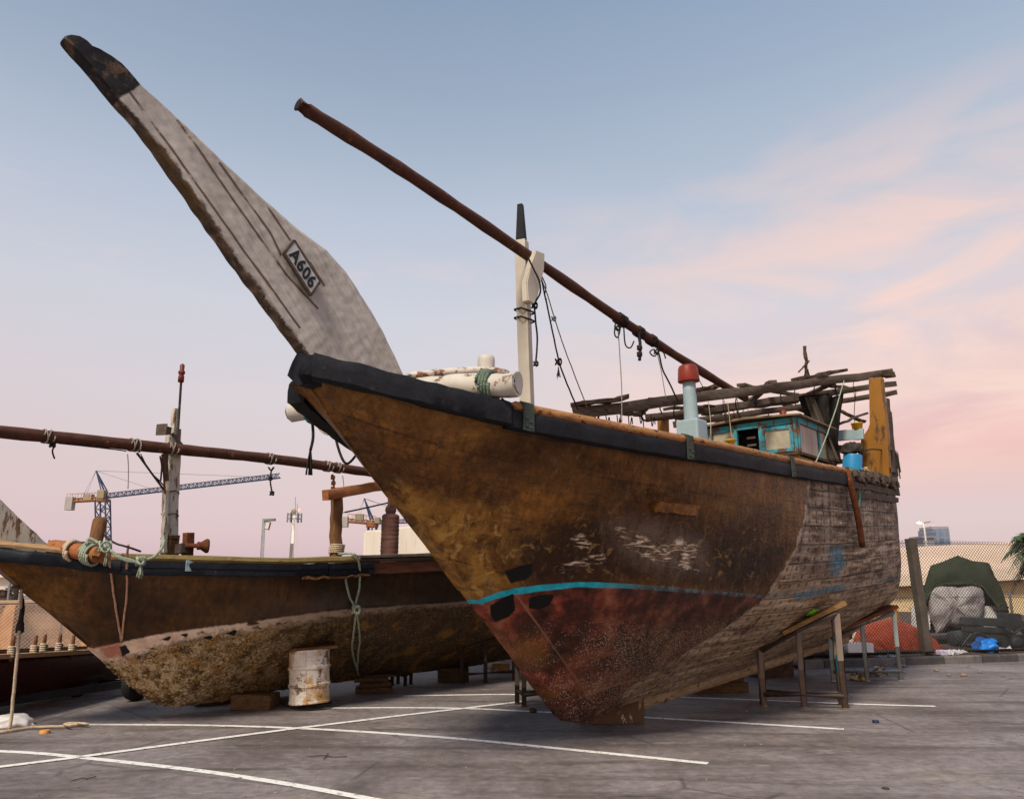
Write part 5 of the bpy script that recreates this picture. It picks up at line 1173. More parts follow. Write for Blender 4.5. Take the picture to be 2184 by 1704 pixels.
def coil(F, c0, axis, R0, n, r, gap, mat, label):
    d, a, b = axes(axis); bm = BM(); pts = []
    for k in range(n*16+1):
        t = k/16; an = 6.2832*t; pts.append(d*(t*gap)+(a*math.cos(an)+b*math.sin(an))*(R0+.006*math.sin(t*7)))
    tube(bm, pts, r, 6); c0 = F.w(c0); rot = Matrix.Rotation(F.a, 4, 'Z'); bmesh.ops.transform(bm, matrix=rot, verts=bm.verts)
    o = part('rope', bm, M[mat], None, True); o.location = c0; tag(o, label, 'rope'); return o
ld_ = B2.q(224, 1186, -1.15)-B2.q(108, 1166, -.45)
coil(B2, B2.q(184, 1180, -.92), ld_, .112, 4, .016, .03, 'rope_green', 'green rope coiled round the orange log on the low dhow')
coil(B2, B2.q(150, 1174, -.72), ld_, .11, 2, .018, .03, 'rope_tan', 'tan rope looped round the orange log near the white prow')
def hp(x, y, off=.03):       # a point just off dhow 2's flank
    d2 = (px2-x)**2+(py2-y)**2; i, j = np.unravel_index(np.argmin(d2), d2.shape); p = Vector(Gp2[i, j]); p.y -= off; return B2.w(p)
rope(None, [B2.w(B2.q(231, 1172, -1.30)), B2.w(d2pos(235, 1205, .11)), hp(240, 1260), hp(248, 1320), hp(254, 1365, .05)], .013, 'rope_pink', 'left strand of pale orange cord hung in a V on the brown flank')
rope(None, [B2.w(B2.q(274, 1162, -1.38)), B2.w(d2pos(272, 1205, .11)), hp(270, 1260), hp(262, 1320), hp(256, 1365, .05)], .013, 'rope_pink', 'right strand of pale orange cord hung in a V on the brown flank')
rope(B2, [(222, 1140, -.7), (245, 1158, -1.0), (270, 1166, -1.37), (300, 1175, -1.38)], .012, 'rope_dark', 'thin dark line from the leaning bitt to the rail of the low dhow')
rope(None, [B2.w(B2.q(722, 1182, -1.0)), B2.w(B2.q(748, 1180, -1.5)), B2.w(d2pos(762, 1190, .11)), hp(763, 1225, .05), hp(761, 1260, .05), hp(752, 1297, .06)], .017, 'rope_green', 'green rope hanging over the rail by the brown deck post', )
rope(None, [hp(734, 1232, .03), hp(737, 1252, .05), hp(744, 1280, .06), hp(752, 1298, .07), hp(746, 1340, .06), hp(743, 1375, .06), hp(744, 1400, .10), hp(752, 1436, .14)], .016, 'rope_green', 'frayed pale green rope from a hull hole, knotted and hanging low', )
rope(None, [hp(752, 1298, .08), hp(756, 1330, .07), hp(758, 1360, .07), hp(754, 1395, .1), hp(750, 1428, .13)], .015, 'rope_green', 'shorter loose tail of the knotted pale green rope')
kp = hp(752, 1298, .08); bm = BM(); tube(bm, [kp+Vector((math.cos(t)*.05, math.sin(t)*.04, math.sin(t*1.5)*.05)) for t in np.linspace(0, 14, 50)], .018, 6); solo('knot', bm, M['rope_green'], 'fist sized green knot joining the hanging ropes on the brown flank', 'knot', smooth=True)
rope(B2, [(110, 943, -.2), (116, 950, -.2), (112, 962, -.2), (117, 978, -.2)], .010, 'rope_dark', 'short dark line end dangling left on the low horizontal spar', [(112, 948, -.2, .03)])
rope(B2, [(118, 945, -.2), (180, 951, -.2), (230, 957, -.2), (270, 962, -.2)], .008, 'rope_dark', 'slack dark cord tied under the low horizontal spar')
rope(B2, [(272, 968, -.2), (274, 1000, -.2), (273, 1042, -.2)], .006, 'rope_grey', 'thin grey line hanging straight down left of the low dhow mast')
rope(B2, [(342, 972, -.22), (345, 995, -.22), (342, 1026, -.22)], .012, 'rope_dark', 'dark doubled cord hanging just left of the low dhow mast')
rope(B2, [(572, 996, -.2), (578, 1003, -.2), (584, 996, -.2), (578, 1005, -.2), (577, 1032, -.2), (581, 1052, -.2)], .012, 'rope_dark', 'knotted dark rope hanging from the middle of the low spar', [(577, 1020, -.2, .022), (580, 1052, -.2, .025)])
rope(B2, [(709, 1012, -.2), (712, 1030, -.2), (709, 1050, -.22)], .018, 'rust', 'rusty chain hanging from the low spar above the deck post', [(710, 1018, -.2, .02), (711, 1030, -.2, .02), (710, 1042, -.2, .02)])
rope(B2, [(731, 1014, -.2), (733, 1035, -.2), (731, 1055, -.22)], .006, 'rope_grey', 'thin grey cord hanging beside the rusty chain')
coil(B2, B2.q(718, 1178, -.2)+Vector((0, 0, -.02)), (0, 0, 1), .115, 5, .012, .028, 'rope_tan', 'tan lashing wound round the foot of the brown deck post')
# near dhow rigging
hull_pt = lambda x, y, off=.03: B1.w(on_hull(x, y)[0]+on_hull(x, y)[1]*off)
rope(B1, [(1147, 560, -.25), (1160, 620, -.22), (1175, 690, -.2), (1192, 770, -.15), (1210, 820, -.1), (1232, 872, 0)], .010, 'rope_dark', 'dark stay running from the mast cheek down to the awning corner', [(1191, 772, -.15, .035)], (1191, 782, -.15, .14, 8))
rope(B1, [(1150, 585, -.2), (1168, 630, -.2), (1186, 690, -.15), (1210, 760, -.1), (1252, 868, 0)], .007, 'rope_grey', 'thin grey stay running beside the dark one to the awning', [(1181, 680, -.17, .025)])
rope(B1, [(1156, 590, -.2), (1164, 610, -.2), (1162, 630, -.2), (1166, 640, -.2)], .007, 'rope_dark', 'small dark loop hanging behind the mast cheek')
rope(B1, [(1124, 545, -.30), (1136, 570, -.32), (1150, 600, -.33), (1152, 625, -.32), (1140, 650, -.2), (1142, 680, -.18), (1146, 730, -.16), (1142, 778, -.16)], .011, 'rope_dark', 'black rope tied round the cheek and dangling beside the white mast', [(1140, 652, -.18, .03), (1143, 776, -.16, .022)])
for k, y in enumerate((664, 682)):
    p = B1.q(1118, y, 0); d = .088; cs = [Vector((-d, -d*.9, .0)), Vector((d*.9, -d, -.03)), Vector((d, d*.9, 0)), Vector((-d*.9, d, .03))]
    Rz = Matrix.Rotation(-.32, 3, 'Z'); pts = smooth_pts([p+Rz@c for c in cs]+[p+Rz@cs[0]], 4); bm = BM(); tube(bm, [B1.w(q) for q in pts], .011, 6); solo('rope', bm, M['rope_dark'], 'black rope turn round the white mast, %s one' % ('upper' if k == 0 else 'lower'), 'rope', smooth=True)
for k, (pts, r, kn, lab) in enumerate((
    ([(1313, 690, -.2), (1311, 712, -.2), (1318, 720, -.2), (1323, 700, -.2), (1320, 696, -.2)], .010, [(1316, 700, -.2, .03)], 'dark loops knotted on the spar above the awning, leftmost bunch'),
    ([(1318, 700, -.2), (1322, 760, -.2), (1326, 830, -.2), (1326, 900, -.2)], .007, [], 'long pale line hanging straight from the rusty spar'),
    ([(1330, 700, -.2), (1334, 735, -.2), (1345, 742, -.2), (1352, 728, -.2)], .010, [], 'curled dark cord end under the rusty spar'),
    ([(1362, 705, -.2), (1365, 735, -.2), (1364, 768, -.2)], .022, [(1364, 742, -.2, .02), (1364, 756, -.2, .02)], 'thick black bound rope end hanging under the rusty spar'),
    ([(1392, 745, -.2), (1386, 752, -.2), (1396, 760, -.2), (1405, 748, -.2), (1415, 752, -.2), (1420, 765, -.2)], .010, [(1400, 750, -.2, .035)], 'tangled dark loops on the spar nearest the red capped exhaust'),
    ([(1405, 752, -.2), (1414, 790, -.2), (1430, 822, -.2), (1446, 856, -.2)], .012, [], 'dark green rope slanting from the spar down to the awning'),
    ([(1402, 755, -.2), (1412, 800, -.2), (1420, 850, -.2)], .006, [], 'thin loose string beside the slanting green rope'))):
    rope(B1, pts, r, 'rope_grey' if k in (1, 6) else 'rope_dark', lab, kn)
rope(B1, [(1800, 812, -.85), (1780, 880, -.95), (1755, 950, -1.05), (1738, 990, -1.15)], .011, 'rope_green', 'taut pale green line slanting down from the awning past the canvas')
rope(B1, [(1826, 830, -.8), (1822, 880, -.8), (1825, 925, -.8)], .007, 'rope_dark', 'thin dark cord hanging left of the ochre stern timber')
rope(B1, [(1838, 1000, -1.2), (1852, 1003, -1.25), (1862, 1020, -1.28), (1868, 1045, -1.25)], .011, 'rope_tan', 'white hooked line across the foot of the ochre stern timber', [(1847, 1000, -1.22, .03)])
rope(B1, [(1834, 963, -1.22), (1862, 958, -1.30), (1890, 962, -1.25), (1898, 975, -1.22), (1884, 1030, -1.25), (1876, 1052, -1.27)], .012, 'rope_dark', 'black line wrapped round the ochre stern timber')
rope(None, [B1.w(B1.q(1806, 1015, -1.45)), B1.w(B1.q(1822, 1022, -1.58)), hull_pt(1825, 1055, .06), hull_pt(1822, 1085, .06), hull_pt(1812, 1090, .06)], .013, 'rope_teal', 'teal rope looping down the stern quarter beside the iron pole')
bm = BM(); c = B1.w(B1.q(1815, 1008, -1.35)); tube(bm, [c+Vector((math.cos(t*1.1)*.10, math.sin(t*.9)*.08, .05*math.sin(t*1.7))) for t in np.linspace(0, 26, 110)], .014, 6); solo('rope', bm, M['rope_teal'], 'heap of turquoise rope lying below the blue barrel', 'rope', smooth=True)
ldir = B1.q(1108, 822, -1.22)-B1.q(872, 830, -.12)
coil(B1, B1.q(1030, 824, -.87), ldir, .137, 4, .017, .03, 'rope_moss', 'green rope wound round the white cross log near the mast')
coil(B1, Vector((-2.46, 1.45, 3.45)), Vector((.37, -1.47, .06)), .135, 4, .020, .036, 'rope_teal', 'teal rope wound round the far end of the white log under the prow')
pB = B1.w(Vector((-2.45, 1.40, 3.34))); bm = BM()
tube(bm, smooth_pts([pB, pB+Vector((.02, 0, -.18)), pB+Vector((0, 0, -.32))], 4), .016, 6)
for j in range(14):
    a = Vector((random.uniform(-1, 1), random.uniform(-1, 1), 0)); tube(bm, smooth_pts([pB+Vector((0, 0, -.28)), pB+a*.02+Vector((0, 0, -.42)), pB+a*.035+Vector((0, 0, -.58))], 2), .006, 4)
solo('rope', bm, M['rope_dark'], 'black frayed rope end dangling left of the near bow', 'rope', smooth=True)
pB = B1.w(Vector((-2.36, 1.10, 3.36))); bm = BM(); tube(bm, smooth_pts([pB, pB+Vector((.0, 0, -.22)), pB+Vector((.12, 0, -.50)), pB+Vector((.26, 0, -.36)), pB+Vector((.34, .05, -.2))], 6), .014, 6); solo('rope', bm, M['rope_dark'], 'slack black rope loop under the near bow', 'rope', smooth=True)
pB = B1.w(Vector((-2.42, 1.2, 3.4))); bm = BM(); tube(bm, smooth_pts([pB, pB+Vector((-.06, -.05, -.16)), pB+Vector((.08, -.05, -.24)), pB+Vector((.25, 0, -.08))], 6), .012, 6); solo('rope', bm, M['rope_tan'], 'pale rope loop hooked between the far log end and the stem', 'rope', smooth=True)
# left hanging rope and the rope on the ground
g0 = gnd(20, 1561); top = B2.w(B2.q(46, 1258, 0))
rope(None, [top, at(43, 1300, g0.y+.2), at(41, 1345, g0.y+.1), at(36, 1410, g0.y), at(28, 1490, g0.y), g0+Vector((0, 0, .02))], .019, 'rope_tan', 'tan rope hanging from the dhow bow to the asphalt at far left')
bm = BM(); pa, pb2 = at(46, 1262, g0.y+.25), at(42, 1350, g0.y+.12)
tube(bm, smooth_pts([pa, pa.lerp(pb2, .4)+Vector((.02, 0, 0)), pa.lerp(pb2, .8), pb2], 5), .03, 7, rr=[.018, .018, .02, .022, .024, .026, .028, .03, .032, .034, .04, .045, .05, .05, .045, .02][:16]); jitter(bm, .012, 14); solo('rope', bm, M['rope_dark'], 'black bound section of rope hanging beside the tan rope at far left', 'rope', smooth=True)
rope(None, [gnd(-60, 1563, .02), gnd(10, 1560, .02), gnd(60, 1552, .02), gnd(110, 1549, .02), gnd(150, 1547, .02), gnd(185, 1543, .02)], .017, 'rope_tan', 'thick tan rope lying straight on the asphalt at lower left')
rope(None, [gnd(188, 1543, .045), gnd(160, 1541, .045), gnd(138, 1543, .04), gnd(146, 1546, .055), gnd(168, 1544, .06)], .015, 'rope_tan', 'short doubled back tan rope end lying on the thick tan rope')
# ================================================================== SUPPORTS
def pipe_seg(bm, a, b, r=.035): tube(bm, [a, b], r, 9)
def trestle(name, L_, R_, hL, hR, depth, mids, mat, label, group, r=.035, plank=None, single=False, back=True):
    L_, R_ = Vector(L_), Vector(R_); d = (R_-L_); d.z = 0; d.normalize(); n = Vector((-d.y, d.x, 0))
    t = thing(name, label, 'trestle', L_, 0, group)
    W_ = lambda p: Vector(p)-L_
    def leg(p, h, tilt=0):
        bm = BM(); pipe_seg(bm, W_(p), W_(p)+Vector((0, 0, h)), r); lathe(bm, W_(p), (0, 0, 1), [(0, r*1.25), (.012, r*1.25), (.016, r)], 9); part('leg', bm, M[mat], t, True)
    rows = [0.0] if single else [0.0, depth]
    for k, o in enumerate(rows):
        a, b = L_+n*o, R_+n*o
        leg(a, hL); leg(b, hR)
        if k == 0:
            for f in mids: leg(a.lerp(b, f), hL+(hR-hL)*f)
        bm = BM(); pipe_seg(bm, W_(a)+Vector((0, 0, .16)), W_(b)+Vector((0, 0, .16)), r*.95); part('lower_rail', bm, M[mat], t, True)
        bm = BM(); pipe_seg(bm, W_(a)+Vector((0, 0, hL)), W_(b)+Vector((0, 0, hR)), r*1.1); part('top_rail', bm, M[mat], t, True)
    if not single:
        for a, h in ((L_, hL), (R_, hR)):
            for z in (.16, h): bm = BM(); pipe_seg(bm, W_(a)+Vector((0, 0, z)), W_(a)+n*depth+Vector((0, 0, z)), r*.9); part('cross_tie', bm, M[mat], t, True)
    if plank:
        a, b = L_.lerp(R_, plank[0])+n*depth*.4, L_.lerp(R_, plank[1])+n*depth*.4
        bm = BM(); rough_bar(bm, a+Vector((0, 0, hL+(hR-hL)*plank[0]+r+.045)), b+Vector((0, 0, hL+(hR-hL)*plank[1]+r+.045)), depth+.06, .06, .006, 6, seed=4)
        solo('plank', bm, M[plank[2]], plank[3], 'plank', autos=math.radians(60))
    return t
def htop(x, y, Y): return at(x, y, Y).z
L_, R_ = gnd(1630, 1506), gnd(1803, 1512)
hl, hr = htop(1627, 1387, L_.y), htop(1786, 1308, R_.y)
trestle('trestle', L_, R_, hl, hr, .30, (.5,), 'steel_rust', 'rusty pipe trestle under the near flank of the large dhow, teal paint on one leg', 'pipe trestles under the dhows', .043, (.30, 1.12, 'tan_plank', 'tan plank laid along the sloping top of the nearest trestle'))
bm = BM(); d = (R_-L_).normalized(); n_ = Vector((-d.y, d.x, 0)); p = R_+n_*.30; tube(bm, [p+Vector((0, 0, .45)), p+Vector((0, 0, .98))], .0375, 9); o = part('paint_patch', bm, M['cyan'], [x for x in COL.objects if x.name == 'trestle'][0], True, world=True)
pb_ = L_.lerp(R_, .70)+n_*.15+Vector((0, 0, hl+(hr-hl)*.70+.15)); bm = BM(); lathe(bm, pb_-d*.08, d+Vector((0, 0, .25)), [(0, .03), (.01, .045), (.10, .045), (.13, .03), (.15, .015), (.17, .015), (.172, .018), (.19, .018)], 12); solo('bottle', bm, M['green_bottle'], 'bright green plastic bottle lying on the nearest trestle', 'bottle', smooth=True)
L2, R2 = gnd(1778, 1453), gnd(1922, 1452); trestle('trestle', L2, R2, htop(1772, 1361, L2.y), htop(1903, 1306, R2.y), .3, (.5,), 'steel_grey', 'grey pipe trestle under the stern of the large dhow, rightmost trestle', 'pipe trestles under the dhows', .04, (.0, 1.05, 'reddish', 'red brown plank wedged on top of the grey trestle at the stern'), single=True)
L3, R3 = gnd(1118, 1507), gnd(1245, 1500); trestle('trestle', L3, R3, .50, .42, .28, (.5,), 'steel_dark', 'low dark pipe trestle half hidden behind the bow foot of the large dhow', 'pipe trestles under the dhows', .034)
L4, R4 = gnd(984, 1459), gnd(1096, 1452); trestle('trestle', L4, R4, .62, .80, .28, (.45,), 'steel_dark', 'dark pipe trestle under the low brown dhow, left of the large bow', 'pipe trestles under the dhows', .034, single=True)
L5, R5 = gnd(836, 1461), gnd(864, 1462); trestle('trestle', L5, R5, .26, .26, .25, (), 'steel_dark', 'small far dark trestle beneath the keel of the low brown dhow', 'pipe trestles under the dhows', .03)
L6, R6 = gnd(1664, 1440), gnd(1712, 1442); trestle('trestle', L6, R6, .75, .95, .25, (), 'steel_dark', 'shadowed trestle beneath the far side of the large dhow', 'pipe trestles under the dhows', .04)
def block(name, a, b, depth, h, mat, label, group=None, z0=0, seed=1, rnd=.012, cat='block'):
    a, b = Vector(a), Vector(b); d = (b-a); d.z = 0; w_ = d.length; d.normalize(); n = Vector((-d.y, d.x, 0)); bm = BM()
    c = (a+b)/2+n*depth/2; c.z = z0+h/2
    box(bm, c, (w_, depth, h), Matrix.Rotation(math.atan2(d.y, d.x), 3, 'Z'), .014); subdiv(bm, 2)
    for v in bm.verts:
        nv_ = mnoise.noise_vector(v.co*5+Vector((seed, 0, 0)))*rnd; v.co += nv_
        if v.co.z < z0+.002: v.co.z = z0+.002
    return solo(name, bm, M[mat], label, cat, group, autos=math.radians(45))
TG = 'timber blocks under the keels'
# under dhow 1
a, b = gnd(1258, 1545), gnd(1376, 1543); block('timber_block', a, b, .42, .29, 'block', 'paint splashed block under the bow foot of the large dhow, foremost block', TG)
a, b = gnd(1476, 1480), gnd(1598, 1477); block('timber_block', a, b, .5, .16, 'block2', 'lower of two dark timbers under the mid keel of the large dhow', TG, 0, 2); block('timber_block', a+Vector((.12, .05, 0)), b+Vector((-.06, 0, 0)), .4, .15, 'block2', 'upper of two dark timbers under the mid keel of the large dhow', TG, .162, 3)
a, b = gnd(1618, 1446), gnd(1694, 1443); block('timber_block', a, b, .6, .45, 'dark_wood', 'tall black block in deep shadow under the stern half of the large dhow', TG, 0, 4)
# under dhow 2
a, b = gnd(490, 1515), gnd(556, 1517); c_ = gnd(600, 1511)
block('timber_block', a, b+Vector((.1, .05, 0)), .40, .20, 'block2', 'squared brown block under the low dhow, just left of the white barrel', TG, 0, 5)
a, b = gnd(418, 1507), gnd(475, 1503); block('timber_block', a, b, .3, .06, 'dark_wood', 'thin dark board lying under the barnacled bow of the low dhow', TG, 0, 6); 
a, b = gnd(440, 1502), gnd(492, 1500); block('timber_block', a, b, .25, .13, 'block2', 'small tan wedge under the barnacled bow of the low dhow', TG, .0, 7)
a, b = gnd(758, 1480), gnd(838, 1478)
for k, (o1, o2, h, lab) in enumerate(((0, 0, .085, 'bottom slab of the stacked tan timbers under the low dhow'), (.06, -.03, .075, 'second slab of the stacked tan timbers under the low dhow'), (-.02, -.08, .07, 'third slab of the stacked tan timbers under the low dhow'), (.10, .05, .035, 'thin dark top board of the stacked timbers under the low dhow'))):
    d = (b-a).normalized(); z0 = [.0, .088, .166, .239][k]; block('timber_slab', a+d*o1, b+d*o2, .4, h, 'block2' if k < 3 else 'dark_wood', lab, 'slabs of the stack under the low dhow', z0, 10+k, .014)
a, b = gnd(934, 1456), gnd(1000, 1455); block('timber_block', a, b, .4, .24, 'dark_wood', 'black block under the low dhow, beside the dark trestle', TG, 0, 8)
# barrel
bc = gnd(660, 1502, .07); Yb = bc.y+.27; Yb -= .14; cB = Vector((at(660, 1502, Yb).x, Yb, .075)); tz = htop(652, 1384, Yb)
bt_ = thing('oil_drum', 'rust streaked white steel drum propping up the low brown dhow', 'drum', cB)
bm = BM(); hB = tz-.075; R0 = .272
prof = [(0, R0-.01), (.01, R0+.006), (.03, R0+.006), (.035, R0)]
for f in (.34, .67): prof += [(hB*f-.03, R0), (hB*f-.012, R0+.018), (hB*f+.012, R0+.018), (hB*f+.03, R0)]
prof += [(hB-.035, R0), (hB-.03, R0+.006), (hB-.005, R0+.006), (hB, R0-.004), (hB-.01, R0-.02)]
lathe(bm, (0, 0, 0), (-.07, .02, 1), prof, 40); jitter(bm, .009, 4.5, 3); part('drum_body', bm, M['barrel'], bt_, autos=math.radians(35))
bm = BM(); a = Vector((.02, -R0-.004, 0)); rough_bar(bm, a+Vector((-.0, 0, .02)), a+Vector((-.05, 0, hB-.02)), .008, .006, .001, 6, (0, 1, 0)); part('weld_seam', bm, M['barrel'], bt_)
a, b = gnd(612, 1508), gnd(708, 1500); block('board', a, b, .62, .068, 'dark_wood', 'black board on the asphalt under the white drum', None, 0, 21, .008, 'board')
bm = BM(); box(bm, cB+Vector((.0, .05, hB+.022)), (.62, .5, .035), Matrix.Rotation(.3, 3, 'Z')@Matrix.Rotation(-.06, 3, 'Y')); subdiv(bm, 2); jitter(bm, .008, 5); solo('board', bm, M['brown_wood'], 'brown board between the white drum and the low dhow', 'board')
# ================================================================== RED BOAT ON TRAILER (left)
Yr = 12.6
pl0, pl1 = gnd(-120, 1575), gnd(0, 1524)
RBo = at(0, 1400, 11.6); az = math.atan2(3.1, 1.05)
c0 = at(-40, 1403, 9.7); c1 = at(225, 1387, 12.3)
rb = thing('rowing_boat', 'dark maroon open rowing boat on a trailer at far left', 'boat', (c0.x, c0.y, 0)); dirn = (c1-c0); dirn.z = 0; Lr = dirn.length; dirn.normalize(); nr = Vector((-dirn.y, dirn.x, 0))
zr0, zr1 = c0.z, c1.z
def rbp(t, w_, z): return Vector((0, 0, 0))+dirn*(t*Lr*2.0-Lr*.35)+nr*w_+Vector((0, 0, z))
bm = BM(); rows = []
for i in range(29):
    t = i/28; top = zr0+(zr1-zr0)*(t*2.0-.35); Wd = .62*(math.sin(math.pi*min(max(t*.86+.07, .0), 1))**.6); r = []
    for j in range(17):
        f = j/16*2-1; r.append(rbp(t, -f*Wd-(-.62), .11+(top-.11)*abs(f)**3.0))
    rows.append(r)
grid_bm(bm, rows); bmesh.ops.solidify(bm, geom=bm.faces[:], thickness=.02); part('hull', bm, M['maroon'], rb, True)
for side, mt_ in ((1, 'varnish'), (-1, 'capwood')):  # near gunwale takes a paler timber as a painted highlight
    bm = BM(); pa = []
    for i in range(29):
        t = i/28; top = zr0+(zr1-zr0)*(t*2.0-.35); Wd = .62*(math.sin(math.pi*min(max(t*.86+.07, .0), 1))**.6); pa.append((rbp(t, side*Wd+.62, top), -nr*(-side), Vector((0, 0, 1))))
    sweep(bm, pa, [(-.04, -.02), (.03, -.03), (.035, .025), (-.04, .03)]); part('gunwale', bm, M[mt_], rb)
for k, (x, y, Yp_) in enumerate(((24, 1399, 10.3), (72, 1396, 10.75), (92, 1391, 11.5), (125, 1389, 11.9), (153, 1393, 11.5))):
    p = at(x, y, Yp_)-rb.location; bm = BM(); lathe(bm, p+Vector((0, 0, -.06)), (0, 0, 1), [(0, .025), (.24, .024), (.30, .02), (.31, .01)], 10); pin = part('thole_pin', bm, M['varnish'], rb, True)
    bm = BM()
    for q in range(5): tube(bm, [p+Vector((math.cos(t)*.042, math.sin(t)*.042, .0+q*.028)) for t in np.linspace(0, 6.28, 13)[:-1]], .014, 6, closed=True)
    part('rope_wrap', bm, M['rope_tan'], pin, True)
tl = thing('boat_trailer', 'black steel boat trailer under the maroon rowing boat', 'trailer', (c0.x, c0.y, 0))
g1, g2 = gnd(0, 1525), gnd(312, 1470)
e0 = gnd(-40, 1532); e2 = gnd(318, 1474)
def tb(a, b, w_, h, name='frame_rail'): bm = BM(); bar(bm, a-tl.location, b-tl.location, w_, h); return part(name, bm, M['trailer'], tl)
zl = .17
A0 = Vector((e0.x, e0.y, zl)); A1 = Vector((e2.x, e2.y, zl)); tb(A0, A1, .08, .11); off = Vector((-1.0, .22, 0)); tb(A0+off, A1+off, .08, .11)
for f in (.2, .55, .9): tb(A0.lerp(A1, f)+Vector((0, 0, -.002)), A0.lerp(A1, f)+off+Vector((0, 0, -.002)), .06, .06, 'cross_member')
tb(A0.lerp(A1, .1)+off*.3+Vector((0, 0, .12)), A0.lerp(A1, .8)+off*.3+Vector((0, 0, .12)), .06, .05, 'bunk_rail')
wp_ = gnd(278, 1497); dax = (A1-A0).normalized(); nax = Vector((-dax.y, dax.x, 0))
for k in (0, 1):
    c = Vector((wp_.x, wp_.y+.15, .24))+nax*(k*1.15)-tl.location; bm = BM(); lathe(bm, c-nax*.09, nax, [(0, .13), (.01, .2), (.03, .235), (.09, .245), (.15, .235), (.17, .2), (.18, .13)], 24); wl = part('wheel', bm, M['tyre'], tl, True); bm = BM(); lathe(bm, c-nax*.092, nax, [(0, .04), (.012, .12), (.03, .128)], 16); part('rim', bm, M['steel_grey'], wl, True)
# white bag beside the trailer
def heap(bm, c, rx, ry, h, seed, n=20, amp=.25, fr=2.5, p=.6):
    rows = []
    for i in range(n+1):
        r = []; ph = i/n*math.pi/2
        for j in range(n*2):
            th_ = j/(n*2)*2*math.pi; k = 1+amp*mnoise.noise(Vector((math.cos(th_)*fr, math.sin(th_)*fr, ph*2+seed)))
            rr_ = math.cos(ph)**p; r.append(Vector(c)+Vector((math.cos(th_)*rx*rr_*k, math.sin(th_)*ry*rr_*k, h*math.sin(ph)*(1+amp*.6*mnoise.noise(Vector((math.cos(th_)*2.2*rr_, math.sin(th_)*2.2*rr_, seed+5)))))))
        rows.append(r)
    grid_bm(bm, rows, True)
bm = BM(); heap(bm, gnd(14, 1546), .30, .2, .12, 3); jitter(bm, .03, 7); solo('plastic_bag', bm, M['white_plastic'], 'white printed plastic bag on the asphalt beside the trailer', 'bag', smooth=True)
bm = BM(); heap(bm, gnd(38, 1540), .11, .1, .09, 4); jitter(bm, .02, 9); solo('packet', bm, M['paper_blue'], 'crumpled red and blue printed packet beside the white bag', 'packet', smooth=True)
# ================================================================== GROUND LITTER
def disc(name, p, r, h, mat, label, cat): bm = BM(); lathe(bm, p, (0, 0, 1), [(0, r), (h*.8, r), (h, r*.9)], 18); solo(name, bm, M[mat], label, cat, autos=math.radians(40))
disc('plastic_disc', gnd(95, 1563), .055, .035, 'orange_cap', 'orange plastic cap on the asphalt near the tan rope', 'cap')
disc('plastic_disc', gnd(1868, 1541), .04, .03, 'navy', 'dark blue plastic cap alone on the asphalt at right', 'cap')
disc('plastic_disc', gnd(1889, 1682), .03, .012, 'dark_wood', 'flat dark cap on the asphalt at the bottom right', 'cap')
rg = random.Random(11)
def stone(x, y, s_, lab, mat='stone'):
    bm = BM(); bmesh.ops.create_icosphere(bm, subdivisions=2, radius=s_, matrix=Matrix.Translation(gnd(x, y)+Vector((0, 0, s_*.5)))@Matrix.Diagonal((1.2, .9, .7, 1))); jitter(bm, s_*.35, 1/s_*.6, x); solo('stone', bm, M[mat], lab, 'stone', 'loose stones on the asphalt', autos=math.radians(30))
stone(2056, 1442, .05, 'largest tan stone on the asphalt before the kerb'); stone(2090, 1435, .035, 'small reddish stone nearest the right edge')
stone(2024, 1441, .03, 'small pale stone left of the largest tan one'); stone(1998, 1432, .045, 'flat brown stone before the kerb under the green tarp'); stone(1930, 1435, .03, 'pale stone close to the foot of the grey trestle')
stone(1136, 1519, .05, 'black lump on the white line left of the near bow', 'dark_wood')
def scrap(p, s_, mat, label, cat, seed, flat=.5, group=None, name='paper_scrap'):
    bm = BM(); rows = []
    for i in range(7):
        r = []
        for j in range(7):
            u, v_ = i/6-.5, j/6-.5; q = Vector((u*s_*1.5, v_*s_, 0)); nz = mnoise.noise(Vector((u*3+seed, v_*3, seed*.7))); q.z = abs(nz)*s_*flat+.012; q += mnoise.noise_vector(Vector((u*2, v_*2+seed, 3)))*s_*.35; q.z = max(q.z, .006); r.append(Vector(p)+q)
        rows.append(r)
    grid_bm(bm, rows); bmesh.ops.solidify(bm, geom=bm.faces[:], thickness=.004); return solo(name, bm, M[mat], label, cat, group, smooth=True)
kz = .15
pp = gnd(1856, 1451)
for k, (dx, mt_, lab) in enumerate(((-.18, 'paper', 'crumpled printed magazine under the grey trestle'), (.02, 'white_plastic', 'torn white wrapper on the litter under the grey trestle'), (.16, 'paper', 'yellow and white packaging at the right of the litter under the trestle'))): scrap(pp+Vector((dx, 0, .03*k)), .22, mt_, lab, 'litter', 3+k, .9)
bm = BM(); c = gnd(1824, 1450); lathe(bm, c+Vector((-.06, 0, .04)), (1, -.2, .05), [(0, .03), (.10, .042), (.10, .039), (.01, .028)], 16); solo('paper_cup', bm, M['white_plastic'], 'white paper cup lying by the far trestle', 'cup', smooth=True)
scrap(gnd(1916, 1421)+Vector((0, -.1, 0)), .14, 'paper_blue', 'purple and white packet in front of the kerb', 'packet', 8, .8)
scrap(gnd(1868, 1424), .08, 'white_plastic', 'small white scrap against the kerb by the grey trestle', 'litter', 9, .5)
bm = BM()
for k in range(330):      # sand grains and chips that lie all over the yard
    x, y = rg.uniform(60, 2180), 1440+260*rg.random()**1.6; p = gnd(x, y); s_ = rg.uniform(.004, .014); bmesh.ops.create_icosphere(bm, subdivisions=1, radius=s_, matrix=Matrix.Translation(p+Vector((0, 0, s_*.4)))@Matrix.Diagonal((rg.uniform(.7, 1.7), 1, .6, 1)))
o = solo('grit', bm, M['stone'], 'scattered grit and chips over the asphalt', 'grit', kind='stuff')
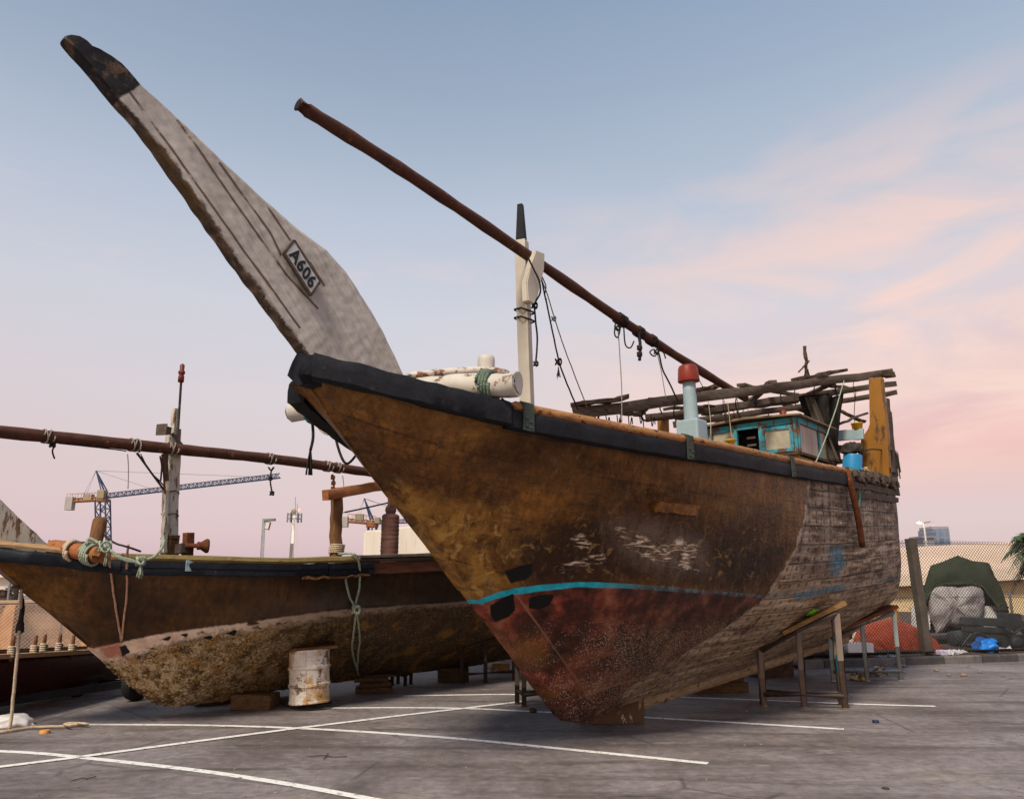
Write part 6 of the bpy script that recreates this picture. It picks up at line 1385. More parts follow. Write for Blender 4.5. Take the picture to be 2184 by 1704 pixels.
for i, (x0, y0, x1, y1) in enumerate(((655, 1613, 740, 1612), (690, 1618, 700, 1606), (150, 1735*0+1665, 205, 1655))):
    a, b = gnd(x0, y0, .012), gnd(x1, y1, .012); bm = BM(); tube(bm, smooth_pts([a, a.lerp(b, .4)+Vector((0, .05, 0)), a.lerp(b, .7)+Vector((0, -.03, 0)), b], 4), .004, 5); solo('twig', bm, M['dark_wood'], ['long thin twig on the asphalt below the long crossing line', 'short twig crossing the long one in the foreground', 'curved twig in the lower left corner'][i], 'twig')
# ================================================================== KERB, VERGE, FENCE (right)
K0 = Vector((8.41, 17.17, 0)); kd = Vector((.96, .28, 0)).normalized(); kn = Vector((-kd.y, kd.x, 0))
bm = BM(); a, b = K0-kd*5.2+kn*.16, K0+kd*30+kn*.16; prism(bm, [a, b, b+kn*34, a+kn*34], (0, 0, .13)); tag(part('verge', bm, M['dirt']), 'dusty raised verge behind the kerb', 'verge', kind='structure')
for k in range(18):
    a = K0+kd*(-5.2+k*1.0); b = a+kd*.985; bm = BM(); prof = [a, a+Vector((0, 0, .13))+kn*.0, a+kn*.02+Vector((0, 0, .155)), a+kn*.156+Vector((0, 0, .155)), a+kn*.156]
    prism(bm, prof, b-a); tag(part('kerb', bm, M['kerb_dark' if k % 2 else 'kerb']), 'kerb stone along the verge', 'kerb', kind='structure')
FO = K0+kn*.75
def fpt(t, z): return FO+kd*t+Vector((0, 0, z))
fe = thing('chain_link_fence', 'tall chain link fence on leaning concrete posts behind the kerb at right', 'fence', FO+Vector((0, 0, .13)))
def fline(x):  # fence parameter under pixel column
    best = min(range(-60, 400), key=lambda i: abs(proj(*fpt(i*.05, 1.5))[0]-x)); return best*.05
tp = fline(1955); HF = 2.62
def ftop(t): return HF+.06*math.sin(t*1.1)
t0, t1 = -5.0, 13.0; sp_w = .082
bm = BM(); rgf = random.Random(3)
def wire(p, q, r=.0038):
    d, a, b = axes(q-p); V = [[bm.verts.new(e+(a*math.cos(k*2.094)+b*math.sin(k*2.094))*r) for k in range(3)] for e in (p, q)]
    for k in range(3): bm.faces.new((V[0][k], V[0][(k+1) % 3], V[1][(k+1) % 3], V[1][k]))
def bulge(t, z): return kn*(.05*math.sin(t*1.7)*math.sin(z*1.2))
for s_ in (1, -1):
    t = t0-3
    while t < t1+3:
        za, zb_ = .17, HF; ts = [(za+(zb_-za)*i/4) for i in range(5)]; P = []
        for z in ts:
            tt = t+s_*(z-za); P.append((tt, z))
        for (ta, z0), (tb_, z1) in zip(P[:-1], P[1:]):
            if t0 <= ta <= t1 and t0 <= tb_ <= t1: wire(fpt(ta, z0)+bulge(ta, z0)+kn*.002*s_, fpt(tb_, z1)+bulge(tb_, z1)+kn*.002*s_, .0055)
        t += sp_w*1.0
for z in (.2, 1.35, 2.56): wire(fpt(t0, z)+kn*.008, fpt(t1, z)+kn*.008, .0055)
part('wire_mesh', bm, M['wire'], fe, world=True)
for t, lean in ((tp, -.10), (tp-3.1, -.03), (tp+4.3, .02), (tp+7.4, 0)):
    bm = BM(); a = fpt(t, .10)-kn*.12; b = a+kd*lean+Vector((0, 0, 2.55)); rough_bar(bm, a, b, .19, .17, .006, 8, tuple(kn), int(t*7)); part('fence_post', bm, M['post'], fe, world=True)
# pipe lying along the fence foot
bm = BM(); tube(bm, [fpt(-3, .20)-kn*.25, fpt(5.2, .20)-kn*.25], .06, 9); solo('pipe', bm, M['steel_dark'], 'dark pipe lying along the foot of the fence', 'pipe', smooth=True)
def vz(x, y): return gnd(x, y+7, .14)
for k, (x, y, s_, lab) in enumerate(((1908, 1396, .16, 'white crumpled scrap left of the leaning fence post'), (1990, 1389, .15, 'white paper ball just right of the leaning post'), (2032, 1391, .14, 'white scrap in the middle of the verge'), (2052, 1389, .15, 'white crumpled bag left of the blue bag'), (2140, 1384, .18, 'white plastic scrap touching the blue bag'), (1884, 1397, .10, 'small white scrap beside the white box'))): scrap(vz(x, y), s_, 'white_plastic', lab, 'litter', 20+k, 1.0, None)
bm = BM(); a = vz(2020, 1390); box(bm, a+Vector((0, 0, .06)), (.42, .2, .1), Matrix.Rotation(.25, 3, 'Z'), .02); subdiv(bm, 2); jitter(bm, .02, 8); solo('packet', bm, M['paper_blue'], 'flattened white and blue carton on the verge', 'carton')
bm = BM(); c = gnd(1830, 1398, .15)+Vector((0, .1, 0)); box(bm, c+Vector((0, 0, .13)), (.62, .4, .26), Matrix.Rotation(.2, 3, 'Z'), .015); solo('foam_box', bm, M['white_plastic'], 'white foam box on the kerb behind the grey trestle', 'box')
bm = BM(); c = gnd(1775, 1400, .15)+Vector((0, .1, 0)); box(bm, c+Vector((0, 0, .09)), (.5, .3, .17), Matrix.Rotation(.25, 3, 'Z'), .01); solo('beam_end', bm, M['dark_wood'], 'dark timber offcut on the kerb left of the foam box', 'timber')
bm = BM(); c = gnd(1760, 1422); lathe(bm, c+Vector((-.2, 0, .07)), kd, [(0, .05), (.01, .07), (.22, .07), (.28, .04), (.30, .022), (.34, .022)], 14); solo('bottle', bm, M['clear'], 'bluish clear plastic bottle lying against the kerb', 'bottle', smooth=True)
bm = BM(); heap(bm, gnd(2114, 1391, .14)+Vector((0, .2, 0)), .27, .22, .30, 2, 22, .35, 1.6, .5); jitter(bm, .035, 7); solo('plastic_bag', bm, M['blue_bag'], 'bulging bright blue plastic bag on the verge', 'bag', smooth=True)
# ------------------------------------------------------------------ behind the fence
def hv(x, y, Y): return at(x, y, Y)
Yt = fpt(tp, 0).y+1.3
bm = BM(); c = Vector((hv(1946, 1388, Yt).x, Yt, .14)); rows = []
OUT = [(1868, 1388), (1874, 1360), (1884, 1334), (1900, 1328), (1935, 1326), (1965, 1332), (1990, 1343), (2010, 1362), (2027, 1386)]
Pm = smooth_pts([Vector((hv(x, y, Yt).x, 0, hv(x, y, Yt).z)) for x, y in OUT], 5); N_ = len(Pm)
for i in range(15):
    f = i/14*2-1; k = math.sqrt(max(0, 1-f*f)); r = []
    for p in Pm:
        z = .10+(p.z-.10)*(.15+.85*k) if abs(f) < 1 else .1; q = Vector((c.x+(p.x-c.x)*(.75+.25*k), Yt+.9+f*.95, z)); n_ = mnoise.noise(q*Vector((4.5, 2, 1.6)))+.6*mnoise.noise(q*9); q += Vector((n_*.05, -abs(n_)*.16, abs(n_)*.10-.03)); r.append(q)
    rows.append(r)
grid_bm(bm, rows); jitter(bm, .02, 5); solo('tarpaulin', bm, M['orange_tarp'], 'orange red tarpaulin draped over a low heap behind the fence', 'tarpaulin', smooth=True)
bm = BM(); Yn = Yt+2.2
OUT = [(1730, 1376), (1760, 1350), (1820, 1338), (1880, 1322), (1916, 1300), (1926, 1330), (1930, 1376)]
A_ = [hv(x, y, Yn) for x, y in OUT]; prism(bm, A_, (0, 1.2, 0)); bmesh.ops.triangulate(bm, faces=bm.faces[:]); subdiv(bm, 3); jitter(bm, .09, 3); solo('net_heap', bm, M['amber_net'], 'amber net heap behind the fence under the dhow stern', 'net', smooth=True)
bm = BM(); prism(bm, [hv(1700, 1385, Yn-.6), hv(1870, 1382, Yn-.6), hv(1870, 1350, Yn-.6), hv(1700, 1350, Yn-.6)], (0, .4, 0)); solo('white_slab', bm, M['offwhite'], 'pale slab standing behind the fence under the dhow stern', 'slab')
# speedboat under covers
Yc = Yt+1.7
cb = thing('covered_boat', 'boat wrapped in a wrinkled grey cover behind the fence', 'boat', (hv(2040, 1300, Yc).x, Yc, .14))
CO = [(1996, 1352), (1990, 1336), (1982, 1312), (1978, 1285), (1980, 1262), (1992, 1250), (2012, 1245), (2030, 1245), (2042, 1249), (2056, 1246), (2076, 1246), (2092, 1254), (2099, 1272), (2098, 1300), (2094, 1326), (2084, 1340), (2062, 1342), (2052, 1334), (2040, 1340), (2022, 1334), (2010, 1346)]
rows = []; cx, cz = hv(2040, 1294, Yc).x, hv(2040, 1294, Yc).z
Pm = smooth_pts([hv(x, y, Yc) for x, y in CO+[CO[0]]], 4)[:-1]
for f, k in ((-.34, .02), (-.33, .3), (-.28, .6), (-.18, .85), (-.05, .97), (.12, 1.0), (1.0, 1.02), (2.6, .95)):
    r = []
    for p in Pm:
        q = Vector(((cx+(p.x-cx)*k)*(1+f/Yc), Yc+f, cz+(p.z-cz)*k)); n_ = mnoise.noise(Vector((q.x*3, q.y*2, q.z*2.2)))+.7*mnoise.noise(Vector((q.x*7+q.z*5, q.y*3, q.z*3))); q.y += n_*.09; q.x += n_*.02; r.append(q)
    rows.append(r)
bm = BM(); V = grid_bm(bm, rows, True); bm.faces.new(V[0]); bm.faces.new(V[-1]); bmesh.ops.subdivide_edges(bm, edges=bm.edges[:], cuts=1, use_grid_fill=True); jitter(bm, .03, 4); part('cover', bm, M['grey_cover'], cb, True, world=True)
bm = BM(); tube(bm, [hv(2036, 1252, Yc-.36), hv(2042, 1262, Yc-.38), hv(2036, 1268, Yc-.38), hv(2041, 1276, Yc-.38)], .02, 6); part('tie_cord', bm, M['rope_tan'], cb, world=True)
for x, y0, y1 in ((1970, 1292, 1342), (2112, 1292, 1340)):
    bm = BM(); prism(bm, [hv(x-14, y1, Yc+.1), hv(x+14, y1, Yc+.1), hv(x+14, y0, Yc+.1), hv(x-14, y0, Yc+.1)], (0, .3, 0)); part('white_fender', bm, M['white_plastic'], cb, world=True)
bm = BM(); prism(bm, [hv(1958, 1350, Yc+.2), hv(2140, 1348, Yc+.2), hv(2140, 1334, Yc+.2), hv(1958, 1338, Yc+.2)], (1.0, 2.0, 0)); part('hull', bm, M['navy'], cb, world=True)
bm = BM(); prism(bm, [hv(1960, 1340, Yc+.4), hv(2142, 1340, Yc+.4), hv(2130, 1278, Yc+.4), hv(2108, 1244, Yc+.4), hv(2080, 1226, Yc+.4), hv(2000, 1226, Yc+.4), hv(1984, 1246, Yc+.4), hv(1968, 1280, Yc+.4)], (.9, 1.6, 0)); part('tarp_shade', bm, M['tarp_dark'], cb, world=True)  # dark block stands for the shade under the tarp
TG_ = [(1957, 1292), (1968, 1262), (1984, 1206), (2012, 1197), (2041, 1184), (2072, 1196), (2107, 1200), (2134, 1256), (2146, 1290), (2152, 1322)]; TB = [(1974, 1283), (1986, 1262), (1996, 1248), (2016, 1242), (2041, 1242), (2072, 1241), (2092, 1248), (2114, 1272), (2126, 1288), (2134, 1322)]
bm = BM(); lin4 = lambda P: [a_.lerp(b_, q/4) for a_, b_ in zip(P[:-1], P[1:]) for q in range(4)]+[P[-1]]
P1 = lin4([hv(x, y, Yc+.06) for x, y in TG_]); P2 = lin4([hv(x, y, Yc-.12) for x, y in TB]); rows = []
for k in range(9):
    f = k/8; rows.append([b_.lerp(a_, f)+Vector((0, -.10*math.sin(f*3.1), -.05*(1-f))) for a_, b_ in zip(P1, P2)])
cxx = hv(2041, 1250, Yc).x
for y_, sc_, dz in ((.3, 1.01, 0.0), (.9, 1.0, -.06), (1.6, .98, .02), (2.4, .95, -.05)): rows.append([Vector(((cxx+(a_.x-cxx)*sc_)*(1+y_/Yc), a_.y+y_, a_.z+dz)) for a_ in P1])
grid_bm(bm, rows)
for v in bm.verts: v.co += Vector((0, -.10*abs(mnoise.noise(Vector((v.co.x*2.6, 1, v.co.z*.9)))), .012*mnoise.noise(v.co*3)))
bmesh.ops.solidify(bm, geom=bm.faces[:], thickness=.012); solo('tarpaulin', bm, M['green_tarp'], 'olive green tarpaulin peaked like a tent over the covered boat', 'tarpaulin', smooth=True)
# engine
Ye = Yt+.3
en_ = thing('engine', 'greasy dark engine block dumped behind the fence at right', 'engine', (hv(2140, 1380, Ye).x, Ye+.3, .13))
def ebox(name, x0, y0, x1, y1, dy0, dep, bev=.02): bm = BM(); a, b = hv(x0, y1, Ye), hv(x1, y0, Ye); box(bm, ((a.x+b.x)/2, Ye+dy0+dep/2, (a.z+b.z)/2), (b.x-a.x, dep, b.z-a.z), Matrix.Rotation(.04, 3, 'Y'), bev); jitter(bm, .006, 6); part(name, bm, M['engine'], en_, world=True)
ebox('engine_block', 2082, 1352, 2196, 1382, .1, .5); ebox('head_cover', 2074, 1318, 2152, 1336, .12, .42, .03); ebox('cylinder_head', 2078, 1338, 2160, 1350, .06, .5); ebox('side_cover', 2086, 1356, 2138, 1370, .02, .08); ebox('air_filter', 2152, 1308, 2184, 1345, .1, .35, .04); ebox('sump', 2096, 1383, 2190, 1394, .12, .4)
bm = BM(); c = hv(2166, 1370, Ye); lathe(bm, c, (0, -1, 0), [(0, .13), (.04, .16), (.06, .13), (.09, .16), (.1, .05)], 20); part('pulley', bm, M['engine'], en_, True, world=True)
for pts in (((2050, 1380), (2070, 1355), (2090, 1350), (2110, 1362)), ((2140, 1340), (2160, 1350), (2180, 1340), (2200, 1345)), ((2060, 1376), (2085, 1372), (2100, 1380))):
    bm = BM(); tube(bm, smooth_pts([hv(x, y, Ye-.02) for x, y in pts], 5), .03, 8); part('hose', bm, M['engine'], en_, True, world=True)
for k, (x0, y0, x1, y1, lab) in enumerate(((2030, 1345, 2078, 1380, 'black scrap drum lying left of the dumped engine'), (2190, 1300, 2240, 1380, 'dark machine part at the right edge behind the fence'))):
    bm = BM(); a, b = hv(x0, y1, Ye+.7), hv(x1, y0, Ye+.7); lathe(bm, Vector((a.x, Ye+.7, (a.z+b.z)/2)), (1, .1, .05), [(0, .12), (.02, .19), (.3, .2), (b.x-a.x, .17), (b.x-a.x+.02, .08)], 18); solo('scrap_part', bm, M['engine'], lab, 'scrap', autos=math.radians(40))
bm = BM(); tube(bm, [hv(2120, 1300, Yc-.3), hv(2150, 1303, Yc-.3)], .03, 8); tube(bm, smooth_pts([hv(2126, 1300, Yc-.3), hv(2136, 1286, Yc-.3), hv(2152, 1296, Yc-.3)], 4), .02, 8); part('tow_handle', bm, M['steel_dark'], cb, True, world=True)
bm = BM(); tube(bm, [hv(2152, 1260, Yt+.5), hv(2166, 1355, Yt+.5)], .035, 8); solo('pole', bm, M['galv'], 'grey pole leaning at the right end of the green tarpaulin', 'pole')
# ================================================================== FAR RIGHT: warehouse, tower, lamp, palm
eL, eR = at(1690, 1243, 50), at(2420, 1196, 37); rL, rR = at(1700, 1179, 62), at(2430, 1141, 50)
wh2 = thing('warehouse', 'long low warehouse with a beige corrugated roof behind the fence', 'building', ((eL.x+eR.x)/2, (eL.y+eR.y)/2, 0)); wh2_d = (eR-eL).normalized()
bm = BM(); A = [eL, eR, rR, rL]; prism(bm, A, (0, 0, -.12)); part('roof', bm, M['roof'], wh2, world=True)
bm = BM(); prism(bm, [eL+Vector((0, -.06, .02)), eR+Vector((0, -.06, .02)), eR+Vector((0, -.06, -.55)), eL+Vector((0, -.06, -.55))], (0, -.05, 0)); part('fascia', bm, M['fascia'], wh2, world=True)
bm = BM(); a, b = eL+Vector((0, .8, 0)), eR+Vector((0, .8, 0)); prism(bm, [Vector((a.x, a.y, 0)), Vector((b.x, b.y, 0)), b+Vector((0, 0, -.2)), a+Vector((0, 0, -.2))], (.5, 12, 0)); part('wall', bm, M['wall_tan'], wh2, world=True)
bm = BM()
for k in range(1): bar(bm, eL+Vector((0, -.02, -.62)), eR+Vector((0, -.02, -.62)), .05, .06)
part('gutter', bm, M['dark_wood'], wh2, world=True)
Yw = 420; tw = thing('tower_block', 'distant blue glass tower above the warehouse roof', 'building', at(2006, 1246, Yw)*1.0); tw.location.z = 0
p0, p1 = at(1990, 1163, Yw), at(2022, 1129, Yw); bm = BM(); prof = []
w_ = (p1.x-p0.x)/2; cx = (p0.x+p1.x)/2
ring = [(cx-w_, Yw), (cx-w_*.45, Yw-5), (cx+w_*.5, Yw-5), (cx+w_, Yw), (cx+w_, Yw+14), (cx-w_, Yw+14)]
prism(bm, [Vector((x, y, 0)) for x, y in ring], (0, 0, p1.z)); part('glass_shaft', bm, M['tower'], tw, world=True)
bm = BM(); prism(bm, [Vector((cx-w_*1.04, Yw-1, p1.z+.02)), Vector((cx+w_*.98, Yw-1, p1.z+.02)), Vector((cx+w_*.98, Yw+12, p1.z+.02)), Vector((cx-w_*1.04, Yw+12, p1.z+.02))], (0, 0, 1.5)); part('roof', bm, M['far_concrete'], tw, world=True)
bm = BM(); q = at(1990, 1127, Yw); tube(bm, [q, at(1990, 1108, Yw)], .35, 6); part('aerial', bm, M['mast_white'], tw, world=True)
b2 = thing('tower_block', 'lower grey block beside the distant glass tower', 'building', Vector((at(1978, 1150, 400).x, 400, 0))); a, b = at(1968, 1147, 400), at(1992, 1147, 400)
bm = BM(); prism(bm, [Vector((a.x, 400, 0)), Vector((b.x, 400, 0)), Vector((b.x, 412, 0)), Vector((a.x, 412, 0))], (0, 0, a.z)); part('shaft', bm, M['far_concrete'], b2, world=True); bm = BM(); prism(bm, [Vector((a.x-1, 399, a.z+.02)), Vector((b.x+1, 399, a.z+.02)), Vector((b.x+1, 412, a.z+.02)), Vector((a.x-1, 412, a.z+.02))], (0, 0, .9)); part('parapet', bm, M['galv'], b2, world=True)
Yl = 95; top = at(1970, 1115, Yl); lp = thing('street_lamp', 'twin headed street lamp with a lit left head beyond the warehouse', 'lamp', (top.x, Yl, 0))
bm = BM(); tube(bm, [Vector((top.x, Yl, 0)), top], .12, 8, rr=[.16, .09]); part('pole', bm, M['mast_white'], lp, world=True)
for sgn in (-1, 1):
    bm = BM(); a = top+Vector((sgn*.12, 0, .02)); b = top+Vector((sgn*.78, 0, .14)); bar(bm, a, b, .32, .12); hd = part('lamp_head', bm, M['galv'], lp, world=True)
    if sgn < 0: bm = BM(); bar(bm, a.lerp(b, .35)+Vector((0, -.1, -.09)), b+Vector((0, -.1, -.09)), .34, .09); part('lit_lens', bm, M['lamp'], hd, world=True, wroot=lp)
def palm(base, h, n, ln_, seed, label, lm='leaf', tr=.16, lean=(0, 0), group=None, droop=1.0, dens=16):
    rgp = random.Random(seed); t = thing('palm_tree', label, 'tree', base, 0, group); bm = BM(); pts = []; rr = []
    for i in range(12): f = i/11; pts.append(Vector((lean[0]*f*f, lean[1]*f*f, h*f))); rr.append(tr*(1.15-.3*f)*(1+.08*(i % 2)))
    tube(bm, pts, tr, 10, rr=rr); jitter(bm, .02, 4, seed); part('trunk', bm, M['trunk'], t); top = pts[-1]; bm = BM()
    for k in range(n):
        an = k/n*6.283*1.618*3+rgp.uniform(-.3, .3); el = rgp.uniform(-.35, 1.2); L_ = ln_*rgp.uniform(.75, 1.1); d = Vector((math.cos(an), math.sin(an), 0)); S = []
        for i in range(dens+1): f = i/dens; S.append(top+d*(L_*f*math.cos(el)*(1-.12*f))+Vector((0, 0, L_*(f*math.sin(el)-droop*f*f*.75))))
        tube(bm, S, .018, 4, rr=[.02*(1-f/(dens+3)) for f in range(dens+1)])
        for i in range(2, dens+1):
            ax = (S[i]-S[i-1]).normalized(); sd_ = ax.cross(Vector((0, 0, 1))).normalized(); l_ = L_*.24*math.sin(math.pi*min(.15+i/dens*.85, .97))+.06
            for s_ in (-1, 1):
                for u in (0, .5):
                    o = S[i-1].lerp(S[i], u); tip = o+sd_*s_*l_*rgp.uniform(.75, 1.1)+ax*l_*.55+Vector((0, 0, -l_*rgp.uniform(.1, .6))); w_ = ax*l_*.07+Vector((0, 0, .004)); bm.faces.new([bm.verts.new(o-w_), bm.verts.new(o.lerp(tip, .45)-w_*1.3), bm.verts.new(tip), bm.verts.new(o.lerp(tip, .45)+w_*1.3), bm.verts.new(o+w_)][:5])
    part('crown', bm, M[lm], t); return t
pbz = at(2222, 1165, 21.5); palm(Vector((pbz.x, 21.5, 0)), pbz.z, 34, 1.45, 4, 'green palm with drooping fronds at the right edge', lean=(.1, 0))
# ================================================================== LEFT BACKGROUND
wl_ = thing('boundary_wall', 'sandy block wall behind the mesh at far left', 'wall', (-11, 17.5, 0))
a, b = at(-260, 1300, 17.0), at(420, 1262, 21.5); zt_ = at(0, 1290, 17.9).z
bm = BM(); A = [Vector((a.x, a.y, 0)), Vector((b.x, b.y, 0)), Vector((b.x, b.y, zt_+.05)), Vector((a.x, a.y, zt_))]; prism(bm, A, (0, .2, 0)); part('wall_face', bm, M['brick'], wl_, world=True)
bm = BM(); bar(bm, Vector((a.x, a.y+.1, zt_+.035)), Vector((b.x, b.y+.1, zt_+.085)), .30, .06); part('coping', bm, M['wall_tan'], wl_, world=True)
for f in (.12, .36, .62, .88):
    p = Vector((a.x, a.y, 0)).lerp(Vector((b.x, b.y, 0)), f); bm = BM(); box(bm, p+Vector((0, -.03, zt_/2)), (.36, .16, zt_-.01)); part('pier', bm, M['orange_wall'], wl_, world=True)
fl = thing('chain_link_fence', 'low chain link mesh in front of the sandy wall at far left', 'fence', (a.x, a.y-1.0, 0)); bm = BM()
wd = (b-a); wd.z = 0; Lw = wd.length; wd.normalize()
for s_ in (1, -1):
    t = -2.0
    while t < Lw+2:
        ta, tb_ = t, t+s_*(zt_-.05)
        if 0 <= ta <= Lw and 0 <= tb_ <= Lw: wire(Vector((a.x, a.y-1.0, .05))+wd*ta, Vector((a.x, a.y-1.0, zt_))+wd*tb_, .003)
        t += .085
for z in (.1, zt_): wire(Vector((a.x, a.y-1.0, z)), Vector((a.x, a.y-1.0, z))+wd*Lw, .005)
part('wire_mesh', bm, M['mast_white'], fl, world=True)
for k in range(6): bm = BM(); p = Vector((a.x, a.y-1.0, 0))+wd*(Lw*k/5); tube(bm, [p, p+Vector((0, 0, zt_+.05))], .025, 8); part('fence_post', bm, M['galv'], fl, world=True)
p = at(12, 1264, 34); palm(Vector((p.x, 34, 0)), max(p.z, 1.2), 16, 1.0, 9, 'small dry palm behind the wall at far left', 'leaf_dry', .12, droop=1.2)
for k, (x, y, lab) in enumerate(((22, 1240, 'thin grey pole behind the wall at far left'), (36, 1250, 'thicker dark pole behind the wall at far left'))):
    p = at(x, y, 30); bm = BM(); tube(bm, [Vector((p.x, 30, 0)), p], .05+.05*k, 8); solo('pole', bm, M['galv' if k == 0 else 'tarp_dark'], lab, 'pole')
fa = thing('far_building', 'low white far building on the skyline beyond the wall', 'building', (-30, 120, 0))
bm = BM(); prism(bm, [Vector((-130, 120, 0)), Vector((60, 120, 0)), Vector((60, 140, 0)), Vector((-130, 140, 0))], (0, 0, 2.6)); part('wall', bm, M['offwhite'], fa, world=True); bm = BM(); prism(bm, [Vector((-131, 119, 2.61)), Vector((61, 119, 2.61)), Vector((61, 141, 2.61)), Vector((-131, 141, 2.61))], (0, 0, .3)); part('roof', bm, M['fascia'], fa, world=True)
# green bush, boxes seen under the low dhow
bm = BM(); c = at(1022, 1390, 17.6); rgb = random.Random(4)
bs = thing('bush', 'small green bush seen under the low dhow beside the dark trestle', 'plant', (c.x, 17.6, 0)); bb = BM(); tube(bb, [Vector((0, 0, 0)), Vector((.02, 0, c.z-.1))], .02, 6); part('stem', bb, M['trunk'], bs)
for k in range(260):
    p = Vector((rgb.gauss(0, .13), rgb.gauss(0, .13), c.z+rgb.gauss(0, .13))); d = Vector((rgb.uniform(-1, 1), rgb.uniform(-1, 1), rgb.uniform(-.6, 1))).normalized()*.06; s_ = d.cross(Vector((.3, .5, .8))).normalized()*.02
    bm.faces.new([bm.verts.new(p), bm.verts.new(p+d*.5+s_), bm.verts.new(p+d), bm.verts.new(p+d*.5-s_)])
part('foliage', bm, M['bush'], bs)
bm = BM(); c = gnd(1067, 1432); box(bm, c+Vector((0, .1, .08)), (.36, .3, .15), Matrix.Rotation(.1, 3, 'Z')); bmesh.ops.bevel(bm, geom=bm.edges[:], offset=.004, segments=1, affect='EDGES'); solo('carton', bm, M['card'], 'brown cardboard carton seen between the two dhow bows', 'carton')
bm = BM(); c = gnd(1085, 1412); box(bm, c+Vector((0, .3, .17)), (.5, .4, .34), Matrix.Rotation(.2, 3, 'Z'), .03); solo('ice_box', bm, M['white_plastic'], 'white ice box far behind the bow of the large dhow', 'box')
scrap(gnd(1045, 1432), .2, 'white_plastic', 'crumpled white plastic beside the brown carton', 'litter', 31, .8)
# white tank body behind the low dhow
Yk = 26; tk = thing('water_tank', 'cream tank body standing behind the low brown dhow', 'tank', (at(850, 1200, Yk).x, Yk+1.2, 0))
for x0, x1, y0, y1, dy, nm in ((776, 829, 1131, 1128, .0, 'front_panel'), (830, 960, 1126, 1112, .5, 'tank_body')):
    a, b = at(x0, y0, Yk+dy), at(x1, y1, Yk+dy); bm = BM(); prism(bm, [Vector((a.x, Yk+dy, .3)), Vector((b.x, Yk+dy, .3)), Vector((b.x, Yk+dy, b.z)), Vector((a.x, Yk+dy, a.z))], (0, 2.4, 0)); bmesh.ops.bevel(bm, geom=bm.edges[:], offset=.06, segments=2, affect='EDGES'); part(nm, bm, M['offwhite'], tk, world=True, autos=math.radians(40))
# telecom mast
Ym = 85; P = lambda x, y: at(x, y, Ym); b0 = P(627, 1100); tm = thing('telecom_mast', 'white telecom mast with a ring of antenna panels and a red beacon', 'mast', (b0.x, Ym, 0))
bm = BM(); tube(bm, [Vector((b0.x, Ym, 0)), b0], .22, 10, rr=[.32, .16]); part('mast_pole', bm, M['mast_white'], tm, True, world=True)
bm = BM(); c = P(628, 1106); tube(bm, [c+Vector((math.cos(t)*.62, math.sin(t)*.62, 0)) for t in np.linspace(0, 6.28, 21)[:-1]], .04, 5, closed=True); tube(bm, [c+Vector((math.cos(t)*.62, math.sin(t)*.62, .45)) for t in np.linspace(0, 6.28, 21)[:-1]], .03, 5, closed=True); part('ring_platform', bm, M['galv'], tm, world=True)
for k in range(6): an = k*1.047+.2; bm = BM(); box(bm, c+Vector((math.cos(an)*.72, math.sin(an)*.72, .1)), (.16, .12, 1.0), Matrix.Rotation(an, 3, 'Z')); part('antenna_panel', bm, M['galv'], tm, world=True)
bm = BM(); lathe(bm, P(627, 1091), (0, -1, 0), [(0, .2), (.1, .3), (.12, .28)], 14); part('dish', bm, M['cab'], tm, True, world=True)
for x, y in ((630, 1060), (634, 1074)): bm = BM(); tube(bm, [P(x, 1098), P(x, y)], .03, 5); part('whip_aerial', bm, M['galv'], tm, world=True)
bm = BM(); lathe(bm, P(638, 1089), (0, 0, 1), [(0, .05), (.05, .09), (.16, .09), (.2, .03)], 10); part('beacon', bm, M['red_light'], tm, True, world=True)
bm = BM(); a = P(630, 1120)
for k in range(26): bar(bm, a+Vector((0, -.25, -k*.3)), a+Vector((.3, -.25, -k*.3)), .04, .04)
bar(bm, a+Vector((.0, -.25, 0)), a+Vector((0, -.25, -7.6)), .04, .04, (1, 0, 0)); bar(bm, a+Vector((.3, -.25, 0)), a+Vector((.3, -.25, -7.6)), .04, .04, (1, 0, 0)); part('ladder', bm, M['mast_white'], tm, world=True)
# floodlight post
Yf = 42; P = lambda x, y: at(x, y, Yf); t_ = P(563, 1106); ft = thing('street_lamp', 'unlit grey street lamp with a floodlight, standing between the masts', 'lamp', (P(562, 1185).x, Yf, 0))
bm = BM(); tube(bm, [Vector((P(562, 1185).x, Yf, 0)), t_], .09, 9, rr=[.11, .085]); part('pole', bm, M['galv'], ft, True, world=True)
bm = BM(); a, b = P(564, 1109), P(587, 1108); bar(bm, a, b, .3, .13, bevel=.02); part('lamp_head', bm, M['galv'], ft, world=True)
bm = BM(); a = P(571, 1121); box(bm, a, (.24, .2, .42), Matrix.Rotation(.2, 3, 'Y'), .02); fh = part('floodlight', bm, M['galv'], ft, world=True); bm = BM(); box(bm, a+Vector((.0, -.106, 0)), (.18, .01, .34), Matrix.Rotation(.2, 3, 'Y')); part('lens', bm, M['offwhite'], fh, world=True, wroot=ft)
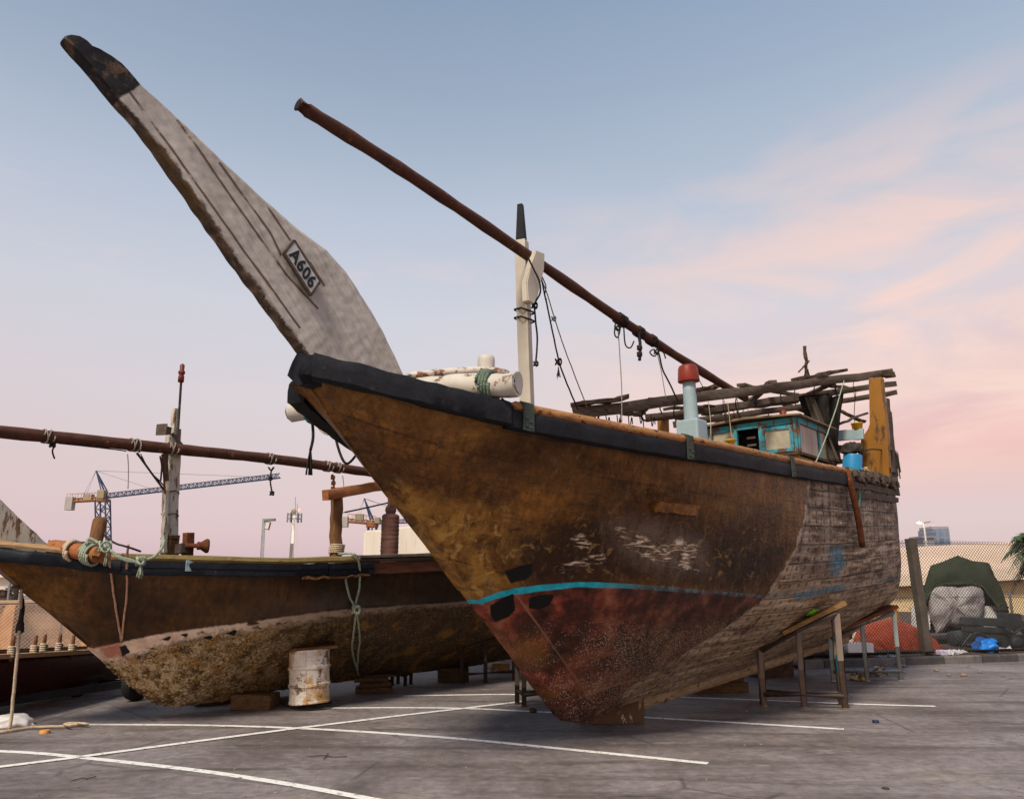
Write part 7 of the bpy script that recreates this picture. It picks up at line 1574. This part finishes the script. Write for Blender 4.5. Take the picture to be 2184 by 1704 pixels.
# cranes
def lattice(bm, p0, p1, w_, n, t_=.07, tri=False, up=(0, 0, 1), taper=1.0):
    p0, p1 = Vector(p0), Vector(p1); d, sx_, uz = axes(p1-p0, up); off = ([(-.5, 0), (.5, 0), (0, 1)] if tri else [(-.5, -.5), (.5, -.5), (.5, .5), (-.5, .5)]); m = len(off)
    C_ = lambda f, k: p0.lerp(p1, f)+(sx_*off[k][0]+uz*off[k][1])*w_*(1+(taper-1)*f)
    def st(a, b, tt): dd, aa, b_ = axes(b-a); V = [[bm.verts.new(e+(aa*i+b_*j)*tt/2) for i, j in ((-1, -1), (1, -1), (1, 1), (-1, 1))] for e in (a, b)]; [bm.faces.new((V[0][q], V[0][(q+1) % 4], V[1][(q+1) % 4], V[1][q])) for q in range(4)]
    for k in range(m): st(C_(0, k), C_(1, k), t_)
    for i in range(n):
        for k in range(m):
            k2 = (k+1) % m; a, b = (k, k2) if i % 2 else (k2, k); st(C_(i/n, a), C_((i+1)/n, b), t_*.6)
            if i % 1 == 0: st(C_(i/n, k), C_(i/n, k2), t_*.5)
def crane(Yk, tower, cabx, jib, cj, cw, apex, apf, pend, back, label, n_j):
    P = lambda x, y, dy=0: at(x, y, Yk+dy); tb_, tt = P(*tower[0]), P(*tower[1]); base = Vector((tb_.x, Yk, 0)); cr = thing('tower_crane', label, 'crane', base, 0, 'tower cranes on the skyline')
    sc = Yk/150
    bm = BM(); lattice(bm, base, tt, tower[2], int(tt.z/1.6/sc), .22*sc); part('tower_mast', bm, M['crane_blue'], cr, world=True)
    bm = BM(); a, b = P(cabx[0], cabx[3]), P(cabx[2], cabx[1]); box(bm, ((a.x+b.x)/2, Yk-.4*sc, (a.z+b.z)/2), (b.x-a.x, 1.6*sc, b.z-a.z), None, .1); part('cab', bm, M['cab'], cr, world=True)
    bm = BM(); lathe(bm, tt+Vector((0, 0, -.35*sc)), (0, 0, 1), [(0, 1.2*sc), (.5*sc, 1.2*sc), (.5*sc, 1.0*sc), (.9*sc, 1.0*sc)], 16); part('slewing_ring', bm, M['crane_orange'], cr, world=True)
    bm = BM(); lattice(bm, P(*jib[0]), P(*jib[1]), jib[2], n_j, .16*sc, True); part('jib', bm, M['crane_blue'], cr, world=True)
    bm = BM(); lattice(bm, P(*cj[0]), P(*cj[1]), .7*sc, 10, .16*sc); a, b = P(*cj[0]), P(*cj[1]); bar(bm, a+Vector((0, 0, -.2*sc)), b+Vector((0, 0, -.2*sc)), 1.2*sc, .22*sc); part('counter_jib', bm, M['crane_orange'], cr, world=True)
    bm = BM()
    for s_ in (-.55, .55): bar(bm, a+Vector((0, s_*sc, 1.25*sc)), b+Vector((0, s_*sc, 1.25*sc)), .05*sc, .05*sc); [bar(bm, a.lerp(b, f)+Vector((0, s_*sc, .3*sc)), a.lerp(b, f)+Vector((0, s_*sc, 1.25*sc)), .05*sc, .05*sc, (1, 0, 0)) for f in np.linspace(0, 1, 7)]
    part('handrail', bm, M['crane_orange'], cr, world=True)
    bm = BM(); a, b = P(cw[0], cw[3]), P(cw[2], cw[1]); box(bm, ((a.x+b.x)/2, Yk, (a.z+b.z)/2), (b.x-a.x, 1.3*sc, b.z-a.z), None, .05); part('counterweight', bm, M['crane_grey'], cr, world=True)
    bm = BM(); a = P(cw[2]+30*(1/sc), cw[1]+1); box(bm, a, (1.6*sc, 1.1*sc, 1.2*sc), None, .05); part('winch_house', bm, M['cab'], cr, world=True)
    bm = BM(); ap = P(*apex)
    for s_ in (-.6, .6): bar(bm, P(apf[0], apf[1])+Vector((0, s_*sc, 0)), ap, .22*sc, .22*sc)
    for s_ in (-.6, .6): bar(bm, P(apf[0]-6, apf[1])+Vector((0, s_*sc, 0)), ap, .14*sc, .14*sc)
    part('apex_frame', bm, M['crane_blue'], cr, world=True)
    for q in pend: bm = BM(); tube(bm, [ap, P(*q)], .05*sc, 5); part('pendant_line', bm, M['galv'], cr, world=True)
    for q in back: bm = BM(); tube(bm, [ap, P(*q)], .045*sc, 5); part('back_stay', bm, M['galv'], cr, world=True)
    return cr
crane(150, ((219, 1300), (219, 1066), 1.9), (212, 1046, 229, 1064), ((226, 1062), (597, 1019), .85), ((145, 1068), (216, 1064)), (140, 1060, 159, 1088), (205, 1004), (225, 1046), ((325, 1043), (577, 1018)), ((178, 1056), (184, 1056)), 'tower crane at left with its whole blue jib in view', 44)
crane(190, ((794, 1300), (794, 1120), 1.9), (801, 1104, 812, 1117), ((806, 1117), (930, 1113), .85), ((742, 1110), (800, 1115)), (729, 1102, 743, 1124), (777, 1063), (796, 1108), ((870, 1098), (930, 1110)), ((760, 1105), (766, 1106)), 'smaller tower crane seen behind the brown deck post', 16)
# things resting on the near dhow
def bq(x, y, b): return B1.w(B1.q(x, y, b))
c = B1.w(B1.r(1815, 1012, 7.55)); t_ = B1.w(B1.r(1817, 968, 7.55)); bm = BM(); lathe(bm, c+Vector((0, 0, -.12)), t_-c, [(0, .15), (.02, .165), (.18, .17), (.2, .178), (.24, .178), (.26, .17), ((t_-c).length+.08, .165), ((t_-c).length+.11, .15), ((t_-c).length+.115, .10)], 22); solo('plastic_drum', bm, M['blue_plastic'], 'blue plastic drum on the stern quarter of the large dhow', 'drum', autos=math.radians(40))
bm = BM(); heap(bm, t_+Vector((0.0, .0, .02)), .17, .15, .20, 6, 14, .4); jitter(bm, .03, 6); solo('black_bundle', bm, M['tarp_dark'], 'black bundle lying on the blue plastic drum', 'bundle', smooth=True)
c = B1.w(B1.r(1829, 918, 7.95)); bm = BM(); lathe(bm, c, (0, 0, 1), [(0, .085), (.12, .1), (.125, .11), (.14, .11)], 16); solo('bucket', bm, M['yellow_plastic'], 'small yellow bucket on the poop board by the stern timber', 'bucket', smooth=True)
bq0, bq1, bq2 = B1.q(1552, 858, .1), B1.q(1560, 930, .1), B1.q(1566, 952, .1)
lb = thing('hanging_lamp', 'white bulb hanging on a cord under the awning with a yellow shade', 'lamp', B1.w(bq2)); lbw = lambda p: B1.w(p)
bm = BM(); tube(bm, [lbw(bq0), lbw(bq1), lbw(bq2)+Vector((0, 0, .04))], .007, 5); part('cord', bm, M['rope_tan'], lb, world=True)
bm = BM(); lathe(bm, lbw(bq2)+Vector((0, 0, .05)), (0, 0, -1), [(0, .02), (.05, .022), (.055, .02), (.08, .03), (.12, .045), (.16, .04), (.185, .02), (.19, .005)], 14); part('bulb', bm, M['bulb'], lb, True, world=True)
bm = BM(); lathe(bm, lbw(B1.q(1558, 938, .12))+Vector((0, 0, 0)), (0, 0, -1), [(0, .10), (.02, .10), (.04, .06), (.14, .03), (.2, .025)], 14); part('shade', bm, M['yellow_plastic'], lb, True, world=True)
for k, (x, y, x2, y2) in enumerate(((1510, 850, 1516, 930), (1545, 855, 1549, 900), (1572, 850, 1574, 890))):
    rope(B1, [(x, y, .15), ((x+x2)/2+2, (y+y2)/2, .15), (x2, y2, .15)], .006, 'rope_tan' if k == 0 else 'rope_dark', ['pale string hanging left of the bulb under the awning', 'dark string hanging just left of the bulb cord', 'dark string hanging right of the bulb cord'][k])
for k in range(5):
    x = 1292+k*24; rope(B1, [(x, 885, .5), (x+3, 903+k % 3*6, .5), (x+7, 890, .5), (x+9, 905+k % 2*10, .5)], .008, 'rope_dark', 'black tangled line under the awning front, %s along' % ['nearest the corner post', 'second from the corner post', 'midway between the ochre posts', 'close to the second ochre post', 'just before the second ochre post'][k])
